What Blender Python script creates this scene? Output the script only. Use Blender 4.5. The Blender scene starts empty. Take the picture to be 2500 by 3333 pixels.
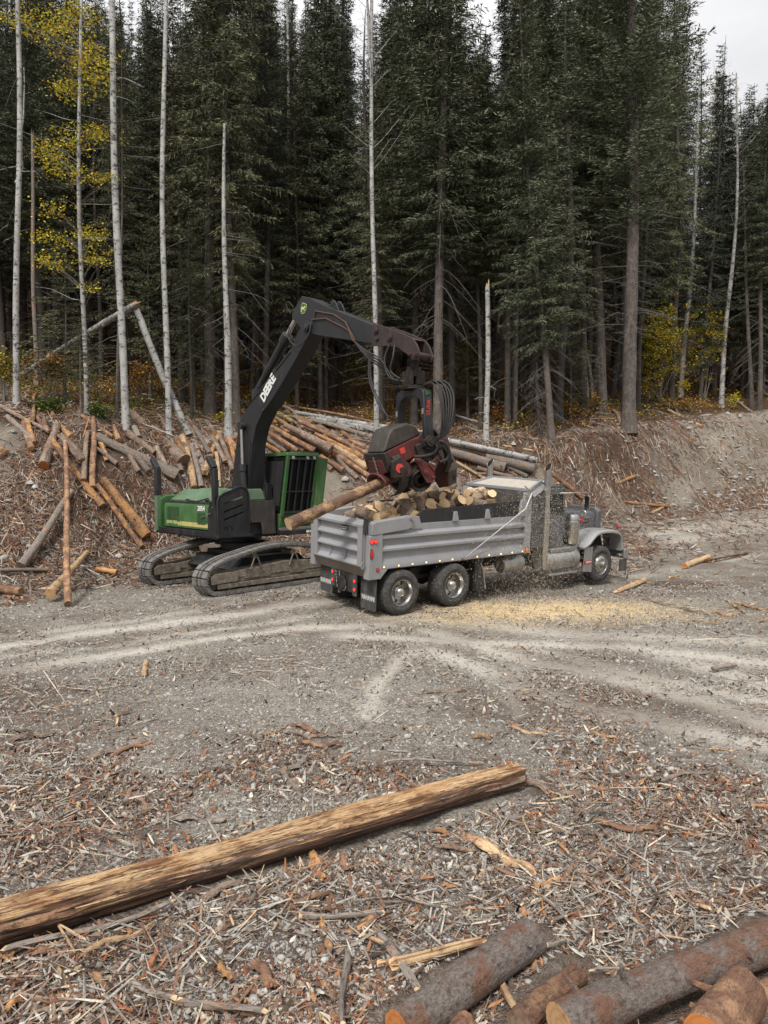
EXPOSURE = 1.15
import bpy, bmesh, math, random
import numpy as np
from mathutils import Vector, Matrix, Euler

rng = np.random.default_rng(7)
random.seed(7)
C = bpy.context.scene.collection
PI = math.pi
R_ = math.radians

# ------------------------------------------------------------------ camera numbers
FPX, CAMH, PITCH = 2400.0, 3.3, R_(3.0)
cp, sp = math.cos(PITCH), math.sin(PITCH)

def ray(px, py):
    u = (px - 1250.0) / FPX
    v = (1666.5 - py) / FPX
    return (u, cp + v * sp, -sp + v * cp)

def at_depth(px, py, Y):
    d = ray(px, py)
    k = Y / d[1]
    return Vector((d[0] * k, Y, CAMH + d[2] * k))

# ------------------------------------------------------------------ terrain
KN = np.array([
    # px,  toe py, toe Y, start Y, crest py, crest Y
    [-1500, 1990, 17.0, 14.0, 1300, 26.0],
    [-400, 1975, 18.5, 15.5, 1310, 27.0],
    [0, 1925, 20.0, 17.0, 1322, 27.5],
    [250, 1880, 22.0, 19.0, 1352, 27.8],
    [450, 1820, 24.2, 21.0, 1385, 28.2],
    [740, 1790, 26.5, 24.0, 1418, 30.5],
    [1000, 1772, 28.0, 25.5, 1432, 31.5],
    [1230, 1760, 28.5, 25.0, 1438, 32.0],
    [1500, 1745, 29.0, 23.5, 1436, 32.5],
    [1780, 1728, 29.8, 22.0, 1425, 32.5],
    [1960, 1712, 30.8, 21.5, 1405, 34.0],
    [2100, 1698, 31.6, 21.5, 1385, 36.5],
    [2300, 1675, 33.0, 21.5, 1362, 41.5],
    [2500, 1650, 35.5, 21.5, 1335, 46.5],
    [2900, 1615, 41.0, 21.5, 1310, 53.0],
    [4000, 1590, 55.0, 22.0, 1290, 60.0]])
def _zat(py, Y):
    v = (1666.5 - py) / FPX
    dy = cp + v * sp
    dz = -sp + v * cp
    return CAMH + dz / dy * Y
K_U = (KN[:, 0] - 1250) / FPX
K_TZ, K_TY, K_SY = _zat(KN[:, 1], KN[:, 2]), KN[:, 2], KN[:, 3]
K_CZ, K_CY = _zat(KN[:, 4], KN[:, 5]), KN[:, 5]
_tab = rng.random((4, 256, 256))

def vnoise(x, y, k=0):
    x = np.asarray(x, float); y = np.asarray(y, float)
    xi = np.floor(x).astype(int); yi = np.floor(y).astype(int)
    fx = x - xi; fy = y - yi
    fx = fx * fx * (3 - 2 * fx); fy = fy * fy * (3 - 2 * fy)
    t = _tab[k]
    a = t[xi & 255, yi & 255]; b = t[(xi + 1) & 255, yi & 255]
    c = t[xi & 255, (yi + 1) & 255]; d = t[(xi + 1) & 255, (yi + 1) & 255]
    return (a * (1 - fx) + b * fx) * (1 - fy) + (c * (1 - fx) + d * fx) * fy - 0.5

def fbm(x, y, o=4, k=0):
    s = 0; a = 1.0
    for i in range(o):
        s = s + a * vnoise(x * 2 ** i + 13.7 * i, y * 2 ** i + 5.1 * i, (k + i) % 4)
        a *= 0.5
    return s

def sstep(a, b, x):
    t = np.clip((x - a) / (b - a), 0, 1)
    return t * t * (3 - 2 * t)

def base_height(X, Y):
    X = np.asarray(X, float); Y = np.asarray(Y, float)
    u = X / np.maximum(Y, 9.0)
    tz = np.interp(u, K_U, K_TZ); ty = np.interp(u, K_U, K_TY); sy = np.interp(u, K_U, K_SY)
    cz = np.interp(u, K_U, K_CZ); cy = np.interp(u, K_U, K_CY)
    t1 = np.clip((Y - sy) / (ty - sy), 0, 1)
    z = tz * (0.5 * t1 * t1 + 0.5 * t1 * t1 * t1 * (1.0) + 0.0) * 1.0
    z = np.where(t1 >= 1, tz, z)
    t2 = np.clip((Y - ty) / (cy - ty), 0, 1)
    s2 = 0.35 * t2 + 0.65 * t2 * t2 * (3 - 2 * t2)
    z = z + (cz - tz) * s2
    t3 = np.clip(Y - cy, 0, None)
    z = z + 0.25 * np.minimum(t3, 32) + 0.40 * np.clip(t3 - 32, 0, 120) + 0.1 * np.clip(t3 - 152, 0, 400)
    # the yard climbs a little under the far side of the dump truck
    rx = X - 0.42; ry = Y - 17.0
    a_ = rx * 0.80 + ry * 0.60; l_ = -rx * 0.60 + ry * 0.80
    z = z + 0.06 * np.clip(l_, 0, 2.6) * sstep(-3.5, -0.8, a_) * sstep(11, 8, a_) * (1 - sstep(2.6, 4.6, l_))
    return z, t1, t2, t3

def height(X, Y):
    z, t1, t2, t3 = base_height(X, Y)
    bank = t2 * (1 - t2) * 4
    rough = 0.03 + 0.30 * np.clip(t2 * 3, 0, 1)
    flat = sstep(13, 9.0, Y) * 0.05
    return z + rough * fbm(X * 0.55, Y * 0.55) + (0.03 + flat) * fbm(X * 1.9 + 7, Y * 1.9, 3, 1) \
        + 0.26 * bank * fbm(X * 1.7, Y * 1.7, 4, 2) + 0.010 * fbm(X * 9, Y * 9, 2, 2)

def hz(x, y):
    return float(height(x, y))

def ground_at(px, py, lift=0.0, ymin=3.0):
    """the point of the ground one sees at a place of the photograph"""
    d = np.array(ray(px, py))
    k = np.linspace(ymin, 110, 5400) / d[1]
    X = d[0] * k; Y = d[1] * k; Z = CAMH + d[2] * k
    g = height(X, Y) + lift
    below = np.nonzero(Z <= g)[0]
    i = below[0] if len(below) else len(k) - 1
    return Vector((X[i], Y[i], float(g[i])))

# ------------------------------------------------------------------ tags
def tag(o, label=None, cat=None, group=None, kind=None):
    if label and not kind: kind = 'thing'
    if label: o['label'] = label
    if cat: o['category'] = cat
    if group: o['group'] = group
    if kind: o['kind'] = kind
    return o

def thing(name, label, cat, loc=(0, 0, 0), rot=(0, 0, 0), group=None):
    o = bpy.data.objects.new(name, None)
    o.empty_display_size = 0.3
    C.objects.link(o)
    o.location = loc; o.rotation_euler = rot
    return tag(o, label, cat, group)

# ------------------------------------------------------------------ mesh builder
class MB:
    def __init__(s):
        s.v = []; s.f = []; s.m = []; s.mi = 0; s.M = Matrix.Identity(4)
    def mat(s, i): s.mi = i; return s
    def add(s, verts, faces):
        b = len(s.v)
        M = s.M
        s.v += [tuple(M @ Vector(p)) for p in verts]
        s.f += [tuple(b + i for i in f) for f in faces]
        s.m += [s.mi] * len(faces)
        return s
    def box(s, x0, x1, y0, y1, z0, z1):
        v = [(x0, y0, z0), (x1, y0, z0), (x1, y1, z0), (x0, y1, z0), (x0, y0, z1), (x1, y0, z1), (x1, y1, z1), (x0, y1, z1)]
        return s.add(v, [(0, 3, 2, 1), (4, 5, 6, 7), (0, 1, 5, 4), (1, 2, 6, 5), (2, 3, 7, 6), (3, 0, 4, 7)])
    def hexa(s, lo, hi):
        """lo / hi: four points each, same winding"""
        return s.add(list(lo) + list(hi), [(3, 2, 1, 0), (4, 5, 6, 7), (0, 1, 5, 4), (1, 2, 6, 5), (2, 3, 7, 6), (3, 0, 4, 7)])
    def prism(s, poly, a, b, plane='xz'):
        n = len(poly)
        def P(p, t):
            return (p[0], t, p[1]) if plane == 'xz' else (t, p[0], p[1]) if plane == 'yz' else (p[0], p[1], t)
        v = [P(p, a) for p in poly] + [P(p, b) for p in poly]
        f = [(i, (i + 1) % n, n + (i + 1) % n, n + i) for i in range(n)]
        area = sum(poly[i][0] * poly[(i + 1) % n][1] - poly[(i + 1) % n][0] * poly[i][1] for i in range(n))
        cap1 = tuple(range(n)); cap2 = tuple(range(n, 2 * n))
        return s.add(v, f + [tuple(reversed(cap1)), cap2])
    def bar(s, p0, p1, w, h=None, up=(0, 0, 1)):
        h = h or w
        p0 = Vector(p0); p1 = Vector(p1); d = (p1 - p0).normalized(); u = Vector(up)
        if abs(d.dot(u)) > 0.98: u = Vector((0, 1, 0))
        sx = d.cross(u).normalized() * (w / 2); sz = sx.cross(d).normalized() * (h / 2)
        q = [-sx - sz, sx - sz, sx + sz, -sx + sz]
        return s.hexa([p0 + a for a in q], [p1 + a for a in q])
    def tube(s, path, r, n=10, caps=True):
        P = [Vector(p) for p in path]
        rs = r if isinstance(r, (list, tuple, np.ndarray)) else [r] * len(P)
        T = []
        for i in range(len(P)):
            a = P[max(0, i - 1)]; b = P[min(len(P) - 1, i + 1)]
            T.append((b - a).normalized())
        u = Vector((0, 0, 1)) if abs(T[0].z) < 0.9 else Vector((1, 0, 0))
        v = []; N = None
        for i, p in enumerate(P):
            if N is None: N = (u - T[i] * u.dot(T[i])).normalized()
            else: N = (N - T[i] * N.dot(T[i])).normalized()
            B = T[i].cross(N)
            for k in range(n):
                a = 2 * PI * k / n
                v.append(p + (N * math.cos(a) + B * math.sin(a)) * rs[i])
        f = []
        for i in range(len(P) - 1):
            for k in range(n):
                a = i * n + k; b = i * n + (k + 1) % n
                f.append((a, b, b + n, a + n))
        if caps:
            f.append(tuple(reversed(range(n)))); f.append(tuple(range((len(P) - 1) * n, len(P) * n)))
        return s.add(v, f)
    def cyl(s, p0, p1, r, n=16, r1=None):
        return s.tube([p0, p1], [r, r if r1 is None else r1], n)
    def lathe(s, prof, n=32, axis='y', c=(0, 0, 0), a0=0, a1=2 * PI, closed=False):
        """prof: (radius, offset along the axis)"""
        full = abs(a1 - a0 - 2 * PI) < 1e-6
        m = n if full else n + 1
        v = []
        for k in range(m):
            a = a0 + (a1 - a0) * k / n
            ca, sa = math.cos(a), math.sin(a)
            for r, t in prof:
                q = (r * ca, t, r * sa) if axis == 'y' else (t, r * ca, r * sa) if axis == 'x' else (r * ca, r * sa, t)
                v.append((q[0] + c[0], q[1] + c[1], q[2] + c[2]))
        L = len(prof); f = []
        for k in range(n):
            k2 = (k + 1) % m if full else k + 1
            for j in range(L - 1 if not closed else L):
                j2 = (j + 1) % L
                f.append((k * L + j, k * L + j2, k2 * L + j2, k2 * L + j))
        return s.add(v, f)
    def build(s, name, mats, parent=None, bevel=0.0, smooth=35, loc=None, label=None, seg=2, fixn=True):
        me = bpy.data.meshes.new(name)
        me.from_pydata(s.v, [], s.f)
        mats = mats if isinstance(mats, (list, tuple)) else [mats]
        for m in mats: me.materials.append(m)
        me.polygons.foreach_set('material_index', s.m)
        if fixn:
            bm = bmesh.new(); bm.from_mesh(me)
            bmesh.ops.recalc_face_normals(bm, faces=bm.faces)
            bm.to_mesh(me); bm.free()
        if smooth:
            me.polygons.foreach_set('use_smooth', [True] * len(me.polygons))
            me.set_sharp_from_angle(angle=R_(smooth))
        o = bpy.data.objects.new(name, me)
        C.objects.link(o)
        if parent: o.parent = parent
        if loc: o.location = loc
        if bevel:
            b = o.modifiers.new('bevel', 'BEVEL'); b.width = bevel; b.segments = seg; b.limit_method = 'ANGLE'; b.angle_limit = R_(40)
            b.harden_normals = False
        if label: o['label'] = label
        return o

def np_mesh(name, V, F, mats, col=None, smooth=False, mi=None, attrs=None):
    """V (n,3), F (m,k) arrays; col: per-face RGB"""
    me = bpy.data.meshes.new(name)
    V = np.asarray(V, np.float32); F = np.asarray(F, np.int32)
    m, k = F.shape
    me.vertices.add(len(V)); me.vertices.foreach_set('co', V.ravel())
    me.loops.add(m * k); me.loops.foreach_set('vertex_index', F.ravel())
    me.polygons.add(m)
    me.polygons.foreach_set('loop_start', np.arange(0, m * k, k, dtype=np.int32))
    me.polygons.foreach_set('loop_total', np.full(m, k, np.int32))
    if mi is not None: me.polygons.foreach_set('material_index', np.asarray(mi, np.int32))
    for q in (mats if isinstance(mats, (list, tuple)) else [mats]): me.materials.append(q)
    if smooth: me.polygons.foreach_set('use_smooth', np.ones(m, bool))
    me.update(calc_edges=True)
    if col is not None:
        a = me.attributes.new('Col', 'FLOAT_COLOR', 'FACE')
        c = np.ones((m, 4), np.float32); c[:, :3] = col
        a.data.foreach_set('color', c.ravel())
    for an, arr in (attrs or {}).items():
        a = me.attributes.new(an, 'FLOAT', 'POINT'); a.data.foreach_set('value', np.asarray(arr, np.float32))
    return me

def obj(name, me, parent=None, loc=None, rot=None, scale=None):
    o = bpy.data.objects.new(name, me); C.objects.link(o)
    if parent: o.parent = parent
    if loc is not None: o.location = loc
    if rot is not None: o.rotation_euler = rot
    if scale is not None: o.scale = scale
    return o

# ------------------------------------------------------------------ materials
def newmat(name):
    m = bpy.data.materials.new(name); m.use_nodes = True
    nt = m.node_tree
    b = nt.nodes['Principled BSDF']
    return m, nt, b

def N(nt, typ, **kw):
    n = nt.nodes.new(typ)
    for k, v in kw.items():
        if k in n.inputs.keys(): n.inputs[k].default_value = v
        else: setattr(n, k, v)
    return n

def mixc(nt, fac, a, b, mode='MIX'):
    n = nt.nodes.new('ShaderNodeMix'); n.data_type = 'RGBA'; n.blend_type = mode
    for key, v in ((0, fac), (6, a), (7, b)):
        if isinstance(v, bpy.types.NodeSocket): nt.links.new(v, n.inputs[key])
        elif key == 0: n.inputs[0].default_value = v
        else: n.inputs[key].default_value = (*v, 1) if len(v) == 3 else v
    return n.outputs[2]

def ramp(nt, src, p0, p1, c0=(0, 0, 0, 1), c1=(1, 1, 1, 1)):
    n = nt.nodes.new('ShaderNodeValToRGB')
    n.color_ramp.elements[0].position = p0; n.color_ramp.elements[1].position = p1
    n.color_ramp.elements[0].color = c0; n.color_ramp.elements[1].color = c1
    nt.links.new(src, n.inputs[0]); return n.outputs[0]

def coords(nt, scale=(1, 1, 1), which='Object'):
    t = nt.nodes.new('ShaderNodeTexCoord'); mp = nt.nodes.new('ShaderNodeMapping')
    mp.inputs['Scale'].default_value = scale
    nt.links.new(t.outputs[which], mp.inputs[0]); return mp.outputs[0]

def noise(nt, vec, scale, detail=4, rough=0.55, dist=0.0):
    n = N(nt, 'ShaderNodeTexNoise', Scale=scale, Detail=detail, Roughness=rough, Distortion=dist)
    nt.links.new(vec, n.inputs['Vector']); return n.outputs['Fac']

def bump(nt, b, h, strength=0.3, dist=0.02):
    n = N(nt, 'ShaderNodeBump', Strength=strength, Distance=dist)
    nt.links.new(h, n.inputs['Height']); nt.links.new(n.outputs[0], b.inputs['Normal']); return n

def paint(name, c, dirt=(0.25, 0.2, 0.15), amt=0.35, rough=0.45, metal=0.0, sc=2.5, dark=0.75, bmp=0.05, chip=None, chip_amt=0.0, coat=0.0, streak=True):
    """painted or bare metal with dust, stains and wear"""
    m, nt, b = newmat(name)
    co = coords(nt)
    n1 = noise(nt, co, sc, 6, 0.6)
    c1 = tuple(x * dark for x in c)
    col = mixc(nt, ramp(nt, n1, 0.35, 0.65), c, c1)
    n2 = noise(nt, coords(nt, (1, 1, 0.25)) if streak else co, sc * 2.3, 8, 0.7)
    f = ramp(nt, n2, 0.48, 0.72, (0, 0, 0, 1), (amt, amt, amt, 1))
    col = mixc(nt, f, col, dirt)
    # fine dust
    n4 = noise(nt, co, sc * 40, 2, 0.5)
    f4 = ramp(nt, n4, 0.5, 0.8, (0, 0, 0, 1), (amt * .5,) * 3 + (1,))
    col = mixc(nt, f4, col, dirt)
    if chip:
        n3 = noise(nt, co, sc * 3.1, 7, 0.75)
        f3 = ramp(nt, n3, 0.66 - chip_amt, 0.68 - chip_amt)
        col = mixc(nt, f3, col, chip)
    nt.links.new(col, b.inputs['Base Color'])
    r = ramp(nt, n2, 0.3, 0.7, (rough,) * 3 + (1,), (min(1, rough + 0.3),) * 3 + (1,))
    nt.links.new(r, b.inputs['Roughness'])
    b.inputs['Metallic'].default_value = metal
    if coat: b.inputs['Coat Weight'].default_value = coat
    bump(nt, b, n2, bmp, 0.01)
    return m
# ------------------------------------------------------------------ ground material
def ground_material():
    m, nt, b = newmat('ground_soil')
    co = coords(nt)
    L = nt.links.new
    def attr(n):
        a = nt.nodes.new('ShaderNodeAttribute'); a.attribute_name = n; return a.outputs['Fac']
    def vor(scale, feat='F1'):
        v = N(nt, 'ShaderNodeTexVoronoi', Scale=scale); v.feature = feat
        L(co, v.inputs['Vector']); return v
    n_big = noise(nt, co, 0.35, 5, 0.6)
    n_mid = noise(nt, co, 2.3, 6, 0.65)
    n_fine = noise(nt, co, 22, 6, 0.75)
    n_vf = noise(nt, co, 90, 3, 0.7)
    v1 = vor(34); v2 = vor(85)
    col = mixc(nt, ramp(nt, n_big, 0.35, 0.65), (0.36, 0.322, 0.272), (0.47, 0.425, 0.36))
    col = mixc(nt, ramp(nt, n_mid, 0.42, 0.68), col, (0.23, 0.195, 0.16))
    bw1 = nt.nodes.new('ShaderNodeRGBToBW'); L(v1.outputs['Color'], bw1.inputs[0])
    st = ramp(nt, bw1.outputs[0], 0.58, 0.82)
    col = mixc(nt, st, col, (0.50, 0.465, 0.41))
    st2 = ramp(nt, bw1.outputs[0], 0.10, 0.38, (0.8, 0.8, 0.8, 1), (0, 0, 0, 1))
    col = mixc(nt, st2, col, (0.17, 0.135, 0.105))
    col = mixc(nt, ramp(nt, n_fine, 0.44, 0.70), col, (0.16, 0.135, 0.11))
    col = mixc(nt, ramp(nt, n_vf, 0.55, 0.75, (0, 0, 0, 1), (0.6,) * 3 + (1,)), col, (0.42, 0.39, 0.35))
    # dry, driven-over bands
    def mul(a, bb):
        k = nt.nodes.new('ShaderNodeMath'); k.operation = 'MULTIPLY'
        L(a, k.inputs[0])
        if isinstance(bb, float): k.inputs[1].default_value = bb
        else: L(bb, k.inputs[1])
        return k.outputs[0]
    nr = ramp(nt, noise(nt, co, 7.0, 5, 0.7), 0.18, 0.50)
    col = mixc(nt, mul(attr('rut'), nr), col, (0.70, 0.645, 0.56))
    # fallen sawdust
    ns = ramp(nt, noise(nt, co, 3.0, 6, 0.75), 0.28, 0.50)
    col = mixc(nt, mul(attr('saw'), ns), col, (0.68, 0.53, 0.32))
    # brown bark litter on the bank
    nb = ramp(nt, noise(nt, co, 4.5, 7, 0.75), 0.16, 0.50)
    bcol = mixc(nt, ramp(nt, n_fine, 0.4, 0.65), (0.13, 0.072, 0.047), (0.065, 0.044, 0.033))
    col = mixc(nt, mul(attr('bark'), nb), col, bcol)
    # bare clay
    ccol = mixc(nt, ramp(nt, n_mid, 0.4, 0.7), (0.44, 0.405, 0.35), (0.37, 0.29, 0.20))
    ccol = mixc(nt, ramp(nt, n_fine, 0.45, 0.7), ccol, (0.25, 0.22, 0.18))
    col = mixc(nt, attr('clay'), col, ccol)
    # humus under the trees
    fcol = mixc(nt, ramp(nt, noise(nt, co, 5, 6, 0.75), 0.4, 0.66), (0.055, 0.036, 0.022), (0.17, 0.085, 0.036))
    col = mixc(nt, attr('forest'), col, fcol)
    L(col, b.inputs['Base Color'])
    b.inputs['Roughness'].default_value = 0.95
    b.inputs['Specular IOR Level'].default_value = 0.2
    add = nt.nodes.new('ShaderNodeMath'); add.operation = 'ADD'
    L(n_fine, add.inputs[0]); L(v1.outputs['Distance'], add.inputs[1])
    add2 = nt.nodes.new('ShaderNodeMath'); add2.operation = 'ADD'
    L(add.outputs[0], add2.inputs[0]); L(v2.outputs['Distance'], add2.inputs[1])
    bump(nt, b, add2.outputs[0], 0.9, 0.03)
    return m

def face_colour_material(name, rough=0.85, sc=30, lo=0.6, trans=0.0, vary=0.0):
    m, nt, b = newmat(name)
    a = nt.nodes.new('ShaderNodeAttribute'); a.attribute_name = 'Col'
    n = noise(nt, coords(nt), sc, 4, 0.7)
    g = ramp(nt, n, 0.35, 0.65, (lo,) * 3 + (1,), (1, 1, 1, 1))
    col = mixc(nt, 1.0, a.outputs['Color'], g, 'MULTIPLY')
    if vary:
        oi = nt.nodes.new('ShaderNodeObjectInfo')
        hsv = nt.nodes.new('ShaderNodeHueSaturation')
        mr = N(nt, 'ShaderNodeMapRange'); nt.links.new(oi.outputs['Random'], mr.inputs[0])
        mr.inputs[3].default_value = 1 - vary; mr.inputs[4].default_value = 1 + vary
        nt.links.new(mr.outputs[0], hsv.inputs['Value']); nt.links.new(col, hsv.inputs['Color'])
        mr2 = N(nt, 'ShaderNodeMapRange'); nt.links.new(oi.outputs['Random'], mr2.inputs[0])
        mr2.inputs[3].default_value = 0.485; mr2.inputs[4].default_value = 0.515
        nt.links.new(mr2.outputs[0], hsv.inputs['Hue'])
        col = hsv.outputs[0]
    nt.links.new(col, b.inputs['Base Color'])
    b.inputs['Roughness'].default_value = rough
    b.inputs['Specular IOR Level'].default_value = 0.25
    if trans:
        out = nt.nodes['Material Output']
        t = nt.nodes.new('ShaderNodeBsdfTranslucent'); nt.links.new(col, t.inputs[0])
        mx = nt.nodes.new('ShaderNodeMixShader'); mx.inputs[0].default_value = trans
        nt.links.new(b.outputs[0], mx.inputs[1]); nt.links.new(t.outputs[0], mx.inputs[2]); nt.links.new(mx.outputs[0], out.inputs[0])
    return m

# ------------------------------------------------------------------ wood
def wood_material(name, base, alt, patch, patch_lo, patch_hi, grain=(1.2, 1.2, 1.2), zs=0.12, dark=(0.05, 0.035, 0.025), dark_amt=0.8, bmp=0.5, sc=6.0, rough=0.85, crack=0.75):
    """logs lie along their local Z; the grain runs with it"""
    m, nt, b = newmat(name)
    co = coords(nt, (1, 1, zs))
    co2 = coords(nt)
    oi = nt.nodes.new('ShaderNodeObjectInfo')
    ad = nt.nodes.new('ShaderNodeVectorMath'); ad.operation = 'ADD'
    sc_ = nt.nodes.new('ShaderNodeVectorMath'); sc_.operation = 'SCALE'; sc_.inputs['Scale'].default_value = 1.0
    cb = nt.nodes.new('ShaderNodeCombineXYZ')
    k = nt.nodes.new('ShaderNodeMath'); k.operation = 'MULTIPLY'; k.inputs[1].default_value = 60
    nt.links.new(oi.outputs['Random'], k.inputs[0])
    nt.links.new(k.outputs[0], cb.inputs[0]); nt.links.new(k.outputs[0], cb.inputs[2])
    nt.links.new(co, ad.inputs[0]); nt.links.new(cb.outputs[0], ad.inputs[1])
    ad2 = nt.nodes.new('ShaderNodeVectorMath'); ad2.operation = 'ADD'
    nt.links.new(co2, ad2.inputs[0]); nt.links.new(cb.outputs[0], ad2.inputs[1])
    v = ad.outputs[0]; w = ad2.outputs[0]
    g1 = noise(nt, v, sc * 6, 8, 0.7)
    g2 = noise(nt, v, sc * 18, 5, 0.75)
    p = noise(nt, w, sc * 0.45, 6, 0.68)
    p2 = noise(nt, w, sc * 2.2, 6, 0.7)
    col = mixc(nt, ramp(nt, g1, 0.38, 0.62), base, alt)
    col = mixc(nt, ramp(nt, p, patch_lo, patch_hi), col, patch)
    col = mixc(nt, ramp(nt, p2, 0.54, 0.66, (0, 0, 0, 1), (dark_amt,) * 3 + (1,)), col, dark)
    col = mixc(nt, ramp(nt, g2, 0.52, 0.72, (0, 0, 0, 1), (dark_amt * .8,) * 3 + (1,)), col, dark)
    ck = nt.nodes.new('ShaderNodeMath'); ck.operation = 'SUBTRACT'; ck.inputs[1].default_value = 0.5
    nt.links.new(noise(nt, v, sc * 2.6, 5, 0.65), ck.inputs[0])
    ab_ = nt.nodes.new('ShaderNodeMath'); ab_.operation = 'ABSOLUTE'; nt.links.new(ck.outputs[0], ab_.inputs[0])
    col = mixc(nt, ramp(nt, ab_.outputs[0], 0.004, 0.022, (crack,) * 3 + (1,), (0, 0, 0, 1)), col, dark)
    hs = nt.nodes.new('ShaderNodeHueSaturation')
    mr = N(nt, 'ShaderNodeMapRange'); nt.links.new(oi.outputs['Random'], mr.inputs[0])
    mr.inputs[3].default_value = 0.8; mr.inputs[4].default_value = 1.2
    nt.links.new(mr.outputs[0], hs.inputs['Value']); nt.links.new(col, hs.inputs['Color'])
    nt.links.new(hs.outputs[0], b.inputs['Base Color'])
    b.inputs['Roughness'].default_value = rough
    b.inputs['Specular IOR Level'].default_value = 0.3
    a3 = nt.nodes.new('ShaderNodeMath'); a3.operation = 'ADD'
    nt.links.new(g1, a3.inputs[0]); nt.links.new(p2, a3.inputs[1])
    bump(nt, b, a3.outputs[0], bmp, 0.03)
    return m

def end_material(name, c, ring, dark=(0.12, 0.06, 0.03), stain=0.55):
    m, nt, b = newmat(name)
    co = coords(nt, (1, 1, 0.01))
    n = noise(nt, co, 9, 4, 0.6)
    ln = nt.nodes.new('ShaderNodeVectorMath'); ln.operation = 'LENGTH'; nt.links.new(co, ln.inputs[0])
    k = nt.nodes.new('ShaderNodeMath'); k.operation = 'MULTIPLY_ADD'; k.inputs[1].default_value = 130; nt.links.new(ln.outputs['Value'], k.inputs[0])
    k2 = nt.nodes.new('ShaderNodeMath'); k2.operation = 'MULTIPLY'; k2.inputs[1].default_value = 7; nt.links.new(n, k2.inputs[0])
    nt.links.new(k2.outputs[0], k.inputs[2])
    s = nt.nodes.new('ShaderNodeMath'); s.operation = 'SINE'; nt.links.new(k.outputs[0], s.inputs[0])
    col = mixc(nt, ramp(nt, s.outputs[0], 0.0, 1.0, (0, 0, 0, 1), (0.6, 0.6, 0.6, 1)), c, ring)
    n2 = noise(nt, co, 14, 6, 0.7)
    col = mixc(nt, ramp(nt, n2, stain, stain + 0.18), col, dark)
    nt.links.new(col, b.inputs['Base Color']); b.inputs['Roughness'].default_value = 0.9
    bump(nt, b, n2, 0.3, 0.01)
    return m

def birch_material():
    m, nt, b = newmat('birch_bark')
    oi = nt.nodes.new('ShaderNodeObjectInfo')
    co = coords(nt, (1, 1, 1.5)); co2 = coords(nt)
    cb = nt.nodes.new('ShaderNodeCombineXYZ'); k = nt.nodes.new('ShaderNodeMath'); k.operation = 'MULTIPLY'; k.inputs[1].default_value = 40
    nt.links.new(oi.outputs['Random'], k.inputs[0]); nt.links.new(k.outputs[0], cb.inputs[2])
    def off(c):
        a = nt.nodes.new('ShaderNodeVectorMath'); a.operation = 'ADD'; nt.links.new(c, a.inputs[0]); nt.links.new(cb.outputs[0], a.inputs[1]); return a.outputs[0]
    v = off(co); w = off(co2)
    n1 = noise(nt, w, 1.3, 5, 0.6)
    col = mixc(nt, ramp(nt, n1, 0.35, 0.68), (0.44, 0.43, 0.41), (0.25, 0.24, 0.225))
    n2 = noise(nt, v, 5.0, 7, 0.75)
    col = mixc(nt, ramp(nt, n2, 0.53, 0.585), col, (0.045, 0.04, 0.036))
    n3 = noise(nt, w, 2.4, 4, 0.7)
    col = mixc(nt, ramp(nt, n3, 0.66, 0.74, (0, 0, 0, 1), (0.7,) * 3 + (1,)), col, (0.24, 0.12, 0.06))
    n4 = noise(nt, v, 30, 4, 0.7)
    col = mixc(nt, ramp(nt, n4, 0.55, 0.7, (0, 0, 0, 1), (0.65,) * 3 + (1,)), col, (0.13, 0.115, 0.10))
    nt.links.new(col, b.inputs['Base Color']); b.inputs['Roughness'].default_value = 0.7
    bump(nt, b, n2, 0.35, 0.02)
    return m

M = {}
M['ground'] = ground_material()
M['litter'] = face_colour_material('wood_litter', 0.9, 40, 0.55)
M['stone'] = face_colour_material('pebble_stone', 0.9, 25, 0.7)
M['needle'] = face_colour_material('conifer_needles', 0.75, 6, 0.55, 0.0, 0.28)
M['leaf'] = face_colour_material('autumn_leaves', 0.7, 9, 0.7, 0.25)
M['sawdust'] = face_colour_material('sawdust', 0.9, 30, 0.9)
M['birch'] = birch_material()
M['spruce_bark'] = wood_material('spruce_trunk_bark', (0.135, 0.118, 0.105), (0.085, 0.07, 0.06), (0.17, 0.14, 0.12), 0.45, 0.65, zs=0.22, sc=3.2, dark=(0.03, 0.025, 0.022), dark_amt=0.75, bmp=0.8)
M['shaded_bark'] = wood_material('shaded_trunk_bark', (0.075, 0.066, 0.060), (0.045, 0.038, 0.033), (0.10, 0.085, 0.072), 0.45, 0.65, zs=0.22, sc=3.2, dark_amt=0.7, bmp=0.8)  # darker copy of the spruce bark, with forest shade put into the colour
M['log_brown'] = wood_material('log_bark_brown', (0.24, 0.165, 0.12), (0.145, 0.09, 0.062), (0.31, 0.245, 0.19), 0.42, 0.62, sc=6.5, dark_amt=0.85)
M['log_red'] = wood_material('log_bark_red', (0.25, 0.135, 0.085), (0.16, 0.085, 0.055), (0.42, 0.25, 0.14), 0.46, 0.60, sc=6.5, dark_amt=0.85)
M['log_orange'] = wood_material('log_peeled_orange', (0.52, 0.29, 0.12), (0.40, 0.19, 0.07), (0.22, 0.13, 0.085), 0.47, 0.56, sc=6.0, dark_amt=0.8, bmp=0.5)
M['log_pale'] = wood_material('log_peeled_pale', (0.52, 0.37, 0.22), (0.43, 0.28, 0.15), (0.26, 0.14, 0.08), 0.50, 0.62, sc=6.0, dark_amt=0.6, bmp=0.35)
M['log_grey'] = wood_material('log_bark_grey', (0.27, 0.235, 0.205), (0.185, 0.155, 0.13), (0.33, 0.20, 0.13), 0.54, 0.64, sc=6.5, dark_amt=0.8)
M['end_tan'] = end_material('log_end_tan', (0.43, 0.26, 0.125), (0.33, 0.17, 0.07))
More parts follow.
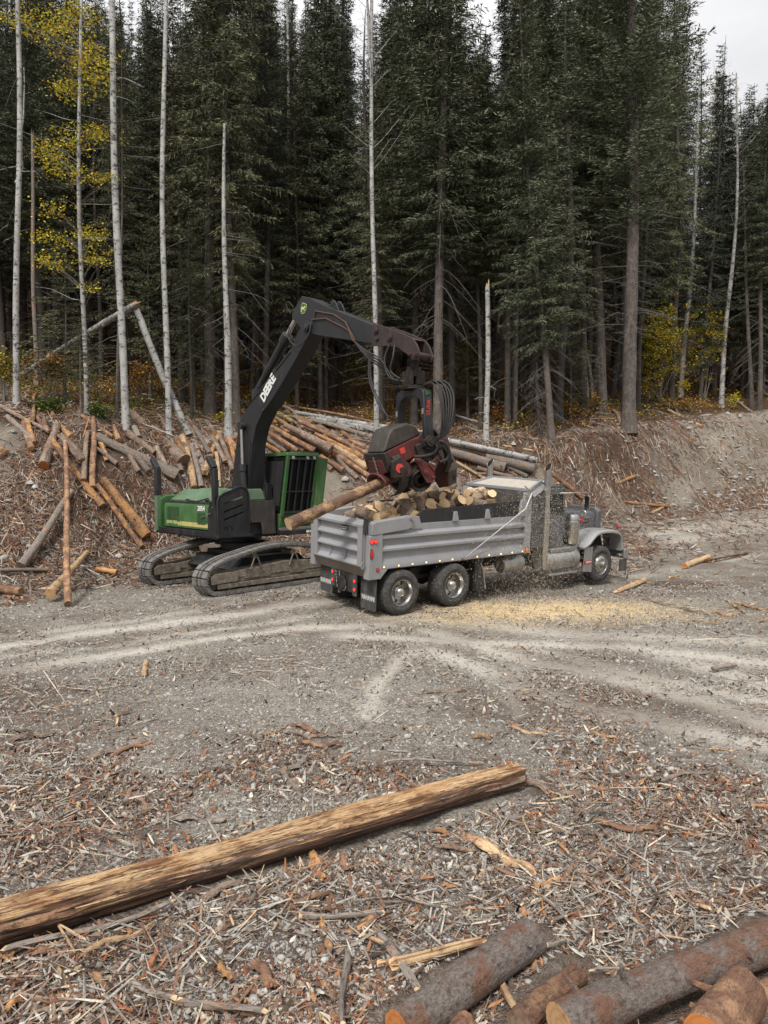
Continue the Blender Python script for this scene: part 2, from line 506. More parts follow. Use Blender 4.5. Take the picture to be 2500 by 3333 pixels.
M['end_orange'] = end_material('log_end_orange', (0.46, 0.17, 0.045), (0.34, 0.11, 0.03))
M['end_pale'] = end_material('log_end_pale', (0.56, 0.39, 0.22), (0.46, 0.28, 0.14), stain=0.62)
M['end_grey'] = end_material('log_end_grey', (0.22, 0.155, 0.105), (0.15, 0.10, 0.065), stain=0.45)

# ------------------------------------------------------------------ ground
RUTS = [([(-60, 2112), (301, 2062), (603, 2020), (904, 1971), (1150, 1950)], 0.30, 1.0),
        ([(-60, 2196), (301, 2141), (678, 2081), (980, 2043), (1250, 2035)], 0.22, 1.0),
        ([(-60, 2145), (350, 2105), (700, 2050), (1000, 2010)], 0.16, 0.7),
        ([(-60, 2080), (280, 2040), (560, 1998), (800, 1960)], 0.2, 0.6),
        ([(1150, 2068), (1550, 2092), (2040, 2107), (2560, 2160)], 0.28, 1.0),
        ([(1400, 2058), (1700, 2148), (2080, 2231), (2560, 2365)], 0.26, 1.0),
        ([(1363, 2096), (1702, 2239), (2003, 2322), (2560, 2445)], 0.24, 0.9),
        ([(1732, 2111), (2080, 2201), (2560, 2300)], 0.2, 0.8),
        ([(2041, 2111), (2300, 2170), (2560, 2262)], 0.25, 0.8),
        ([(1190, 2330), (1225, 2230), (1300, 2150), (1363, 2110)], 0.13, 0.75),
        ([(1690, 2330), (1655, 2250), (1700, 2165), (1745, 2120)], 0.12, 0.75),
        ([(1250, 2010), (1500, 2030), (1900, 2070), (2560, 2090)], 0.35, 0.7),
        ([(1720, 1800), (2100, 1745), (2560, 1690)], 0.3, 0.5),
        ([(2040, 1790), (2300, 1745), (2560, 1720)], 0.25, 0.55),
        ([(2000, 1890), (2300, 1830), (2560, 1790)], 0.25, 0.45)]
_D = lambda px, py: ground_at(px, py)

def build_ground():
    ys = np.concatenate([np.linspace(-30, 2.5, 14), 2.5 + (np.linspace(0, 1, 330) ** 1.35) * 30, np.linspace(32.7, 75, 110), np.geomspace(76, 420, 26)])
    us = np.concatenate([-np.geomspace(6, 0.86, 12), np.linspace(-0.83, 0.83, 440), np.geomspace(0.86, 6, 12)])
    U, Yg = np.meshgrid(us, ys)
    Xg = U * (np.maximum(Yg, 0) + 2.0)
    Z = height(Xg, Yg)
    _, t1, t2, t3 = base_height(Xg, Yg)
    rut = np.zeros_like(Z)
    for pts, w, a in RUTS:
        P = np.array([[*_D(*q)[:2]] for q in pts])
        # smooth the line
        t = np.linspace(0, len(P) - 1, 40); P = np.stack([np.interp(t, np.arange(len(P)), P[:, i]) for i in (0, 1)], 1)
        d = np.full(Z.shape, 9.0)
        msk = (Yg > 2) & (Yg < 45) & (np.abs(Xg) < 30)
        xm, ym = Xg[msk], Yg[msk]; dm = np.full(xm.shape, 9.0)
        for i in range(len(P) - 1):
            a0, b0 = P[i], P[i + 1]; ab = b0 - a0
            tt = np.clip(((xm - a0[0]) * ab[0] + (ym - a0[1]) * ab[1]) / (ab @ ab + 1e-9), 0, 1)
            dm = np.minimum(dm, np.hypot(xm - a0[0] - tt * ab[0], ym - a0[1] - tt * ab[1]))
        d[msk] = dm
        wob = 1 + 0.7 * vnoise(Xg * 0.9, Yg * 0.9, 1)
        r = a * np.clip(1.35 - d / (w * 1.5 * wob), 0, 1)
        rut = np.maximum(rut, r)
    Z = Z - 0.012 * np.clip(rut, 0, 1)
    px = 1250 + FPX * Xg / np.maximum(Yg, 1)
    s0 = ground_at(1760, 1990)
    saw = np.exp(-(((Xg - s0.x - 0.35 * (Yg - s0.y)) / 2.6) ** 2 + ((Yg - s0.y) / 1.15) ** 2) * 1.1)
    saw = np.clip(saw * 1.9, 0, 1.2) * (0.75 + 0.8 * vnoise(Xg * 1.3, Yg * 1.3, 2))
    left = sstep(1250, 700, px)
    bark = np.clip(t2 * 8, 0, 1) * (t3 <= 0)
    bark = np.maximum(bark, sstep(0.2, 1, t1) * 0.6 * sstep(2200, 1700, px))
    bark = np.maximum(bark, 0.75 * np.clip(fbm(Xg * 0.35 + 3, Yg * 0.5, 4, 2) * 2.2 - 0.15, 0, 1) * (t1 < 0.4))
    bark = np.maximum(bark, 0.7 * sstep(7.5, 5.0, Yg) * (Yg > 0))
    clay = sstep(2030, 2260, px) * sstep(0.10, 0.3, t2) * (1 - sstep(0.0, 0.8, t3))
    clay = np.maximum(clay, 0.8 * sstep(0.02, 0.2, t2) * np.clip(fbm(Xg * 0.45, Yg * 0.45, 3, 3) * 3.2 + 0.45 * sstep(900, 300, px), 0, 1) * (t3 <= 0.0))
    forest = sstep(-0.2, 1.0, t3 + 0.9 * vnoise(Xg * 0.7, Yg * 0.7, 3)) 
    nr, nc = Z.shape
    V = np.stack([Xg.ravel(), Yg.ravel(), Z.ravel()], 1)
    i = np.arange(nr - 1)[:, None] * nc + np.arange(nc - 1)[None, :]
    F = np.stack([i, i + 1, i + 1 + nc, i + nc], -1).reshape(-1, 4)
    me = np_mesh('ground', V, F, M['ground'], smooth=True, attrs=dict(rut=np.clip(rut, 0, 1).ravel(), saw=np.clip(saw, 0, 1).ravel(), bark=bark.ravel(), clay=np.clip(clay, 0, 1).ravel(), forest=forest.ravel()))
    tag(obj('ground', me), kind='structure')

build_ground()

# ------------------------------------------------------------------ litter: what nobody could count
PAL = {
    'grey': [(0.36, 0.33, 0.285), (0.43, 0.395, 0.34), (0.30, 0.27, 0.235), (0.54, 0.50, 0.43), (0.18, 0.15, 0.125), (0.25, 0.215, 0.18)],
    'bark': [(0.17, 0.09, 0.06), (0.23, 0.125, 0.08), (0.115, 0.075, 0.055), (0.08, 0.055, 0.042), (0.30, 0.21, 0.155), (0.35, 0.30, 0.25)],
    'pale': [(0.58, 0.46, 0.31), (0.50, 0.37, 0.23), (0.60, 0.52, 0.40)],
    'orange': [(0.36, 0.15, 0.065), (0.28, 0.105, 0.05), (0.42, 0.21, 0.10)],
}
def pick(n, weights):
    cols = []; w = []
    for k, ww in weights.items():
        for c in PAL[k]: cols.append(c); w.append(ww / len(PAL[k]))
    cols = np.array(cols); w = np.array(w) / sum(w)
    c = cols[rng.choice(len(cols), n, p=w)]
    return c * rng.uniform(0.75, 1.25, (n, 1))

def shards(X, Y, L, W, T, col, lift=0.0, tilt=0.35, blunt=0.5, follow=None, yaw=None):
    """many small splintered pieces lying on the ground, each a low ridge with its own direction"""
    n = len(X)
    yaw = rng.uniform(0, 2 * PI, n) if yaw is None else yaw
    e = 0.12
    z = height(X, Y)
    gx = (height(X + e, Y) - height(X - e, Y)) / (2 * e); gy = (height(X, Y + e) - height(X, Y - e)) / (2 * e)
    dx, dy = np.cos(yaw), np.sin(yaw)
    dz = gx * dx + gy * dy + rng.normal(0, tilt, n) * np.minimum(1, 0.06 / L + 0.25)
    D = np.stack([dx, dy, dz], 1); D /= np.linalg.norm(D, axis=1)[:, None]
    S = np.stack([-dy, dx, gx * -dy + gy * dx], 1); S /= np.linalg.norm(S, axis=1)[:, None]
    Nn = np.cross(D, S)
    roll = rng.normal(0, 0.35, n)
    S2 = S * np.cos(roll)[:, None] + Nn * np.sin(roll)[:, None]
    P = np.stack([X, Y, z + lift * rng.random(n) + T * 0.3], 1)
    hl = (L / 2)[:, None]; hw = (W / 2)[:, None]; th = T[:, None]
    wa = rng.uniform(0.25, 1.0, (n, 1)) * blunt; wb = rng.uniform(0.1, 1.0, (n, 1)) * blunt
    off = rng.normal(0, 0.12, (n, 1)) * hl
    a1 = P - D * hl - S2 * hw * wa; a2 = P - D * hl * 0.93 + S2 * hw * wa
    b1 = P + D * hl - S2 * hw * wb; b2 = P + D * hl * 0.95 + S2 * hw * wb
    m1 = P + D * off - S2 * hw; m2 = P + D * off + S2 * hw
    t = P + D * off * 0.5 + Nn * th
    ta = P - D * hl * 0.97 + Nn * th * 0.5; tb = P + D * hl * 0.97 + Nn * th * 0.5
    V = np.stack([a1, m1, b1, ta, t, tb, a2, m2, b2], 1).reshape(-1, 3)
    q = np.array([[0, 1, 4, 3], [1, 2, 5, 4], [3, 4, 7, 6], [4, 5, 8, 7]])
    F = (np.arange(n)[:, None, None] * 9 + q[None]).reshape(-1, 4)
    c = np.repeat(col, 4, 0)
    return V, F, c

def pebbles(X, Y, S, col):
    n = len(X); z = height(X, Y)
    dirs = np.array([[1, 0, 0], [0, 1, 0], [-1, 0, 0], [0, -1, 0], [0, 0, 1], [.6, .6, .6], [-.6, .6, .6], [-.6, -.6, .6], [.6, -.6, .6]], float)
    V = dirs[None] * S[:, None, None] * rng.uniform(0.65, 1.25, (n, 9, 1))
    V[:, :, 2] *= rng.uniform(0.5, 0.9, (n, 1))
    yaw = rng.uniform(0, 2 * PI, n); c, s = np.cos(yaw)[:, None], np.sin(yaw)[:, None]
    V = np.stack([V[:, :, 0] * c - V[:, :, 1] * s, V[:, :, 0] * s + V[:, :, 1] * c, V[:, :, 2]], -1)
    V += np.stack([X, Y, z], 1)[:, None, :]
    q = []
    for k in range(4):
        k2 = (k + 1) % 4
        # ring point k, diagonal above between k and k+1, ring point k+1
        q.append([k, k2, 5 + k, 5 + k]); q.append([k2, 5 + k2, 5 + k, 5 + k]); q.append([5 + k, 5 + k2, 4, 4])
    q = np.array(q)[:, :3]
    F = (np.arange(n)[:, None, None] * 9 + q[None]).reshape(-1, 3)
    return V.reshape(-1, 3), F, np.repeat(col, 12, 0)

def sample_near(n, y0, y1, a, umax=0.76):
    r = rng.random(n); e = 1 - a
    Y = (y0 ** e + r * (y1 ** e - y0 ** e)) ** (1 / e)
    X = rng.uniform(-umax, umax, n) * (Y + 0.5)
    return X, Y

def rut_mask(X, Y):
    m = np.zeros(len(X))
    for pts, w, a in RUTS:
        P = np.array([[*_D(*q)[:2]] for q in pts])
        dm = np.full(len(X), 9.0)
        for i in range(len(P) - 1):
            a0, b0 = P[i], P[i + 1]; ab = b0 - a0
            tt = np.clip(((X - a0[0]) * ab[0] + (Y - a0[1]) * ab[1]) / (ab @ ab), 0, 1)
            dm = np.minimum(dm, np.hypot(X - a0[0] - tt * ab[0], Y - a0[1] - tt * ab[1]))
        m = np.maximum(m, a * np.clip(1.2 - dm / (w * 1.5), 0, 1))
    return m

KEEP_OUT = [((1694, 2560), (-330, 3170), 0.20), ((1732, 3050), (1295, 3361), 0.20), ((2576, 3040), (1823, 3338), 0.24), ((1890, 3169), (1695, 3334), 0.17), ((2425, 3233), (2300, 3400), 0.28)]
def clear_mask(X, Y):
    m = np.ones(len(X), bool)
    for a, b, w in KEEP_OUT:
        a0 = np.array(_D(*a)[:2]); b0 = np.array(_D(*b)[:2]); ab = b0 - a0
        t = np.clip(((X - a0[0]) * ab[0] + (Y - a0[1]) * ab[1]) / (ab @ ab), 0, 1)
        m &= np.hypot(X - a0[0] - t * ab[0], Y - a0[1] - t * ab[1]) > w
    return m
def saw_mask(X, Y):
    s0 = ground_at(1760, 1990)
    return np.exp(-(((X - s0.x - 0.35 * (Y - s0.y)) / 2.6) ** 2 + ((Y - s0.y) / 1.15) ** 2) * 1.1)

def build_litter():
    # chips and splinters over the yard
    X, Y = sample_near(LITTER[0], 3.2, 24, 1.25)
    keep = (rng.random(len(X)) > np.maximum(rut_mask(X, Y) * 0.95, 0.92 * saw_mask(X, Y))) & clear_mask(X, Y)
    X, Y = X[keep], Y[keep]
    clump = fbm(X * 0.8 + 4, Y * 0.8, 4, 1)
    keep = rng.random(len(X)) < np.clip(0.55 + 2.4 * clump - 0.28 * sstep(8, 12, Y), 0.10, 1)
    X, Y, clump = X[keep], Y[keep], clump[keep]
    n = len(X)
    L = rng.lognormal(-3.6, 0.66, n) * (0.8 + Y * 0.035); L = np.clip(L, 0.010, 0.35)
    W = L * rng.uniform(0.10, 0.55, n) ; W = np.clip(W, 0.003, 0.045)
    T = W * rng.uniform(0.15, 0.5, n)
    red = fbm(X * 0.35 + 3, Y * 0.5, 4, 2) > 0.12
    near = Y < 6.5
    col = pick(n, {'grey': 1.0, 'bark': 0.20, 'pale': 0.10, 'orange': 0.015})
    c2 = pick(n, {'grey': 0.25, 'bark': 1.1, 'pale': 0.10, 'orange': 0.26})
    use = (red & (rng.random(n) < 0.75)) | (near & (rng.random(n) < 0.42))
    col[use] = c2[use]
    far = sstep(8, 12, Y)[:, None] * 0.45; col = col * (1 - far) + np.array([[0.37, 0.335, 0.285]]) * far
    V, F, c = shards(X, Y, L, W, T, col, lift=0.02, tilt=0.8)
    tag(obj('wood_chip_litter', np_mesh('wood_chip_litter', V, F, M['litter'], c)), kind='stuff')
    # longer strips and sticks, in drifts
    X, Y = sample_near(LITTER[1], 3.3, 25, 1.02)
    cl = fbm(X * 0.5 + 3, Y * 0.75, 4, 2)
    keep = (rng.random(len(X)) < np.clip(cl * 3.0 + 0.16, 0.05, 1)) & (rng.random(len(X)) > rut_mask(X, Y) * 0.95) & clear_mask(X, Y)
    X, Y = X[keep], Y[keep]; n = len(X)
    L = rng.lognormal(-1.9, 0.6, n); W = rng.uniform(0.004, 0.024, n) ; T = W * rng.uniform(0.2, 0.6, n)
    col = pick(n, {'grey': 0.7, 'bark': 1.0, 'pale': 0.16, 'orange': 0.10})
    yaw = rng.normal(0.2, 0.9, n)
    V, F, c = shards(X, Y, L, W, T, col, lift=0.05, tilt=0.8, blunt=0.7, yaw=yaw)
    tag(obj('bark_strip_litter', np_mesh('bark_strip_litter', V, F, M['litter'], c)), kind='stuff')
    # pebbles
    X, Y = sample_near(LITTER[2], 3.2, 22, 1.3); keep = (rng.random(len(X)) > np.maximum(rut_mask(X, Y) * 0.8, saw_mask(X, Y))) & clear_mask(X, Y); X, Y = X[keep], Y[keep]
    n = len(X)
    S = np.clip(rng.lognormal(-5.0, 0.6, n), 0.003, 0.045) * (0.8 + 0.04 * Y)
    col = rng.uniform(0.16, 0.48, (n, 1)) * np.array([[1, 0.96, 0.89]])
    V, F, c = pebbles(X, Y, S, col)
    tag(obj('gravel', np_mesh('gravel', V, F, M['stone'], c)), kind='stuff')
    # the bank
    X = []; Y = []
    while sum(map(len, X)) < LITTER[3]:
        y = rng.uniform(18, 46, 60000); x = rng.uniform(-0.72, 0.72, 60000) * y
        _, t1, t2, t3 = base_height(x, y)
        px = 1250 + FPX * x / y
        dens = np.where(t1 < 1, 0.55 * sstep(0.1, 1, t1) * (0.22 + 0.78 * sstep(2300, 1800, px)), np.where(t3 > 0, np.exp(-t3 / 3.0) * 0.5, 1.0))
        dens *= np.clip(0.75 + 1.5 * fbm(x * 0.5, y * 0.5, 4, 1), 0.08, 1.3)
        dens *= 1 - 0.75 * np.clip(fbm(x * 0.45, y * 0.45, 3, 3) * 3.2 + 0.45 * sstep(900, 300, px), 0, 1) * (t2 > 0.02)
        dens *= 1 - 0.82 * sstep(2080, 2300, px) * (t2 > 0.25)
        k = rng.random(60000) < dens
        X.append(x[k]); Y.append(y[k])
    X = np.concatenate(X); Y = np.concatenate(Y); n = len(X)
    L = np.clip(rng.lognormal(-2.05, 0.75, n), 0.04, 1.9); W = np.clip(L * rng.uniform(0.03, 0.20, n), 0.009, 0.05); T = W * rng.uniform(0.3, 0.7, n)
    col = pick(n, {'grey': 0.22, 'bark': 1.15, 'pale': 0.06, 'orange': 0.10})
    V, F, c = shards(X, Y, L, W, T, col, lift=0.07, tilt=0.8, blunt=0.7)
    tag(obj('bark_debris', np_mesh('bark_debris', V, F, M['litter'], c)), kind='stuff')
    # stones showing in the bank
    y = rng.uniform(19, 46, 30000); x = rng.uniform(-0.62, 0.62, 30000) * y
    _, t1, t2, t3 = base_height(x, y); px = 1250 + FPX * x / y
    dens = (t3 <= 0) * (t2 > 0.02) * (0.16 + 0.84 * sstep(2000, 2250, px)) + 0.12 * (t2 <= 0) * sstep(0.2, 1, t1)
    k = rng.random(30000) < dens; x, y = x[k], y[k]; n = len(x)
    S = np.clip(rng.lognormal(-3.4, 0.7, n), 0.015, 0.28)
    col = rng.uniform(0.28, 0.48, (n, 1)) * np.array([[1, 0.96, 0.89]])
    V, F, c = pebbles(x, y, S, col)
    tag(obj('bank_stone_scatter', np_mesh('bank_stone_scatter', V, F, M['stone'], c)), kind='stuff')
    # sawdust lying on the ground
    s0 = ground_at(1760, 1990)
    n = LITTER[4]
    yy = s0.y + rng.normal(0, 0.85, n); xx = s0.x + 0.35 * (yy - s0.y) + rng.normal(0, 1.9, n)
    S = rng.uniform(0.006, 0.014, n)
    col = np.array([[0.68, 0.52, 0.30]]) * rng.uniform(0.7, 1.2, (n, 1))
    V, F, c = pebbles(xx, yy, S, col)
    tag(obj('fallen_sawdust', np_mesh('fallen_sawdust', V, F, M['sawdust'], c)), kind='stuff')

LITTER = [400000, 40000, 150000, 135000, 22000]
build_litter()
# ------------------------------------------------------------------ logs
FR = {'L': (0, 1250, 2.0738), 'M': (700, 1250, 2.765), 'R': (1350, 1300, 2.765), 'Z': (1700, 1250, 2.0738), 'D': (0, 0, 0.6636),
      'N': (0, 2400, 1.3272), 'O': (1250, 2400, 1.3272), 'P': (0, 1900, 1.3272), 'Q': (1250, 1900, 1.3272)}
def fr(f, x, y):
    a = FR[f]; return (a[0] + x / a[2], a[1] + y / a[2])

def log_mesh(name, Lg, r0, r1, mats, bend=0.02, sides=14, seed=0, rough=0.06, stubs=2, flare=0.0, broken=(0, 0), seg=0.22, splits=0.0, dz=None):
    """a log along local +Z from the origin; slot 0 bark, slot 1 cut end"""
    r = np.random.default_rng(seed)
    n = int(max(5, min(40, Lg / seg)))
    t = np.linspace(0, 1, n + 1)
    ph = r.uniform(0, 6.28, 4)
    bx = bend * Lg * (np.sin(t * PI * r.uniform(0.8, 1.8) + ph[0]) - math.sin(ph[0]) * (1 - t)) * 0.5
    by = bend * Lg * (np.sin(t * PI * r.uniform(0.8, 1.8) + ph[1])) * 0.4
    a = np.linspace(0, 2 * PI, sides, endpoint=False)
    rad = (r0 + (r1 - r0) * t)[:, None] * (1 + rough * r.normal(0, 1, (n + 1, sides)) + rough * 1.3 * np.sin(a[None] * 2 + ph[2]) + 0.5 * rough * np.sin(a[None] * 3 + ph[3] + t[:, None] * 2))
    if rough < 0.02:
        rad = (r0 + (r1 - r0) * t)[:, None] * (1 + 0.06 * np.sin(a[None] * 2 + ph[2]) + 0.16 * fbm(t[:, None] * Lg * 2.2 + seed + 0 * a[None], np.minimum(a, 2 * PI - a)[None] * 1.6 + 0 * t[:, None], 4, 1) + 0.06 * fbm(t[:, None] * Lg * 14 + seed + 0 * a[None], np.minimum(a, 2 * PI - a)[None] * 7 + 0 * t[:, None], 3, 2))
    if splits: rad *= 1 - splits * (np.abs(np.sin(a * 2.5 + ph[2])) < 0.25)[None]
    X = bx[:, None] + rad * np.cos(a); Y = by[:, None] + rad * np.sin(a)
    Z = (t * Lg)[:, None] + np.zeros((1, sides))
    if broken[0]: Z[0] += r.uniform(0, broken[0], sides); 
    if broken[1]: Z[-1] -= r.uniform(0, broken[1], sides)
    V = [tuple(p) for p in np.stack([X, Y, Z], -1).reshape(-1, 3)]
    F = []; mi = []
    for i in range(n):
        for k in range(sides):
            F.append((i * sides + k, i * sides + (k + 1) % sides, (i + 1) * sides + (k + 1) % sides, (i + 1) * sides + k)); mi.append(0)
    for e, i0 in ((0, 0), (1, n * sides)):
        c = len(V); V.append((bx[0 if e == 0 else -1], by[0 if e == 0 else -1], 0 if e == 0 else Lg))
        for k in range(sides):
            k2 = (k + 1) % sides
            F.append((i0 + k2, i0 + k, c) if e == 0 else (i0 + k, i0 + k2, c)); mi.append(1)
    mb = MB(); mb.v = V; mb.f = F; mb.m = mi
    mb.mat(0)
    for _ in range(stubs):
        tt = r.uniform(0.05, 0.95); i = int(tt * n); an = r.uniform(0, 2 * PI); q = r0 + (r1 - r0) * tt
        p0 = Vector((bx[i], by[i], tt * Lg)); d = Vector((math.cos(an), math.sin(an), r.uniform(0.1, 0.6)))
        mb.tube([p0 + d * q * 0.8, p0 + d * (q + r.uniform(0.02, 0.10))], [q * 0.22, q * 0.12], 6)
    me = bpy.data.meshes.new(name)
    me.from_pydata(mb.v, [], mb.f)
    for m_ in mats: me.materials.append(m_)
    me.polygons.foreach_set('material_index', mb.m)
    me.polygons.foreach_set('use_smooth', [True] * len(mb.f)); me.set_sharp_from_angle(angle=R_(50))
    return me

def put_log(p0, p1, r0, r1, bark, end, label, name='log', cat='log', group=None, **kw):
    p0 = Vector(p0); p1 = Vector(p1); d = p1 - p0
    me = log_mesh(name, d.length, r0, r1, [M[bark], M[end]], **kw)
    o = obj(name, me, loc=p0)
    o.rotation_euler = d.to_track_quat('Z', 'Y').to_euler()
    return tag(o, label, cat, group)

_ls = [100]
def plog(f, x0, y0, x1, y1, w0, w1, bark, end, label, up0=0.0, up1=0.0, **kw):
    s = FR[f][2]
    q0 = fr(f, x0, y0); q1 = fr(f, x1, y1)
    g0 = ground_at(*q0); g1 = ground_at(*q1)
    r0 = w0 / s / FPX * g0.y / 2; r1 = w1 / s / FPX * g1.y / 2
    p0 = ground_at(*q0, lift=r0 * 0.8 + up0); p1 = ground_at(*q1, lift=r1 * 0.8 + up1)
    _ls[0] += 1
    if f == 'L': r0 *= 1.1; r1 *= 1.1
    return put_log(p0, p1, r0, r1, bark, end, label, seed=_ls[0], **kw)

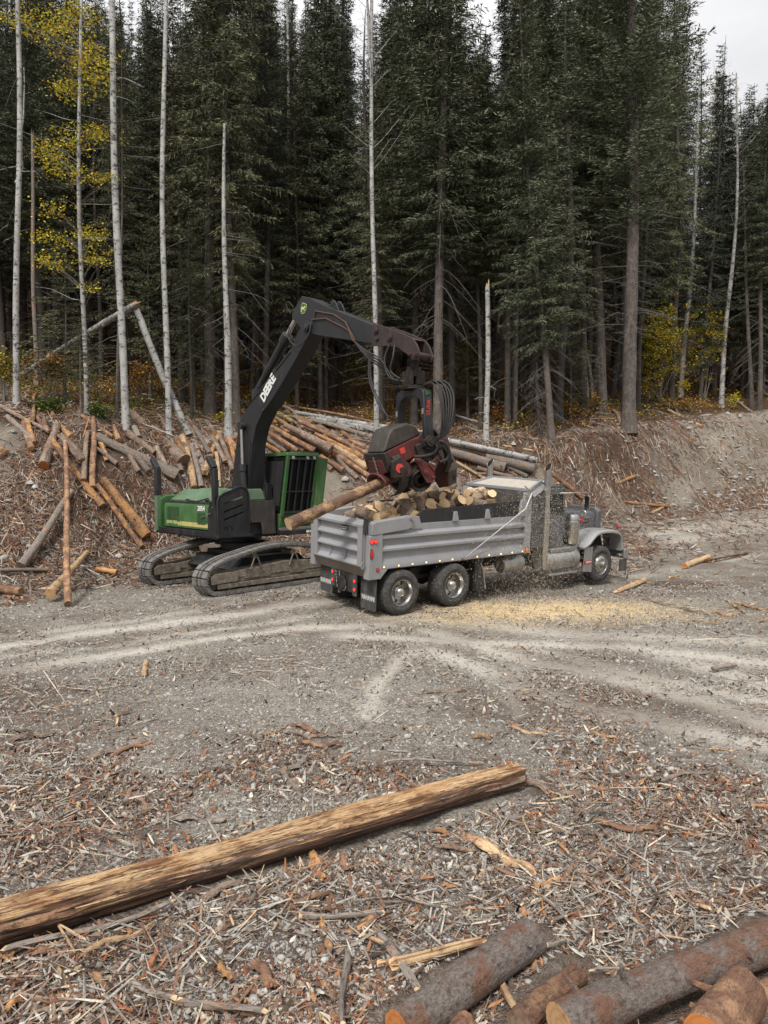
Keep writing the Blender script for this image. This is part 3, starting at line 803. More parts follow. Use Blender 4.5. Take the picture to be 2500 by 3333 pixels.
GB = 'logs strewn down the bank'
GP = 'logs piled on the bank behind the machines'
LOGS = [
 ('L',0,150,330,325,24,26,'log_brown','end_tan','long thin brown log slanting in from the far left edge below the birches'),
 ('L',385,272,298,555,46,68,'log_brown','end_orange','short thick brown log with a round orange cut end facing the camera'),
 ('L',345,380,690,825,36,48,'log_orange','end_tan','long half-peeled orange-brown log lying diagonally below the thick short one'),
 ('L',405,335,560,530,44,56,'log_brown','end_grey','grey-brown log with a splintered end beside two upright poles'),
 ('L',592,325,558,655,26,34,'log_brown','end_orange','short upright grey-brown pole left of the reddish pole'),
 ('L',628,228,630,700,26,40,'log_red','end_tan','straight reddish pole standing steeply on the bank with a pale top'),
 ('L',550,215,760,360,26,28,'log_red','end_tan','thin red-brown log just under the dark cedar shrubs'),
 ('L',650,350,1190,622,52,84,'log_grey','end_tan','big long grey log pointing at the excavator with a tan cut end'),
 ('L',890,195,1235,530,44,100,'log_brown','end_grey','very thick brown log with a wide dark end above the big grey one'),
 ('L',860,332,1040,462,44,32,'log_brown','end_orange','brown log with a small orange end between the two thickest logs'),
 ('L',930,505,1000,590,40,46,'log_grey','end_tan','short grey log peeping out below the big long grey one'),
 ('L',695,640,990,1030,44,70,'log_orange','end_orange','thick bright orange peeled log lying down the slope left of the excavator'),
 ('L',650,680,960,1098,28,34,'log_orange','end_tan','slender peeled orange log beside the thick bright orange one'),
 ('L',488,730,135,1225,30,52,'log_grey','end_grey','grey barked log sloping down to the left behind the tall pole'),
 ('L',590,1130,332,1420,26,60,'log_pale','end_tan','tapering pale split log lying behind the foot of the tall pole'),
 ('L',0,1258,320,1255,22,22,'log_grey','end_grey','thin grey log lying level at the far left edge'),
 ('L',-60,1380,145,1402,50,50,'log_red','end_grey','reddish log butt lying at the left edge beside the road'),
 ('L',655,1250,790,1272,34,34,'log_orange','end_orange','short orange split log lying near the left track'),
 ('L',-60,390,45,465,30,34,'log_orange','end_tan','upper of two tan cut ends at the far left edge'),
 ('L',-90,420,15,487,30,36,'log_orange','end_tan','lower of two tan cut ends at the far left edge'),
 ('L',235,80,212,240,20,26,'log_red','end_tan','small brown pole standing under the leftmost birch'),
 ('L',655,435,790,540,22,34,'log_grey','end_grey','weathered pale log with a frayed end near the bare yellow clay'),
 ('L',740,1130,910,1108,12,16,'log_pale','end_pale','thin pale stick lying level left of the excavator tracks'),
 ('L',1228,345,1312,697,34,40,'log_pale','end_pale','pale peeled log standing steeply right behind the engine cover'),
 ('L',1295,410,1357,697,30,34,'log_grey','end_grey','grey lichen-spotted log next to the pale peeled one'),
 ('L',1290,300,1360,550,24,30,'log_brown','end_tan','thin brown log behind the steep grey spotted one'),
 ('L',1325,320,1420,470,26,32,'log_grey','end_grey','grey log disappearing under the crossing pale log'),
 ('L',1262,228,1412,415,26,32,'log_brown','end_tan','brown log lying highest up the bank beside the leaning birch foot'),
 ('L',1492,320,1370,612,28,56,'log_pale','end_pale','pale shredded log crossing over its neighbours behind the roll bar'),
 ('L',1432,350,1522,525,30,34,'log_brown','end_orange','brown log with orange end left of the thick birch foot'),
 ('L',1488,350,1572,588,32,38,'log_brown','end_orange','longer brown log with orange end next to the boom foot'),
 ('L',1545,365,1604,600,28,28,'log_orange','end_orange','jagged orange log close beside the black boom'),
 ('L',1460,460,1486,700,22,20,'log_pale','end_pale','slim pale upright pole seen between roll bar and boom'),
 ('L',1132,670,1185,735,26,30,'log_grey','end_grey','little grey log end above the green hood'),
 ('L',1050,430,1120,560,34,40,'log_brown','end_grey','brown log behind the top of the left roll bar'),
 ('L',905,290,940,360,30,34,'log_grey','end_grey','short grey log high on the bank left of the leaning birch'),
 ('L',1395,255,1450,330,26,30,'log_brown','end_tan','short brown log lying just above the crossing pale log'),
 # pile
 ('M',610,180,1430,345,22,20,'log_red','end_tan','longest dark red log along the top of the pile',.15,.1),
 ('M',640,232,1640,400,36,40,'birch','end_pale','upper long white birch log across the back of the pile',.3,.25),
 ('M',830,292,1640,462,44,48,'birch','end_pale','lower long white birch log with a shattered left end',.25,.2),
 ('M',700,290,1420,470,34,40,'log_grey','end_grey','grey log tucked under the lower white birch',.05,.05),
 ('M',596,218,900,480,30,38,'log_brown','end_tan','bent brown log starting highest in the pile beside the boom',.5,.5),
 ('M',760,340,1405,645,36,46,'log_red','end_orange','shaggy red-orange barked log running to the harvester head',.5,.4),
 ('M',630,372,1045,590,50,92,'log_brown','end_grey','thickest brown log with a weathered grey end above the cab',.7,.8),
 ('M',500,384,895,600,34,52,'log_red','end_grey','reddish log whose grey end rests over the cab roof',.6,.6),
 ('M',470,432,745,602,40,52,'log_red','end_grey','shaggy bark log left of the cab roof corner',.4,.4),
 ('M',450,482,635,612,34,40,'log_brown','end_tan','brown log low in the pile behind the cab',.2,.2),
 ('M',440,530,585,622,34,42,'log_orange','end_orange','orange log lowest in the pile beside the boom',.1,.1),
 ('M',900,450,1345,665,34,56,'log_orange','end_tan','peeled tan log with a blunt end next to the harvester head',.35,.35),
 ('M',1010,520,1370,752,38,66,'log_pale','end_pale','pale yellow peeled log with a bright round end',.2,.3),
 ('M',1070,612,1445,872,44,52,'log_red','end_tan','red flaking log pointing at the held log',.05,.1),
 ('M',1050,622,1280,852,38,46,'log_brown','end_tan','dark brown log lying under the red flaking one',.0,.0),
 ('M',950,642,1150,780,38,46,'log_orange','end_grey','orange barked log sticking out right of the cab',.2,.2),
 ('M',960,700,1050,775,46,54,'log_brown','end_orange','small round brown log end beside the cab door edge',.0,.0),
 ('M',1245,510,1425,592,24,32,'log_grey','end_grey','grey log between the white birch and the harvester head',.05,.05),
 ('M',1210,497,1430,520,12,10,'log_brown','end_tan','thin crooked branch lying under the white birches',.15,.15),
 ('M',545,300,730,430,34,40,'log_red','end_tan','short red log against the underside of the boom',.3,.3),
 ('M',580,262,850,400,30,34,'log_brown','end_tan','brown log just below the bent one',.3,.25),
 ('M',560,250,700,300,26,30,'log_grey','end_grey','grey log end peeping out beside the boom near the top',.2,.1),
 ('M',660,420,900,560,36,42,'log_orange','end_tan','orange log seen under the thickest brown one',.3,.3),
 ('M',700,330,1000,470,30,34,'log_brown','end_tan','brown log under the shaggy red-orange one',.25,.2),
 ('M',1100,520,1390,655,30,36,'log_orange','end_orange','orange log running just behind the tan blunt one',.1,.1),
 ('M',1430,890,1550,1040,16,24,'log_orange','end_orange','thin orange sliver log behind the tail of the dump box'),
 ('M',170,130,300,185,40,44,'log_grey','end_grey','grey log emerging between thick birch and boom',.1,.1),
 ('M',0,70,100,110,26,26,'log_grey','end_grey','grey log left behind the thick birch',.1,.1),
 ('M',175,200,270,262,26,28,'log_orange','end_orange','orange log stub between thick birch and boom'),
 ('M',180,265,260,330,24,26,'birch','end_pale','little white log stub between thick birch and boom'),
 ('M',600,470,800,600,34,40,'log_brown','end_tan','brown log wedged beneath the cab-roof log',.2,.2),
 # right side
 ('R',235,352,1092,562,52,58,'birch','end_tan','long whitish log on top of the heap behind the dump box',.55,.5),
 ('R',300,470,812,612,70,88,'log_grey','end_grey','thick grey log with a dark end behind the left exhaust stack',.2,.3),
 ('R',640,520,1070,632,70,88,'log_grey','end_grey','second thick grey log lying right of the dark-ended one',.15,.2),
 ('R',370,562,625,716,24,26,'log_pale','end_pale','slender pale pole running down to the far box rail'),
 ('R',560,620,925,722,48,46,'log_brown','end_tan','brown speckled log just above the cab shield',.05,.05),
 ('R',820,592,1010,700,36,44,'log_grey','end_grey','grey log lying below the second thick grey one'),
 ('R',1195,630,1510,890,38,46,'log_red','end_tan','smooth red-brown log sloping down behind the truck cab'),
 ('R',790,420,1065,462,20,20,'log_pale','end_pale','pale straight log above the heap, right of the broken birch'),
 ('R',330,138,625,218,22,24,'birch','end_pale','white log lying up in the brush beside the broken birch'),
 ('R',440,240,600,300,18,20,'log_grey','end_grey','grey log under the brush left of the broken birch'),
 ('R',280,420,760,530,36,40,'log_brown','end_tan','brown log hidden under the long whitish one',.25,.2),
 ('R',1010,240,1035,440,9,13,'log_pale','end_pale','slim dead snag standing left of the leaning spruce'),
 ('Z',985,175,1215,295,20,24,'log_pale','end_orange','peeled log with an orange end lying at the top of the clay cut'),
 ('Z',985,122,1135,232,12,16,'log_grey','end_grey','crooked grey branch above the peeled log'),
 ('Z',610,175,672,268,22,26,'log_brown','end_tan','brown log leaning against the biggest spruce foot'),
 ('Z',690,797,985,828,16,22,'log_orange','end_orange','long orange plank lying at the foot of the bank'),
 ('Z',880,866,945,836,22,24,'log_pale','end_pale','short pale billet beside the long orange plank'),
 ('Z',636,674,766,626,18,24,'log_orange','end_orange','orange split slab on the bank behind the hood'),
 ('Z',1420,95,1665,255,16,22,'log_grey','end_grey','grey log sloping into the forest at the right edge'),
 ('Z',1097,1225,1260,1170,36,34,'log_pale','end_orange','pale knotted log with orange end lying on the road'),
 ('Z',1230,1195,1525,1135,24,20,'log_brown','end_orange','brown splintered log behind the pale knotted one'),
 ('Z',622,1412,830,1318,22,34,'log_pale','end_pale','pale shredded log piece in front of the truck tyre'),
 ('Q',1420,368,1515,350,20,18,'log_grey','end_grey','small grey log lying alone on the dusty road'),
 ('P',622,388,632,342,20,22,'log_pale','end_pale','small pale block standing out on the chip-strewn yard'),
]
for it in LOGS:
    f, x0, y0, x1, y1, w0, w1, bk, en, lab = it[:10]
    ups = it[10:] if len(it) > 10 else ((0.12, 0.12) if f == 'L' and w0 > 18 else (0.03, 0.03))
    g = GP if f == 'M' else GB if f == 'L' else None
    kw = {}
    if 'shredded' in lab or 'shattered' in lab or 'splinter' in lab or 'jagged' in lab: kw = dict(broken=(0.35, 0.15), rough=0.12)
    if 'branch' in lab or 'bent' in lab: kw['bend'] = 0.07
    nm = 'birch_log' if bk == 'birch' else 'wood_block' if 'block' in lab or 'billet' in lab else 'branch' if 'branch' in lab or 'stick' in lab else 'log'
    plog(f, x0, y0, x1, y1, w0, w1, bk, en, lab, *ups, name=nm, cat=nm.replace('_', ' '), group=g, **kw)

# more of the same, half hidden between the others
rp_ = random.Random(4)
for k in range(26):
    x = rp_.uniform(470, 1230); y = 250 + (x - 470) * .33 + rp_.uniform(-60, 190); L_ = rp_.uniform(260, 430); a = math.atan2(.52, 1) + rp_.uniform(-.12, .12)
    plog('M', x, y, x + L_ * math.cos(a), y + L_ * math.sin(a), rp_.uniform(32, 44), rp_.uniform(38, 50), rp_.choice(['log_orange', 'log_red', 'log_brown', 'log_brown', 'log_pale']), rp_.choice(['end_tan', 'end_orange', 'end_grey']), 'log half hidden among its neighbours in the big pile behind the machines', rp_.uniform(.0, .25), rp_.uniform(.0, .2), group='half hidden logs inside the pile')
for k in range(22):
    x = rp_.choice([rp_.uniform(560, 1240), rp_.uniform(1230, 1600), rp_.uniform(0, 400)]); y = rp_.uniform(180, 420) if x > 500 else rp_.uniform(150, 300); L_ = rp_.uniform(110, 260); a = rp_.uniform(.55, 1.35)
    plog('L', x, y, x + L_ * math.cos(a), y + L_ * math.sin(a), rp_.uniform(22, 34), rp_.uniform(28, 44), rp_.choice(['log_orange', 'log_red', 'log_brown', 'log_grey', 'log_brown']), rp_.choice(['end_tan', 'end_orange', 'end_grey']), 'log half buried in bark litter on the upper bank left of the boom', rp_.uniform(-.02, .1), rp_.uniform(.0, .1), group='half buried logs on the left bank')

# the tall pole that stands from the road up the bank
plog('L', 440, 405, 488, 1488, 28, 48, 'log_red', 'end_grey', 'tall reddish-brown pole leaning from the road up the bank', 0.05, 0.0, name='pole', cat='pole', bend=0.02)
# two dead birches leaning on each other, high above the bank
def air(px0, py0, Y0, px1, py1, Y1, w0, w1, *a, **k):
    put_log(at_depth(px0, py0, Y0), at_depth(px1, py1, Y1), w0 / FPX * Y0 / 2, w1 / FPX * Y1 / 2, *a, **k)
air(52, 1226, 33, 449, 987, 28.9, 15, 21, 'birch', 'end_tan', 'fallen birch slanting up to the right onto the tall birch', name='fallen_birch', cat='fallen tree', seed=5, broken=(0, .3))
g0 = ground_at(612, 1414, lift=0.1)
put_log(g0, at_depth(443, 1008, 28.6), 0.155, 0.125, 'birch', 'end_pale', 'leaning birch pole whose top meets the fallen one', name='leaning_birch', cat='fallen tree', seed=6, stubs=0)

# ------------------------------------------------------------------ foreground
def slab(name, P0, P1, w, th, mat, label, cat, seed=0, curl=0.25, lift=0.03, group=None):
    """a torn piece of bark or split wood: curved in section, ragged outline"""
    r = np.random.default_rng(seed); P0 = Vector(P0); P1 = Vector(P1); L = (P1 - P0).length
    n = max(8, int(L / 0.05)); m = 7
    V = []; F = []
    t = np.linspace(0, 1, n + 1)
    wl = w * 0.5 * (0.35 + 0.65 * np.sin(PI * np.clip(t * 0.9 + 0.08, 0, 1)) ** 0.5) * (1 + 0.30 * r.normal(0, 1, n + 1))
    wr = w * 0.5 * (0.35 + 0.65 * np.sin(PI * np.clip(t * 0.9 + 0.04, 0, 1)) ** 0.6) * (1 + 0.30 * r.normal(0, 1, n + 1))
    wob = np.cumsum(r.normal(0, w * 0.03, n + 1))
    for s in (1, -1):
        for i in range(n + 1):
            for k in range(m):
                q = k / (m - 1) * 2 - 1
                y = q * (wr[i] if q > 0 else wl[i]) + wob[i]
                z = -curl * w * q * q + r.normal(0, th * 0.15) + (th / 2 * s) * (1 if abs(q) < 0.99 else 0.2) + 0.02 * math.sin(i * 0.7 + seed)
                V.append((y, z, t[i] * L + (r.normal(0, 0.02) if i in (0, n) else 0)))
    S = (n + 1) * m
    for i in range(n):
        for k in range(m - 1):
            a = i * m + k; F.append((a, a + 1, a + 1 + m, a + m)); F.append((S + a, S + a + m, S + a + 1 + m, S + a + 1))
    for i in range(n):
        a = i * m; F.append((a, a + m, S + a + m, S + a)); a = i * m + m - 1; F.append((a + m, a, S + a, S + a + m))
    for k in range(m - 1):
        F.append((k + 1, k, S + k, S + k + 1)); a = n * m + k; F.append((a, a + 1, S + a + 1, S + a))
    me = bpy.data.meshes.new(name); me.from_pydata(V, [], F); me.materials.append(M[mat])
    me.polygons.foreach_set('use_smooth', [True] * len(F)); me.set_sharp_from_angle(angle=R_(45))
    o = obj(name, me, loc=P0 + Vector((0, 0, lift)))
    o.rotation_euler = (P1 - P0).to_track_quat('Z', 'Y').to_euler()
    return tag(o, label, cat, group)

def wpx(f, w, Y): return w / FR[f][2] / FPX * Y
def pslab(f, x0, y0, x1, y1, w, mat, label, name='bark_piece', cat='bark', th=0.018, lift=0.03, **kw):
    a = ground_at(*fr(f, x0, y0)); b = ground_at(*fr(f, x1, y1)); _ls[0] += 1
    return slab(name, a, b, wpx(f, w, (a.y + b.y) / 2), th, mat, label, cat, seed=_ls[0], lift=lift, **kw)

SL = [('O',325,415,650,600,62,'log_pale','big pale jagged bark slab lying right of the split log'),
 ('O',645,655,810,640,34,'log_orange','smaller orange bark slab pointing at the big jagged one'),
 ('O',190,420,285,430,30,'log_orange','curled orange bark scrap beside the big pale slab'),
 ('O',245,490,390,500,32,'log_brown','tan bark piece below the curled orange scrap'),
 ('N',1352,520,1402,640,60,'log_orange','upright orange bark chunk in front of the split log'),
 ('N',1478,540,1512,595,42,'log_orange','small square orange bark chip right of the upright chunk'),
 ('N',955,1000,1000,1080,44,'log_orange','lone orange bark chip in the lower middle'),
 ('N',805,742,1070,620,44,'log_brown','brown bark slab tucked under the split log'),
 ('N',1245,760,1445,682,30,'log_red','reddish bark strip right of the brown tucked slab'),
 ('N',350,965,665,835,30,'log_pale','pale splintered slab lying below the split log'),
 ('N',150,960,245,915,50,'log_red','red-brown bark flake below the left end of the split log'),
 ('N',0,985,60,950,40,'log_orange','orange bark flake at the left edge under the split log'),
 ('N',1390,820,1440,960,44,'log_orange','orange-brown bark flake in the lower right of the split log foreground'),
 ('N',1500,860,1650,790,46,'log_orange','ragged orange bark pile piece near the pale split wood'),
 ('N',1090,980,1190,1080,60,'log_red','large dark red bark flake in the lower middle'),
 ('N',395,1040,470,1110,34,'log_red','curled red bark flake at the lower left'),
 ('N',30,1210,100,1130,34,'log_orange','orange bark flake near the lower left corner'),
 ('N',1222,160,1300,270,36,'log_grey','weathered grey slab above the split log'),
 ('N',1245,150,1335,95,26,'log_grey','second grey slab behind the weathered one'),
 ('N',650,360,980,375,44,'log_grey','broad grey bark mat behind the split log'),
 ('N',560,240,650,330,40,'log_brown','brown bark mat up left of the grey one'),
 ('N',380,100,640,30,26,'log_brown','long brown bark strip in the upper left debris'),
 ('O',600,205,850,270,34,'log_brown','dark fibrous bark strip right of the split log end'),
 ('O',920,385,1160,410,36,'log_red','dark red fibrous bark strip farther right'),
 ('O',640,420,760,425,28,'log_brown','frayed brown bark tuft behind the big pale slab'),
 ('O',1170,195,1400,160,20,'log_grey','dark bent bark strip out on the open ground'),
 ('O',490,395,590,365,30,'log_grey','grey bark curl just above the big pale slab'),
 ('P',1265,615,1370,650,26,'log_red','topmost reddish slat of the broken bundle in the yard'),
 ('P',1225,655,1400,672,18,'log_brown','brown slat in the middle of the broken bundle'),
 ('P',1290,700,1480,710,24,'log_red','lowest reddish slat of the broken bundle'),
 ('P',1150,662,1225,648,14,'log_orange','orange sliver left of the broken bundle'),
 ('P',445,600,560,560,20,'log_brown','dark brown bark strip in the middle left yard'),
 ('P',0,690,230,655,26,'log_brown','long dark bark strip at the left edge of the yard'),
 ('P',480,750,655,690,22,'log_red','red-brown strip right of the long dark one'),
 ('Q',395,675,462,676,20,'log_orange','small orange block of bark out in the yard'),
 ('Q',190,478,370,468,14,'log_brown','dark thin bark strip in the yard below the truck'),
 ('Q',550,632,690,668,18,'log_pale','pale strip lying in the middle yard debris'),
 ('Q',905,655,1000,685,16,'log_pale','pale strip right of the middle yard debris'),
 ('Q',1290,705,1390,690,14,'log_brown','dark strip on the bare right yard'),
 ('Z',810,1455,1250,1560,20,'log_brown','long dark bark strip lying over the sawdust'),
 ('Z',1290,1545,1425,1575,36,'log_red','reddish bark clump at the end of the long strip'),
 ('Z',1010,1592,1345,1630,14,'log_pale','long pale sliver on the dusty road'),
 ('Z',1360,1455,1495,1552,18,'log_pale','pale curved sliver near the right edge'),
 ('Z',1440,1480,1665,1545,26,'log_orange','orange bark strip at the right edge'),
 ('Z',588,1425,768,1428,24,'log_brown','dark slab lying just behind the pale shredded log'),
 ('Z',1430,1300,1560,1310,30,'log_brown','brown bark heap piece near the right edge'),
 ('Z',570,965,800,970,14,'log_brown','brown bark strip in front of the bumper on the far verge'),
]
for it in SL:
    f, x0, y0, x1, y1, w, mt, lab = it
    nm = 'wood_sliver' if 'slat' in lab or 'sliver' in lab else 'bark_strip' if 'strip' in lab else 'bark_piece'
    pslab(f, x0, y0, x1, y1, w, mt, lab, name=nm, cat=nm.replace('_', ' '), lift=0.045)

ST = [('O',650,672,815,800,13,'log_grey','grey stick slanting down right of the orange bark slab'),
 ('O',85,700,272,736,12,'log_grey','smooth grey stick below the tan bark piece'),
 ('O',1420,660,1700,770,14,'log_grey','long grey stick running off the right edge'),
 ('O',1145,635,1200,700,8,'log_grey','short thin stick on open ground at the right'),
 ('O',720,800,790,768,14,'log_grey','little forked grey stick above the cut logs'),
 ('O',690,905,800,880,22,'log_grey','grey branch stub behind the largest cut log'),
 ('O',880,1010,1060,1000,9,'log_grey','thin twig between the stub and the long cut log'),
 ('O',510,1070,580,1210,28,'log_pale','pale stake between two big cut logs'),
 ('O',-30,850,155,1085,34,'log_grey','grey peeled branch slanting down to the biggest cut log'),
 ('O',600,335,625,420,7,'log_pale','thin pale twig behind the big pale slab'),
 ('O',1355,725,1415,750,16,'log_pale','white torn stick on the right open ground'),
 ('O',750,450,800,505,12,'log_pale','small pale slat stick right of the frayed tuft'),
 ('N',555,1058,760,1140,24,'log_grey','upper half of a crooked grey branch at the lower edge'),
 ('N',760,1140,1160,1205,24,'log_grey','lower half of a crooked grey branch at the lower edge'),
 ('N',1505,930,1480,1245,30,'log_grey','weathered stake standing up at the lower middle'),
 ('N',222,792,370,872,9,'log_pale','pale thin stick crossing another under the split log'),
 ('N',240,778,316,942,10,'log_pale','second pale thin stick of the crossed pair'),
 ('N',0,938,755,712,20,'log_grey','long grey splinter lying along the foot of the split log'),
 ('N',1290,772,1665,768,22,'log_grey','dark grey branch lying level right of the split log foreground'),
 ('N',70,1110,370,1148,12,'log_brown','thin brown twig at the lower left'),
 ('N',440,1115,570,1235,10,'log_grey','thin grey twig near the lower left corner'),
 ('N',995,770,1010,815,10,'log_pale','tiny pale peg below the split log'),
 ('N',1340,488,1345,425,5,'log_pale','tiny sliver stuck upright on the split log'),
 ('N',1005,415,1140,408,13,'log_grey','thin grey stick lying behind the split log'),
 ('N',240,1160,350,1145,10,'log_grey','short grey twig at the bottom left'),
 ('N',1560,850,1660,900,16,'log_pale','frayed pale twig above the pale split wood'),
 ('Q',598,463,668,456,7,'log_pale','small pale stick on the dusty ruts below the truck'),
 ('Q',0,770,430,768,8,'log_grey','long thin stick across the middle of the yard'),
 ('Q',1400,715,1510,722,8,'log_pale','pale stick on the bare right yard'),
 ('P',500,565,508,605,12,'log_pale','white stick standing beside the dark brown strip'),
 ('Z',990,1305,1060,1295,12,'log_orange','short orange stick on the road in front of the truck'),
 ('Z',1590,1600,1665,1585,12,'log_red','reddish stick at the right edge'),
]
for it in ST:
    f, x0, y0, x1, y1, w, mt, lab = it
    plog(f, x0, y0, x1, y1, w * 1.25, w, mt, 'end_pale', lab, 0.045, 0.05, name='stick', cat='stick', bend=0.05, sides=8, seg=0.1, stubs=1, rough=0.1, broken=(0.05, 0.05))

def split_log():
    """the long half-stripped log in the foreground: pale split faces on top, dark fibrous bark along the lower side"""
    r = np.random.default_rng(3)
    A = ground_at(1694, 2560); B = ground_at(-330, 3160)
    rA, rB = 0.130, 0.170
    A = A + Vector((0, 0, rA * 0.9)); B = B + Vector((0, 0, rB * 0.85))
    d = B - A; L = d.length; n = 190; m = 64
    t = np.linspace(0, 1, n + 1)[:, None]; a = np.linspace(0, 2 * PI, m, endpoint=False)[None]
    zz = t * L
    R = rA + (rB - rA) * t
    def f1(z, ang, sc1, sc2, o=4, k=0): return fbm(z * sc1 + 0 * ang, ang * sc2 + 0 * z, o, k)
    ca = np.minimum(a, 2 * PI - a)
    prof = 1 + 0.05 * np.sin(a * 2 + 0.6) + 0.03 * np.sin(3 * a + zz * 0.4)
    # grooves run with the grain, broken plates across it
    g = 0.13 * f1(zz, ca + 9, 0.7, 3.5, 4, 0) + 0.07 * f1(zz, ca + 4, 1.5, 14, 3, 1) + 0.05 * f1(zz, ca * .5, 3.5, 1.5, 3, 2)
    # long split ledge on the front face
    ledge = sstep(0.0, 0.08, f1(zz, a, 0.55, 0.9, 3, 2) + 0.10) 
    prof = prof + g - 0.10 * ledge * (np.cos(a - 1.9) > 0.2)
    q = d.to_track_quat('Z', 'Y'); fv = q.inverted() @ Vector((0, -0.9, 0.42)); af = math.atan2(fv.y, fv.x)
    for da, dp, wd, sd in ((0.0, 0.20, 0.17, 1), (-0.75, 0.10, 0.12, 2), (0.8, 0.12, 0.14, 3)):
        dd = np.angle(np.exp(1j * (a - af - da - 0.55 * fbm(zz * 0.35 + sd * 9, zz * 0 + sd, 3, 1)))) 
        prof = prof - dp * np.exp(-(dd / wd) ** 2) * sstep(-.25, .1, fbm(zz * .6 + sd * 3, zz * 0 + 2 * sd, 2, 2))
    X = R * prof * np.cos(a) + 0.02 * np.sin(zz * 0.9); Y = R * prof * np.sin(a) + 0.025 * np.sin(zz * 0.7 + 1)
    Z = zz + 0 * a
    Z[0] += 0.06 * np.abs(f1(Z[0] * 0, a[0], 1, 5, 3, 3)) * 4
    V = np.stack([X, Y, Z], -1).reshape(-1, 3)
    i = np.arange(n)[:, None] * m; k = np.arange(m)[None]
    F = np.stack([i + k, i + (k + 1) % m, i + m + (k + 1) % m, i + m + k], -1).reshape(-1, 4)
    c0 = len(V); V = np.vstack([V, [[0, 0, 0.05]], [[0, 0, L]]])
    F = [tuple(q) for q in F]; mi = [0] * len(F)
    for k in range(m):
        F.append(((k + 1) % m, k, c0)); mi.append(1); F.append((n * m + k, n * m + (k + 1) % m, c0 + 1)); mi.append(1)
    me = bpy.data.meshes.new('split_log'); me.from_pydata([tuple(v) for v in V], [], F)
    # world-up in the local frame decides which side is peeled: a property of this very log
    q = d.to_track_quat('Z', 'Y'); up = q.inverted() @ Vector((0, 0.05, 1.0))
    au = math.atan2(up.y, up.x)
    peel = sstep(0.20, -0.05, np.abs(np.angle(np.exp(1j * (a - au)))) / PI - 0.33 + 0.24 * f1(zz, ca, 0.9, 3, 4, 1) + 0.30 * f1(zz, ca + 5, 0.35, 1.3, 4, 2))
    at = me.attributes.new('peel', 'FLOAT', 'POINT'); at.data.foreach_set('value', np.concatenate([(peel + 0 * zz).ravel(), [1, 1]]).astype(np.float32))
    m_, nt, b = newmat('split_log_wood')
    co = coords(nt, (1, 1, 0.07)); co2 = coords(nt, (1, 1, 0.35))
    at_ = nt.nodes.new('ShaderNodeAttribute'); at_.attribute_name = 'peel'
    g1 = noise(nt, co, 30, 8, 0.7); g2 = noise(nt, co2, 7, 6, 0.7); g3 = noise(nt, co, 90, 4, 0.75)
    pale = mixc(nt, ramp(nt, g1, 0.40, 0.62), (0.78, 0.56, 0.32), (0.62, 0.35, 0.155))
    pale = mixc(nt, ramp(nt, g2, 0.50, 0.62), pale, (0.30, 0.135, 0.055))
    pale = mixc(nt, ramp(nt, g3, 0.56, 0.68, (0, 0, 0, 1), (0.8,) * 3 + (1,)), pale, (0.16, 0.075, 0.035))
    def crack(cc, sc_, w_, amt, c_):
        ck = nt.nodes.new('ShaderNodeMath'); ck.operation = 'SUBTRACT'; ck.inputs[1].default_value = 0.5; nt.links.new(noise(nt, co, sc_, 4, 0.6), ck.inputs[0])
        ab_ = nt.nodes.new('ShaderNodeMath'); ab_.operation = 'ABSOLUTE'; nt.links.new(ck.outputs[0], ab_.inputs[0])
        return mixc(nt, ramp(nt, ab_.outputs[0], w_ * .3, w_, (amt,) * 3 + (1,), (0, 0, 0, 1)), cc, c_)
    pale = crack(pale, 11, 0.022, 0.95, (0.13, 0.055, 0.025)); pale = crack(pale, 27, 0.03, 0.6, (0.19, 0.09, 0.04))
    bk = mixc(nt, ramp(nt, g1, 0.36, 0.60), (0.25, 0.125, 0.068), (0.10, 0.052, 0.032))
    bk = crack(bk, 14, 0.03, 0.9, (0.03, 0.018, 0.012))
    bk = mixc(nt, ramp(nt, g3, 0.50, 0.68, (0, 0, 0, 1), (0.9,) * 3 + (1,)), bk, (0.045, 0.028, 0.02))
    add = nt.nodes.new('ShaderNodeMath'); add.operation = 'ADD'; nt.links.new(at_.outputs['Fac'], add.inputs[0])
    k2 = nt.nodes.new('ShaderNodeMath'); k2.operation = 'MULTIPLY_ADD'; k2.inputs[1].default_value = 1.6; k2.inputs[2].default_value = -0.8; nt.links.new(g1, k2.inputs[0])
    nt.links.new(k2.outputs[0], add.inputs[1])
    nt.links.new(mixc(nt, ramp(nt, add.outputs[0], 0.42, 0.58), bk, pale), b.inputs['Base Color'])
    b.inputs['Roughness'].default_value = 0.75
    s = nt.nodes.new('ShaderNodeMath'); s.operation = 'ADD'; nt.links.new(g1, s.inputs[0]); nt.links.new(g3, s.inputs[1])
    bump(nt, b, s.outputs[0], 1.0, 0.035)
    me.materials.append(m_); me.materials.append(M['end_orange'])
    me.polygons.foreach_set('material_index', mi); me.polygons.foreach_set('use_smooth', [True] * len(F)); me.set_sharp_from_angle(angle=R_(50))
    o = obj('split_log', me, loc=A); o.rotation_euler = q.to_euler()
    tag(o, 'long half-peeled golden-brown log lying across the foreground', 'log')
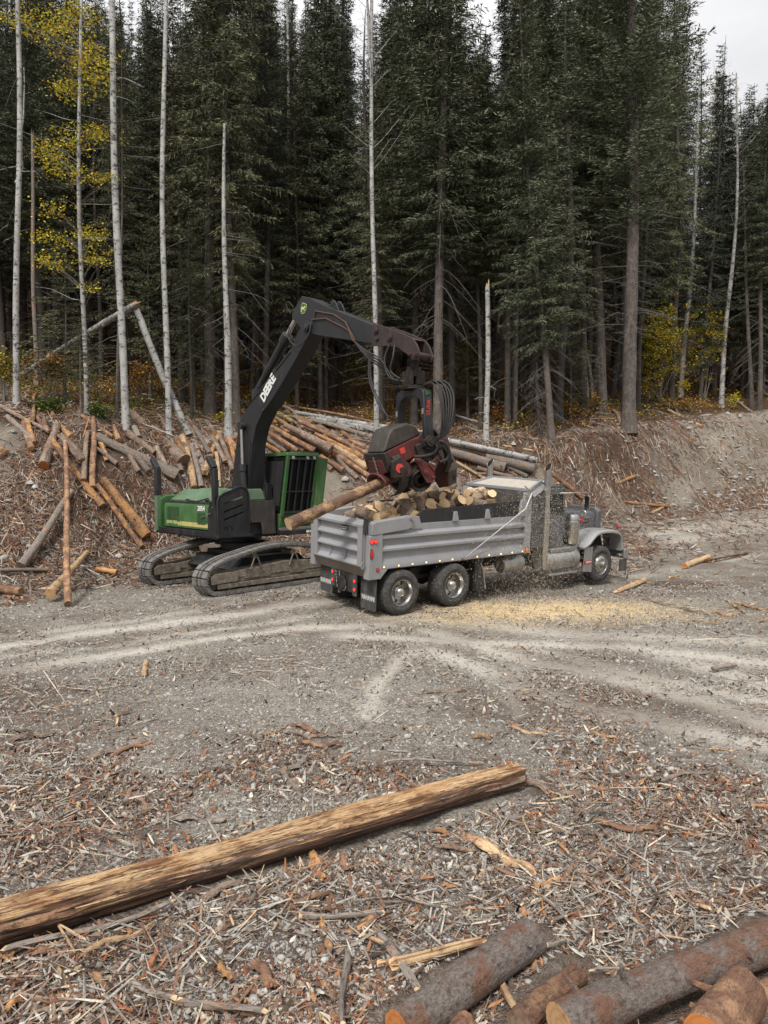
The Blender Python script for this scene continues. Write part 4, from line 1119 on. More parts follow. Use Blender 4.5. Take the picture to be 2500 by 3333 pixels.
    # torn bark fringes and fibres that cling to it
    for j in range(20):
        tt = r.uniform(0.0, 0.78); ln = r.uniform(0.3, 1.3); sd = au + r.choice([-1.25, -1.45, 1.2, 1.4, 1.6]) + r.normal(0, .12)
        Rr = rA + (rB - rA) * tt; dv = Vector((math.cos(sd), math.sin(sd), 0)); sv = Vector((-dv.y, dv.x, 0)); w = r.uniform(.012, .035); n_ = 9
        V_ = []; F_ = []
        for q_ in range(n_):
            s_ = q_ / (n_ - 1); lift_ = Rr * (1.0 + .06 * math.sin(s_ * 5 + j)) + .035 * (s_ ** 4) * r.uniform(.3, 1.2) + .006
            ww = w * (1 - s_ ** 3 * .8) * r.uniform(.7, 1.2); c_ = dv * lift_ + Vector((0, 0, tt * L + s_ * ln)) + sv * (.02 * math.sin(s_ * 4 + j))
            V_ += [c_ - sv * ww, c_ + dv * .008, c_ + sv * ww, c_ - dv * .012]
        for q_ in range(n_ - 1):
            for k in range(4): F_.append((q_ * 4 + k, q_ * 4 + (k + 1) % 4, q_ * 4 + 4 + (k + 1) % 4, q_ * 4 + 4 + k))
        F_ += [(0, 1, 2, 3), tuple(range(4 * n_ - 4, 4 * n_))]
        mb = MB(); mb.add(V_, F_); mb.build('torn_bark', M[['log_red', 'log_brown', 'log_pale'][j % 3]], o, smooth=50)
    for j in range(26):
        tt = r.uniform(0.02, 0.8); z = tt * L; side = r.choice([-1, 1]) * r.uniform(0.9, 1.5) + au + r.normal(0, 0.2)
        Rr = (rA + (rB - rA) * tt) * 1.02
        p = Vector((Rr * math.cos(side), Rr * math.sin(side), z))
        mb = MB(); ln = r.uniform(0.15, 0.5); w = r.uniform(0.003, 0.010)
        pts = [p + Vector((math.cos(side) * 0.008 * math.sin(q_ * 2), math.sin(side) * 0.008, ln * (q_ / 5 - 0.5))) + Vector((math.cos(side), math.sin(side), 0)) * (0.03 * (q_ / 5) ** 3) for q_ in range(6)]
        mb.tube(pts, [w * 0.3, w, w * .9, w * .8, w * .6, w * 0.2], 5)
        mb.build('bark_fibre', M['log_brown'] if j % 4 else M['log_red'], o, smooth=60)
split_log()

def fg(x0, y0, x1, y1, w0, w1, bark, end, label, up0=0, up1=0, **kw):
    return plog('O', x0, y0, x1, y1, w0, w1, bark, end, label, up0, up1, name='log', cat='log', sides=36, seg=0.05, rough=0.012, **kw)
M['fg_bark'] = wood_material('wet_spruce_log_bark', (0.27, 0.235, 0.21), (0.165, 0.13, 0.11), (0.22, 0.115, 0.075), 0.50, 0.60, zs=0.5, sc=9, dark=(0.07, 0.045, 0.033), dark_amt=0.75, bmp=0.8, rough=0.7)
M['fg_bark_red'] = wood_material('red_spruce_log_bark', (0.23, 0.12, 0.075), (0.16, 0.085, 0.055), (0.36, 0.21, 0.12), 0.52, 0.64, zs=0.4, sc=7, dark=(0.06, 0.036, 0.026), dark_amt=0.75, bmp=0.8, rough=0.75)
fg(640, 862, 60, 1275, 142, 168, 'fg_bark', 'end_orange', 'thick grey-red log with its blunt end near the lower middle of the foreground', 0.02, 0.05, stubs=3, bend=0.01)
fg(1760, 850, 760, 1245, 150, 170, 'fg_bark', 'end_tan', 'thick grey log running in from the right edge with broken branch stubs', 0.06, 0.10, stubs=7, bend=0.02)
fg(850, 1020, 590, 1240, 108, 135, 'fg_bark_red', 'end_grey', 'broken reddish stump of a log between the two thick grey logs', 0.0, 0.0, stubs=2, broken=(0.22, 0), splits=0.1)
fg(1560, 1105, 1400, 1330, 190, 205, 'fg_bark_red', 'end_orange', 'stout reddish log in the lower right corner', 0.10, 0.16, stubs=3, bend=0.01)
fg(350, 1255, 280, 1400, 120, 130, 'fg_bark_red', 'end_orange', 'short log top just showing at the bottom edge', 0.0, 0.05, stubs=1, bend=0.01)
fg(1300, 1300, 1700, 1120, 150, 150, 'fg_bark_red', 'end_grey', 'dark log lying underneath the right-hand logs', -0.15, -0.1, stubs=1)
fg(445, 880, 20, 985, 34, 50, 'log_pale', 'end_pale', 'pale split wood lying behind the thick blunt log', 0.02, 0.02, broken=(0.2, 0.1), splits=0.3)
fg(170, 945, -30, 990, 34, 40, 'log_pale', 'end_pale', 'second pale split piece left of the first', 0.0, 0.0, broken=(0.15, 0.1), splits=0.3)
# ------------------------------------------------------------------ vehicle materials
M['truck_grey'] = paint('silver_grey_paint', (0.29, 0.292, 0.305), (0.34, 0.31, 0.27), 0.35, 0.42, 0.15, 1.6, 0.86, 0.03)
M['cab_grey'] = paint('dark_grey_cab_paint', (0.105, 0.109, 0.116), (0.27, 0.24, 0.20), 0.18, 0.28, 0.2, 1.6, 0.8, 0.02, coat=0.5)
M['fender_grey'] = paint('fender_grey_paint', (0.30, 0.30, 0.30), (0.33, 0.30, 0.25), 0.25, 0.33, 0.2, 1.6, 0.9, 0.02, coat=0.3)
M['chrome'] = paint('polished_metal', (0.62, 0.61, 0.59), (0.25, 0.21, 0.16), 0.45, 0.14, 1.0, 3, 0.85, 0.02)
M['alu'] = paint('aluminium', (0.50, 0.50, 0.49), (0.27, 0.23, 0.18), 0.5, 0.35, 0.9, 3, 0.85, 0.03)
M['frame_black'] = paint('dusty_black_frame', (0.025, 0.024, 0.023), (0.16, 0.14, 0.115), 0.45, 0.7, 0.0, 3, 0.7, 0.08)
M['board_black'] = paint('black_side_board', (0.018, 0.018, 0.019), (0.12, 0.10, 0.08), 0.2, 0.5, 0.0, 3, 0.8, 0.05)
M['rubber'] = paint('tyre_rubber', (0.045, 0.044, 0.043), (0.19, 0.17, 0.145), 0.55, 0.85, 0.0, 4, 0.8, 0.12, streak=False)
M['flap'] = paint('mud_flap_rubber', (0.05, 0.05, 0.05), (0.20, 0.18, 0.155), 0.5, 0.8, 0.0, 3, 0.8, 0.08)
M['white_paint'] = paint('white_lettering', (0.74, 0.74, 0.72), (0.30, 0.27, 0.22), 0.4, 0.6, 0, 8, 0.9, 0.0)
M['inner_steel'] = paint('worn_box_steel', (0.10, 0.097, 0.093), (0.26, 0.20, 0.14), 0.6, 0.5, 0.4, 2.5, 0.8, 0.05)
def plain(name, c, rough=0.4, metal=0, emit=None, trans=0):
    m, nt, b = newmat(name)
    co = coords(nt); n = noise(nt, co, 20, 3)
    nt.links.new(mixc(nt, ramp(nt, n, 0.3, 0.7), c, tuple(x * 0.8 for x in c)), b.inputs['Base Color'])
    b.inputs['Roughness'].default_value = rough; b.inputs['Metallic'].default_value = metal
    if trans: b.inputs['Transmission Weight'].default_value = trans
    if emit:
        b.inputs['Emission Color'].default_value = (*c, 1); b.inputs['Emission Strength'].default_value = emit
    return m
M['red_lens'] = plain('red_lens', (0.62, 0.02, 0.015), 0.12)
M['red_lit'] = plain('red_lamp_lit', (0.85, 0.045, 0.03), 0.12, emit=0.35)
M['amber'] = plain('amber_lens', (0.85, 0.24, 0.03), 0.15)
M['marker_lit'] = plain('amber_marker_lit', (1.0, 0.72, 0.30), 0.2, emit=1.0)
M['glass'] = plain('dark_cab_glass', (0.03, 0.036, 0.036), 0.06)
M['sawdust_top'] = paint('sawdust_covered_top', (0.44, 0.40, 0.34), (0.34, 0.30, 0.25), 0.5, 0.9, 0, 6, 0.85, 0.2, streak=False)
M['rust'] = paint('rusty_sill', (0.19, 0.165, 0.14), (0.24, 0.13, 0.06), 0.7, 0.7, 0.1, 2.0, 0.7, 0.1)
M['red_sign'] = plain('red_flap_print', (0.42, 0.045, 0.035), 0.6)
M['blue_print'] = plain('faded_blue_emblem', (0.05, 0.075, 0.22), 0.5)

def text_mesh(txt, size, extrude=0.002, offset=0.0, spacing=1.0, shear=0.0):
    cu = bpy.data.curves.new('lettering', 'FONT'); cu.body = txt; cu.size = size; cu.extrude = extrude; cu.offset = offset
    cu.space_character = spacing; cu.shear = shear; cu.align_x = 'CENTER'; cu.align_y = 'CENTER'; cu.resolution_u = 3
    o = bpy.data.objects.new('lettering', cu); C.objects.link(o)
    bpy.context.view_layer.update()
    me = bpy.data.meshes.new_from_object(o.evaluated_get(bpy.context.evaluated_depsgraph_get()))
    bpy.data.objects.remove(o); bpy.data.curves.remove(cu)
    return me

def lettering(txt, size, mat, parent, loc, X, Yd, name='lettering', sx=1.0, **kw):
    """text whose baseline runs along X and whose up is Yd (parent space)"""
    me = text_mesh(txt, size, **kw); me.materials.clear(); me.materials.append(mat)
    X = Vector(X).normalized(); Yd = Vector(Yd); Yd = (Yd - X * Yd.dot(X)).normalized(); Z = X.cross(Yd)
    o = obj(name, me, parent)
    m4 = Matrix(((X.x * sx, Yd.x, Z.x, loc[0]), (X.y * sx, Yd.y, Z.y, loc[1]), (X.z * sx, Yd.z, Z.z, loc[2]), (0, 0, 0, 1)))
    o.matrix_local = m4
    return o

# ------------------------------------------------------------------ the dump truck (x forward, y to its left, z up)
truck = thing('dump_truck', 'grey dump truck with a ribbed box full of short sawn log blocks', 'dump truck')
_pw = Vector((0.42, 17.0, 0.53)); _pl = Vector((0, -1.25, 0.54))
Mt = Matrix.Translation(_pw) @ Matrix.Rotation(R_(36.8), 4, 'Z') @ Matrix.Rotation(R_(-0.9), 4, 'Y') @ Matrix.Rotation(R_(3.3), 4, 'X') @ Matrix.Translation(-_pl)
truck.matrix_world = Mt
def tb(name, mb, mats, bevel=0.006, parent=None, **kw): return mb.build(name, mats, parent or truck, bevel, **kw)

# --- box
box = MB()
prof = [(1.17, 2.13), (1.17, 1.965), (1.245, 1.905), (1.245, 1.835), (1.15, 1.80), (1.15, 1.69), (1.245, 1.61), (1.245, 1.55), (1.15, 1.515), (1.15, 1.40), (1.245, 1.255), (1.245, 1.14), (1.06, 1.14), (1.06, 2.13)]
for s in (-1, 1):
    box.prism([(y * s, z) for y, z in prof], -0.62, 4.22, 'yz')
    # rear pillar and top board
    yo = 1.26 * s; yi = 1.05 * s
    pl = [(-0.97, 0.93), (-0.62, 0.93), (-0.60, 1.135), (-0.60, 1.97), (-0.90, 1.93), (-0.955, 1.93)]
    box.prism(pl, min(yo, yi), max(yo, yi), 'xz')
    box.prism([(-0.62, 0.955), (-0.62, 1.137), (-0.44, 1.137)], min(yo, yi), max(yo, yi), 'xz')
    yo2 = 1.272 * s
    box.prism([(-0.90, 1.94), (0.12, 2.02), (0.235, 2.06), (0.26, 2.12), (0.26, 2.33), (-0.80, 2.235), (-0.90, 2.20)], min(yo2, yi), max(yo2, yi), 'xz')
    box.prism([(0.262, 2.0), (0.62, 2.0), (0.56, 2.13), (0.50, 2.30), (0.262, 2.32)], min(1.20 * s, yi), max(1.20 * s, yi), 'xz')
    # front post
    box.box(4.08, 4.30, min(1.262 * s, yi), max(1.262 * s, yi), 1.13, 2.28)
    box.prism([(4.10, 2.28), (4.30, 2.28), (4.30, 2.74), (4.17, 2.74)], min(1.262 * s, yi), max(1.262 * s, yi), 'xz')
    for x0 in (1.56, 2.65):
        box.prism([(x0, 2.12), (x0 + 0.19, 2.12), (x0 + 0.125, 2.36), (x0 + 0.03, 2.36)], min(1.225 * s, 1.17 * s), max(1.225 * s, 1.17 * s), 'xz')
    box.prism([(3.86, 2.12), (4.075, 2.12), (4.075, 2.56), (3.94, 2.56)], min(1.225 * s, 1.17 * s), max(1.225 * s, 1.17 * s), 'xz')
tb('dump_box', box, M['truck_grey'], 0.010)
fl = MB(); fl.box(-0.88, 4.2, -1.05, 1.05, 1.08, 1.14); fl.box(4.20, 4.275, -1.05, 1.05, 1.14, 2.735)
for z in (1.5, 1.9, 2.3): fl.box(4.276, 4.33, -1.05, 1.05, z, z + 0.08)
tb('box_floor', fl, M['inner_steel'])
for s in (-1, 1):
    sb = MB(); sb.prism([(0.43, 2.132), (4.07, 2.132), (3.98, 2.53), (0.66, 2.44), (0.45, 2.31)], min(1.165 * s, 1.11 * s), max(1.165 * s, 1.11 * s), 'xz')
    tb('side_board', sb, M['board_black'], 0.003)
# liner of the sides, seen inside
# --- tailgate
tg = MB()
tg.box(-0.935, -0.88, -1.04, 1.04, 1.20, 2.16)
tg.prism([(-0.90, 2.10), (-1.03, 2.10), (-1.03, 2.16), (-0.86, 2.255), (-0.86, 2.10)], -1.04, 1.04, 'xz')
for s in (-1, 1): tg.box(-1.025, -0.935, 0.86 * s if s > 0 else -1.04, 1.04 if s > 0 else -0.86, 1.20, 2.10)
for z in (1.83, 1.55): tg.prism([(-0.935, z + 0.10), (-1.02, z + 0.02), (-1.02, z - 0.02), (-0.935, z - 0.035)], -0.86, 0.86, 'xz')
tg.prism([(-0.935, 1.33), (-1.02, 1.24), (-1.02, 1.20), (-0.935, 1.20)], -0.86, 0.86, 'xz')
for y in (-0.30, 0.33): tg.prism([(-0.935, 1.52), (-1.0, 1.33), (-1.01, 1.25), (-0.935, 1.25)], y - 0.008, y + 0.008, 'xz')
gate = tb('tailgate', tg, M['truck_grey'], 0.006)
pt = MB(); pt.box(-0.952, -0.937, -0.36, -0.10, 1.955, 2.065); pl_ = tb('name_plate', pt, M['frame_black'], 0.002, parent=gate)
fp = MB(); fp.box(-0.9545, -0.9525, -0.34, -0.12, 1.972, 1.982); fp.box(-0.9545, -0.9525, -0.34, -0.12, 1.99, 1.994); tb('plate_print', fp, M['white_paint'], 0, parent=gate)
lettering('NAHANNI', 0.055, M['white_paint'], gate, (-0.9535, -0.23, 2.025), (0, -1, 0), (0, 0, 1))
for s in (-1, 1):
    hg = MB(); hg.box(-1.0, -0.93, 1.052 * s if s > 0 else -1.13, 1.13 if s > 0 else -1.052, 1.95, 2.27); hg.cyl((-0.93, 1.0 * s, 2.30), (-0.93, 1.16 * s, 2.30), 0.045, 14)
    tb('hinge', hg, M['frame_black'], 0.006, parent=gate)
lt = MB(); lt.cyl((-1.0, -1.10, 1.95), (-1.0, -1.10, 1.30), 0.012, 8); lt.box(-1.03, -0.98, -1.13, -1.06, 1.16, 1.24)
lt.tube([(-1.03, -1.10, 1.33), (-1.06, -1.08, 1.25), (-1.05, -1.10, 1.17), (-1.02, -1.13, 1.22), (-1.03, -1.12, 1.3)], 0.016, 8); tb('latch', lt, M['alu'], 0, parent=gate)
ap = MB(); ap.hexa([(-1.0, -1.048, 1.19), (-0.86, -1.048, 0.945), (-0.82, -1.048, 0.945), (-0.9, -1.048, 1.19)], [(-1.0, 1.048, 1.19), (-0.86, 1.048, 0.945), (-0.82, 1.048, 0.945), (-0.9, 1.048, 1.19)])
tb('rear_sill', ap, M['rust'], 0.004)

# lights on the box
def lamp(name, p, r, mat, axis='y', parent=None, d=0.02, oval=None):
    mb = MB(); p = Vector(p); n = Vector((0, -1, 0)) if axis == 'y' else Vector((-1, 0, 0)) if axis == 'x' else Vector(axis)
    mb.mat(0).cyl(p, p + n * d * 0.6, r * 1.15, 18); mb.mat(1).tube([p + n * d * 0.5, p + n * d, p + n * d * 1.4], [r, r * 0.95, r * 0.6], 18)
    if oval: mb.v = [(v[0], v[1], p.z + (v[2] - p.z) * oval) for v in mb.v]
    return tb(name, mb, [M['frame_black'], mat], 0, parent=parent)
lamp('tail_lamp', (-0.915, -1.262, 1.80), 0.048, M['red_lit']); lamp('tail_lamp', (-0.80, -1.262, 1.80), 0.048, M['red_lit'])
lamp('side_lamp', (-0.905, -1.262, 1.52), 0.04, M['red_lens'], oval=2.6)
lamp('side_lamp', (-0.73, -1.262, 1.15), 0.042, M['red_lens'])
for i, x in enumerate((-0.55, -0.13, 0.28, 0.70, 1.12, 1.53, 1.95, 2.36, 2.78, 3.2, 3.62, 4.0)):
    if i == 6: continue
    lamp('marker_lamp', (x, -1.247, 1.195), 0.020, M['marker_lit'])
lamp('side_lamp', (4.17, -1.264, 1.22), 0.06, M['amber'])
# tarp arm
ta = MB(); ta.tube([(1.88, -1.31, 1.20), (3.98, -1.33, 2.33), (4.2, -1.33, 2.74), (3.92, -1.32, 2.93)], 0.017, 10); ta.cyl((1.88, -1.24, 1.2), (1.88, -1.35, 1.2), 0.04, 14)
ta.cyl((4.12, -1.24, 2.68), (4.12, -1.30, 2.68), 0.065, 18)
ta.cyl((0.20, -1.26, 2.27), (0.20, -1.34, 2.27), 0.045, 12)
tb('tarp_arm', ta, M['alu'], 0)
# cab shield
cs = MB()
def quadplate(mb, pts, th):
    lo = [(x, y, z - th) for x, y, z in pts]; mb.hexa(lo, pts)
quadplate(cs, [(4.25, -1.20, 2.785), (5.02, -0.90, 3.0), (5.02, 0.90, 3.0), (4.25, 1.20, 2.785)], 0.05)
cs.bar((4.25, -1.20, 2.80), (4.25, 1.20, 2.80), 0.06, 0.08); cs.bar((5.02, -0.93, 3.0), (5.02, 0.93, 3.0), 0.06, 0.09)
for s in (-1, 1): cs.bar((4.25, 1.20 * s, 2.80), (5.02, 0.92 * s, 3.0), 0.06, 0.09); cs.hexa([(4.3, 1.22 * s, 2.72), (5.0, 0.95 * s, 2.93), (5.25, 0.98 * s, 2.86), (4.4, 1.23 * s, 2.60)], [(4.3, 1.20 * s, 2.74), (5.0, 0.93 * s, 2.95), (5.25, 0.96 * s, 2.88), (4.4, 1.21 * s, 2.62)])
shield = tb('cab_shield', cs, M['truck_grey'], 0.006)
sw = MB(); quadplate(sw, [(4.30, -1.12, 2.812), (4.97, -0.85, 3.0), (4.97, 0.85, 3.0), (4.30, 1.12, 2.812)], 0.012); tb('sawdust_layer', sw, M['sawdust_top'], 0, parent=shield)

# --- chassis
ch = MB()
for s in (-1, 1): ch.box(-0.80, 8.45, 0.38 * s if s > 0 else -0.46, 0.46 if s > 0 else -0.38, 0.72, 0.98)
for x in (-0.7, 0.8, 2.4, 4.0, 5.5, 8.3): ch.box(x, x + 0.09, -0.38, 0.38, 0.76, 0.94)
ch.box(-0.6, 4.2, -0.50, -0.36, 0.985, 1.08); ch.box(-0.6, 4.2, 0.36, 0.50, 0.985, 1.08)
for x in (0.0, 1.63): ch.cyl((x, -0.95, 0.54), (x, 0.95, 0.54), 0.09, 14); ch.lathe([(0.0, -0.20), (0.16, -0.16), (0.21, 0), (0.16, 0.16), (0, 0.2)], 20, 'x', (x, 0, 0.56)); ch.cyl((x, 0, 0.55), (x + 0.5, 0, 0.62), 0.1, 12)
ch.cyl((7.43, -0.9, 0.54), (7.43, 0.9, 0.54), 0.06, 12); ch.cyl((2.1, 0, 0.62), (5.5, 0, 0.75), 0.06, 12)
for s in (-1, 1): ch.bar((0.0, .6 * s, 0.72), (1.63, .6 * s, 0.72), 0.1, 0.1); ch.box(0.7, 0.95, 0.50 * s if s > 0 else -0.66, 0.66 if s > 0 else -0.50, 0.5, 0.95)
ch.box(2.6, 3.1, -0.7, 0.7, 0.55, 0.98); ch.box(4.6, 7.9, -0.36, 0.36, 0.55, 1.15)
ch.box(-0.84, -0.80, -0.46, 0.46, 0.48, 0.98); ch.lathe([(0, 0), (0.15, 0.0), (0.19, 0.05), (0.1, 0.12), (0, 0.12)], 18, 'x', (-0.93, -0.05, 0.66)); ch.cyl((-0.95, -0.05, 0.55), (-0.85, -0.05, 0.55), 0.1, 14)
tb('chassis', ch, M['frame_black'], 0.008)
for y_, z_ in ((-0.62, 0.42), (0.30, 0.52)): tp = MB(); tp.box(-0.86, -0.83, y_, y_ + 0.16, z_, 0.95); tb('lamp_bracket', tp, M['flap'], 0.004)
for y, z in ((0.38, 0.86), (0.38, 0.66), (-0.56, 0.78), (-0.56, 0.58)): lamp('tail_lamp', (-0.862, y, z), 0.045, M['red_lit'], 'x')
def chain(p0, p1, sag, name='chain', n=22):
    mb = MB(); p0 = Vector(p0); p1 = Vector(p1)
    for i in range(n):
        t = (i + 0.5) / n; p = p0.lerp(p1, t) + Vector((0, 0, -sag * 4 * t * (1 - t))); a = 0 if i % 2 else PI / 2
        d = ((p1 - p0) + Vector((0, 0, -sag * 4 * (1 - 2 * t)))).normalized()
        u = d.cross(Vector((math.cos(a), math.sin(a), 0.01))).normalized(); L = (p1 - p0).length / n * 0.85 + 0.01
        ring = [p + d * L * math.cos(k * PI / 4) + u * L * 0.45 * math.sin(k * PI / 4) for k in range(9)]
        mb.tube(ring, 0.006, 5, False)
    return tb(name, mb, M['alu'], 0)
chain((-0.9, 0.20, 0.95), (-0.9, -0.12, 0.75), 0.42); chain((-0.9, 0.05, 0.95), (-0.9, -0.25, 0.6), 0.25); chain((-0.76, 0.56, 1.0), (-0.76, 0.56, 0.60), 0)

def flap(x, y0, y1, z0, z1, name='mud_flap', txt=None, tilt=0.0, mat='flap'):
    mb = MB(); r = 0.06
    pts = [(y0, z1), (y0, z0 + r), (y0 + r * .3, z0 + r * .3), (y0 + r, z0), (y1 - r, z0), (y1 - r * .3, z0 + r * .3), (y1, z0 + r), (y1, z1)]
    mb.prism(pts, x, x + 0.014, 'yz')
    mb.prism([(y0 + .01, z1 - .34), (y0 + .01, z1 - .355), (y1 - .01, z1 - .355), (y1 - .01, z1 - .34)], x - 0.008, x, 'yz')
    o = tb(name, mb, M[mat], 0.003)
    if txt: lettering(txt, 0.165, M['white_paint'], o, (x - 0.005, (y0 + y1) / 2, z0 + 0.27), (0, -1, 0), (0, 0, 1), offset=0.002, sx=0.62, spacing=1.12)
    return o
flap(-0.74, -1.24, -0.63, 0.17, 0.93, txt='NAHANNI'); flap(-0.74, 0.58, 1.14, 0.26, 0.98, txt='NAHANNI')
g_ = MB(); g_.prism([(2.42, 1.12), (2.62, 1.12), (2.68, 0.9), (2.80, 0.28), (2.55, 0.22), (2.42, 0.5)], -1.15, -0.62, 'xz'); tb('wheel_guard', g_, M['frame_black'], 0.005)
ge = MB(); ge.tube([(2.60, -1.155, 1.0), (2.70, -1.155, 0.8), (2.80, -1.155, 0.3)], 0.016, 6); tb('guard_edge', ge, M['alu'], 0)

# --- wheels
def make_wheel(x, y, side, front=False):
    w = bpy.data.objects.new('wheel', None); C.objects.link(w); w.parent = truck; w.location = (x, y, 0.54); w.rotation_euler = (0, random.uniform(0, 6), 0) if side < 0 else (0, 0, PI)
    W = 0.33 if front else 0.43; R = 0.54
    # outer face at y = 0, tread runs inwards (+y)
    pr = [(0.305, 0.03), (0.32, 0.005), (0.40, -0.022), (0.47, -0.012), (0.507, 0.012), (0.515, 0.022), (0.532, 0.035)]
    ng = 4
    for g in range(ng + 1):
        a = 0.045 + g * (W - 0.09) / (ng + 1); b_ = a + (W - 0.09) / (ng + 1)
        pr += [(R, a), (R, b_ - 0.014)]
        if g < ng: pr += [(R - 0.015, b_ - 0.012), (R - 0.015, b_)]
    pr += [(0.532, W - 0.035), (0.50, W - 0.01), (0.42, W + 0.015), (0.31, W - 0.02), (0.30, W * 0.5)]
    mb = MB(); mb.lathe(pr, 72, 'y', closed=True)
    # sipes: small dents along the tread
    nv = len(pr)
    for k in range(72):
        for j in range(nv):
            i = k * nv + j; x_, y_, z_ = mb.v[i]; rr = math.hypot(x_, z_)
            if rr > 0.536 and (k % 2 == 0): s = (rr - 0.009) / rr; mb.v[i] = (x_ * s, y_, z_ * s)
    mb.build('tyre', M['rubber'], w, 0, smooth=25)
    rm = MB()
    if front:
        rm.lathe([(0.30, 0.05), (0.312, 0.02), (0.305, 0.0), (0.292, 0.01), (0.285, 0.03), (0.25, 0.03), (0.235, 0.0), (0.20, -0.02), (0.13, -0.03), (0.10, -0.03), (0.10, 0.10), (0.28, 0.12)], 48, 'y')
        rm.build('rim', M['chrome'], w, 0, smooth=40)
        nb = MB()
        for k in range(10):
            a = k * PI / 5; nb.cyl((0.165 * math.cos(a), -0.015, 0.165 * math.sin(a)), (0.165 * math.cos(a), -0.075, 0.165 * math.sin(a)), 0.022, 8, 0.014)
        nb.lathe([(0.095, -0.03), (0.09, -0.09), (0.06, -0.12), (0.0, -0.125)], 24, 'y')
        nb.build('hub_cap', M['chrome'], w, 0)
        hb = MB()
        for k in range(10):
            a = (k + .5) * PI / 5; hb.cyl((0.245 * math.cos(a), 0.004, 0.245 * math.sin(a)), (0.245 * math.cos(a), 0.016, 0.245 * math.sin(a)), 0.019, 10)
        hb.build('hand_hole', M['frame_black'], w, 0)
    else:
        rm.lathe([(0.30, 0.06), (0.314, 0.02), (0.31, -0.002), (0.297, 0.002), (0.287, 0.03), (0.272, 0.05), (0.262, 0.12), (0.255, 0.20), (0.235, 0.225), (0.14, 0.225), (0.12, 0.22)], 48, 'y')
        rm.build('rim', M['chrome'], w, 0, smooth=40)
        hb = MB(); hb.lathe([(0.24, 0.232), (0.15, 0.215), (0.14, 0.20), (0.135, 0.10), (0.115, 0.085), (0.11, 0.06), (0.085, 0.02), (0.045, 0.0), (0, -0.003)], 30, 'y')
        for k in range(10):
            a = k * PI / 5; hb.cyl((0.168 * math.cos(a), 0.222, 0.168 * math.sin(a)), (0.168 * math.cos(a), 0.18, 0.168 * math.sin(a)), 0.016, 8)
        hb.build('hub_cap', M['chrome'], w, 0, smooth=50)
        hh = MB()
        for k in range(8):
            a = (k + .5) * PI / 4; hh.cyl((0.215 * math.cos(a), 0.224, 0.215 * math.sin(a)), (0.215 * math.cos(a), 0.215, 0.215 * math.sin(a)), 0.026, 12)
        hh.build('hand_hole', M['frame_black'], w, 0)
for x in (0.0, 1.63):
    make_wheel(x, -1.25, -1); make_wheel(x, 1.25, 1)
make_wheel(7.43, -1.23, -1, True); make_wheel(7.43, 1.23, 1, True)

# --- tanks, steps, stacks
tk = MB(); tk.lathe([(0, 5.08), (0.26, 5.08), (0.315, 5.12), (0.32, 5.2), (0.32, 6.42), (0.31, 6.48), (0.25, 6.53), (0, 6.54)], 40, 'x', (0, -0.90, 0.80))
tank = tb('fuel_tank', tk, M['alu'], 0)
for x in (5.35, 6.15): b_ = MB(); b_.lathe([(0.322, x), (0.33, x), (0.33, x + 0.05), (0.322, x + 0.05)], 40, 'x', (0, -0.90, 0.80)); tb('tank_strap', b_, M['chrome'], 0, parent=tank)
st = MB(); st.box(5.20, 6.35, -1.18, -0.80, 1.105, 1.135)
for k in range(14): st.box(5.24 + k * 0.078, 5.28 + k * 0.078, -1.182, -1.16, 1.04, 1.10)
tb('tank_step', st, M['alu'], 0.004)
s2 = MB(); s2.box(5.22, 6.36, -1.22, -1.00, 0.40, 0.445); s2.bar((5.4, -1.1, 0.44), (5.4, -0.9, 0.6), 0.04); s2.bar((6.2, -1.1, 0.44), (6.2, -0.9, 0.6), 0.04)
tb('side_step', s2, M['alu'], 0.004)
at_ = MB(); at_.lathe([(0, 3.66), (0.2, 3.66), (0.235, 3.70), (0.24, 3.76), (0.24, 4.36), (0.22, 4.42), (0, 4.45)], 32, 'x', (0, -0.78, 0.80)); tb('air_tank', at_, M['alu'], 0)
def stack(y, top):
    mb = MB(); n = 24
    mb.tube([(5.04, y, 0.60), (5.03, y, 1.0), (5.04, y, 2.15)], [0.075, 0.105, 0.105], n)
    mb.tube([(5.04, y, 2.15), (5.04, y, 2.20)], [0.115, 0.115], n); mb.tube([(5.04, y, 2.24), (5.04, y, 2.28)], [0.115, 0.115], n)
    b0 = len(mb.v); ring = []
    for z in (2.10, top):
        for k in range(n):
            a = 2 * PI * k / n; ring.append((5.04 + 0.092 * math.cos(a), y + 0.092 * math.sin(a), z + (0.10 * math.cos(a) if z == top else 0)))
    inner = [(5.04 + 0.082 * math.cos(2 * PI * k / n), y + 0.082 * math.sin(2 * PI * k / n), top + 0.10 * math.cos(2 * PI * k / n)) for k in range(n)]
    deep = [(5.04 + 0.082 * math.cos(2 * PI * k / n), y + 0.082 * math.sin(2 * PI * k / n), top - 0.5) for k in range(n)]
    mb.add(ring + inner + deep, [(k, (k + 1) % n, n + (k + 1) % n, n + k) for k in range(n)] + [(n + k, n + (k + 1) % n, 2 * n + (k + 1) % n, 2 * n + k) for k in range(n)])
    mb.mat(1).add(inner + deep, [(k, (k + 1) % n, n + (k + 1) % n, n + k) for k in range(n)] + [tuple(range(n, 2 * n))])
    return tb('exhaust_stack', mb, [M['chrome'], M['board_black']], 0, smooth=40, fixn=False)
stack(-1.12, 3.40); stack(1.08, 3.42)

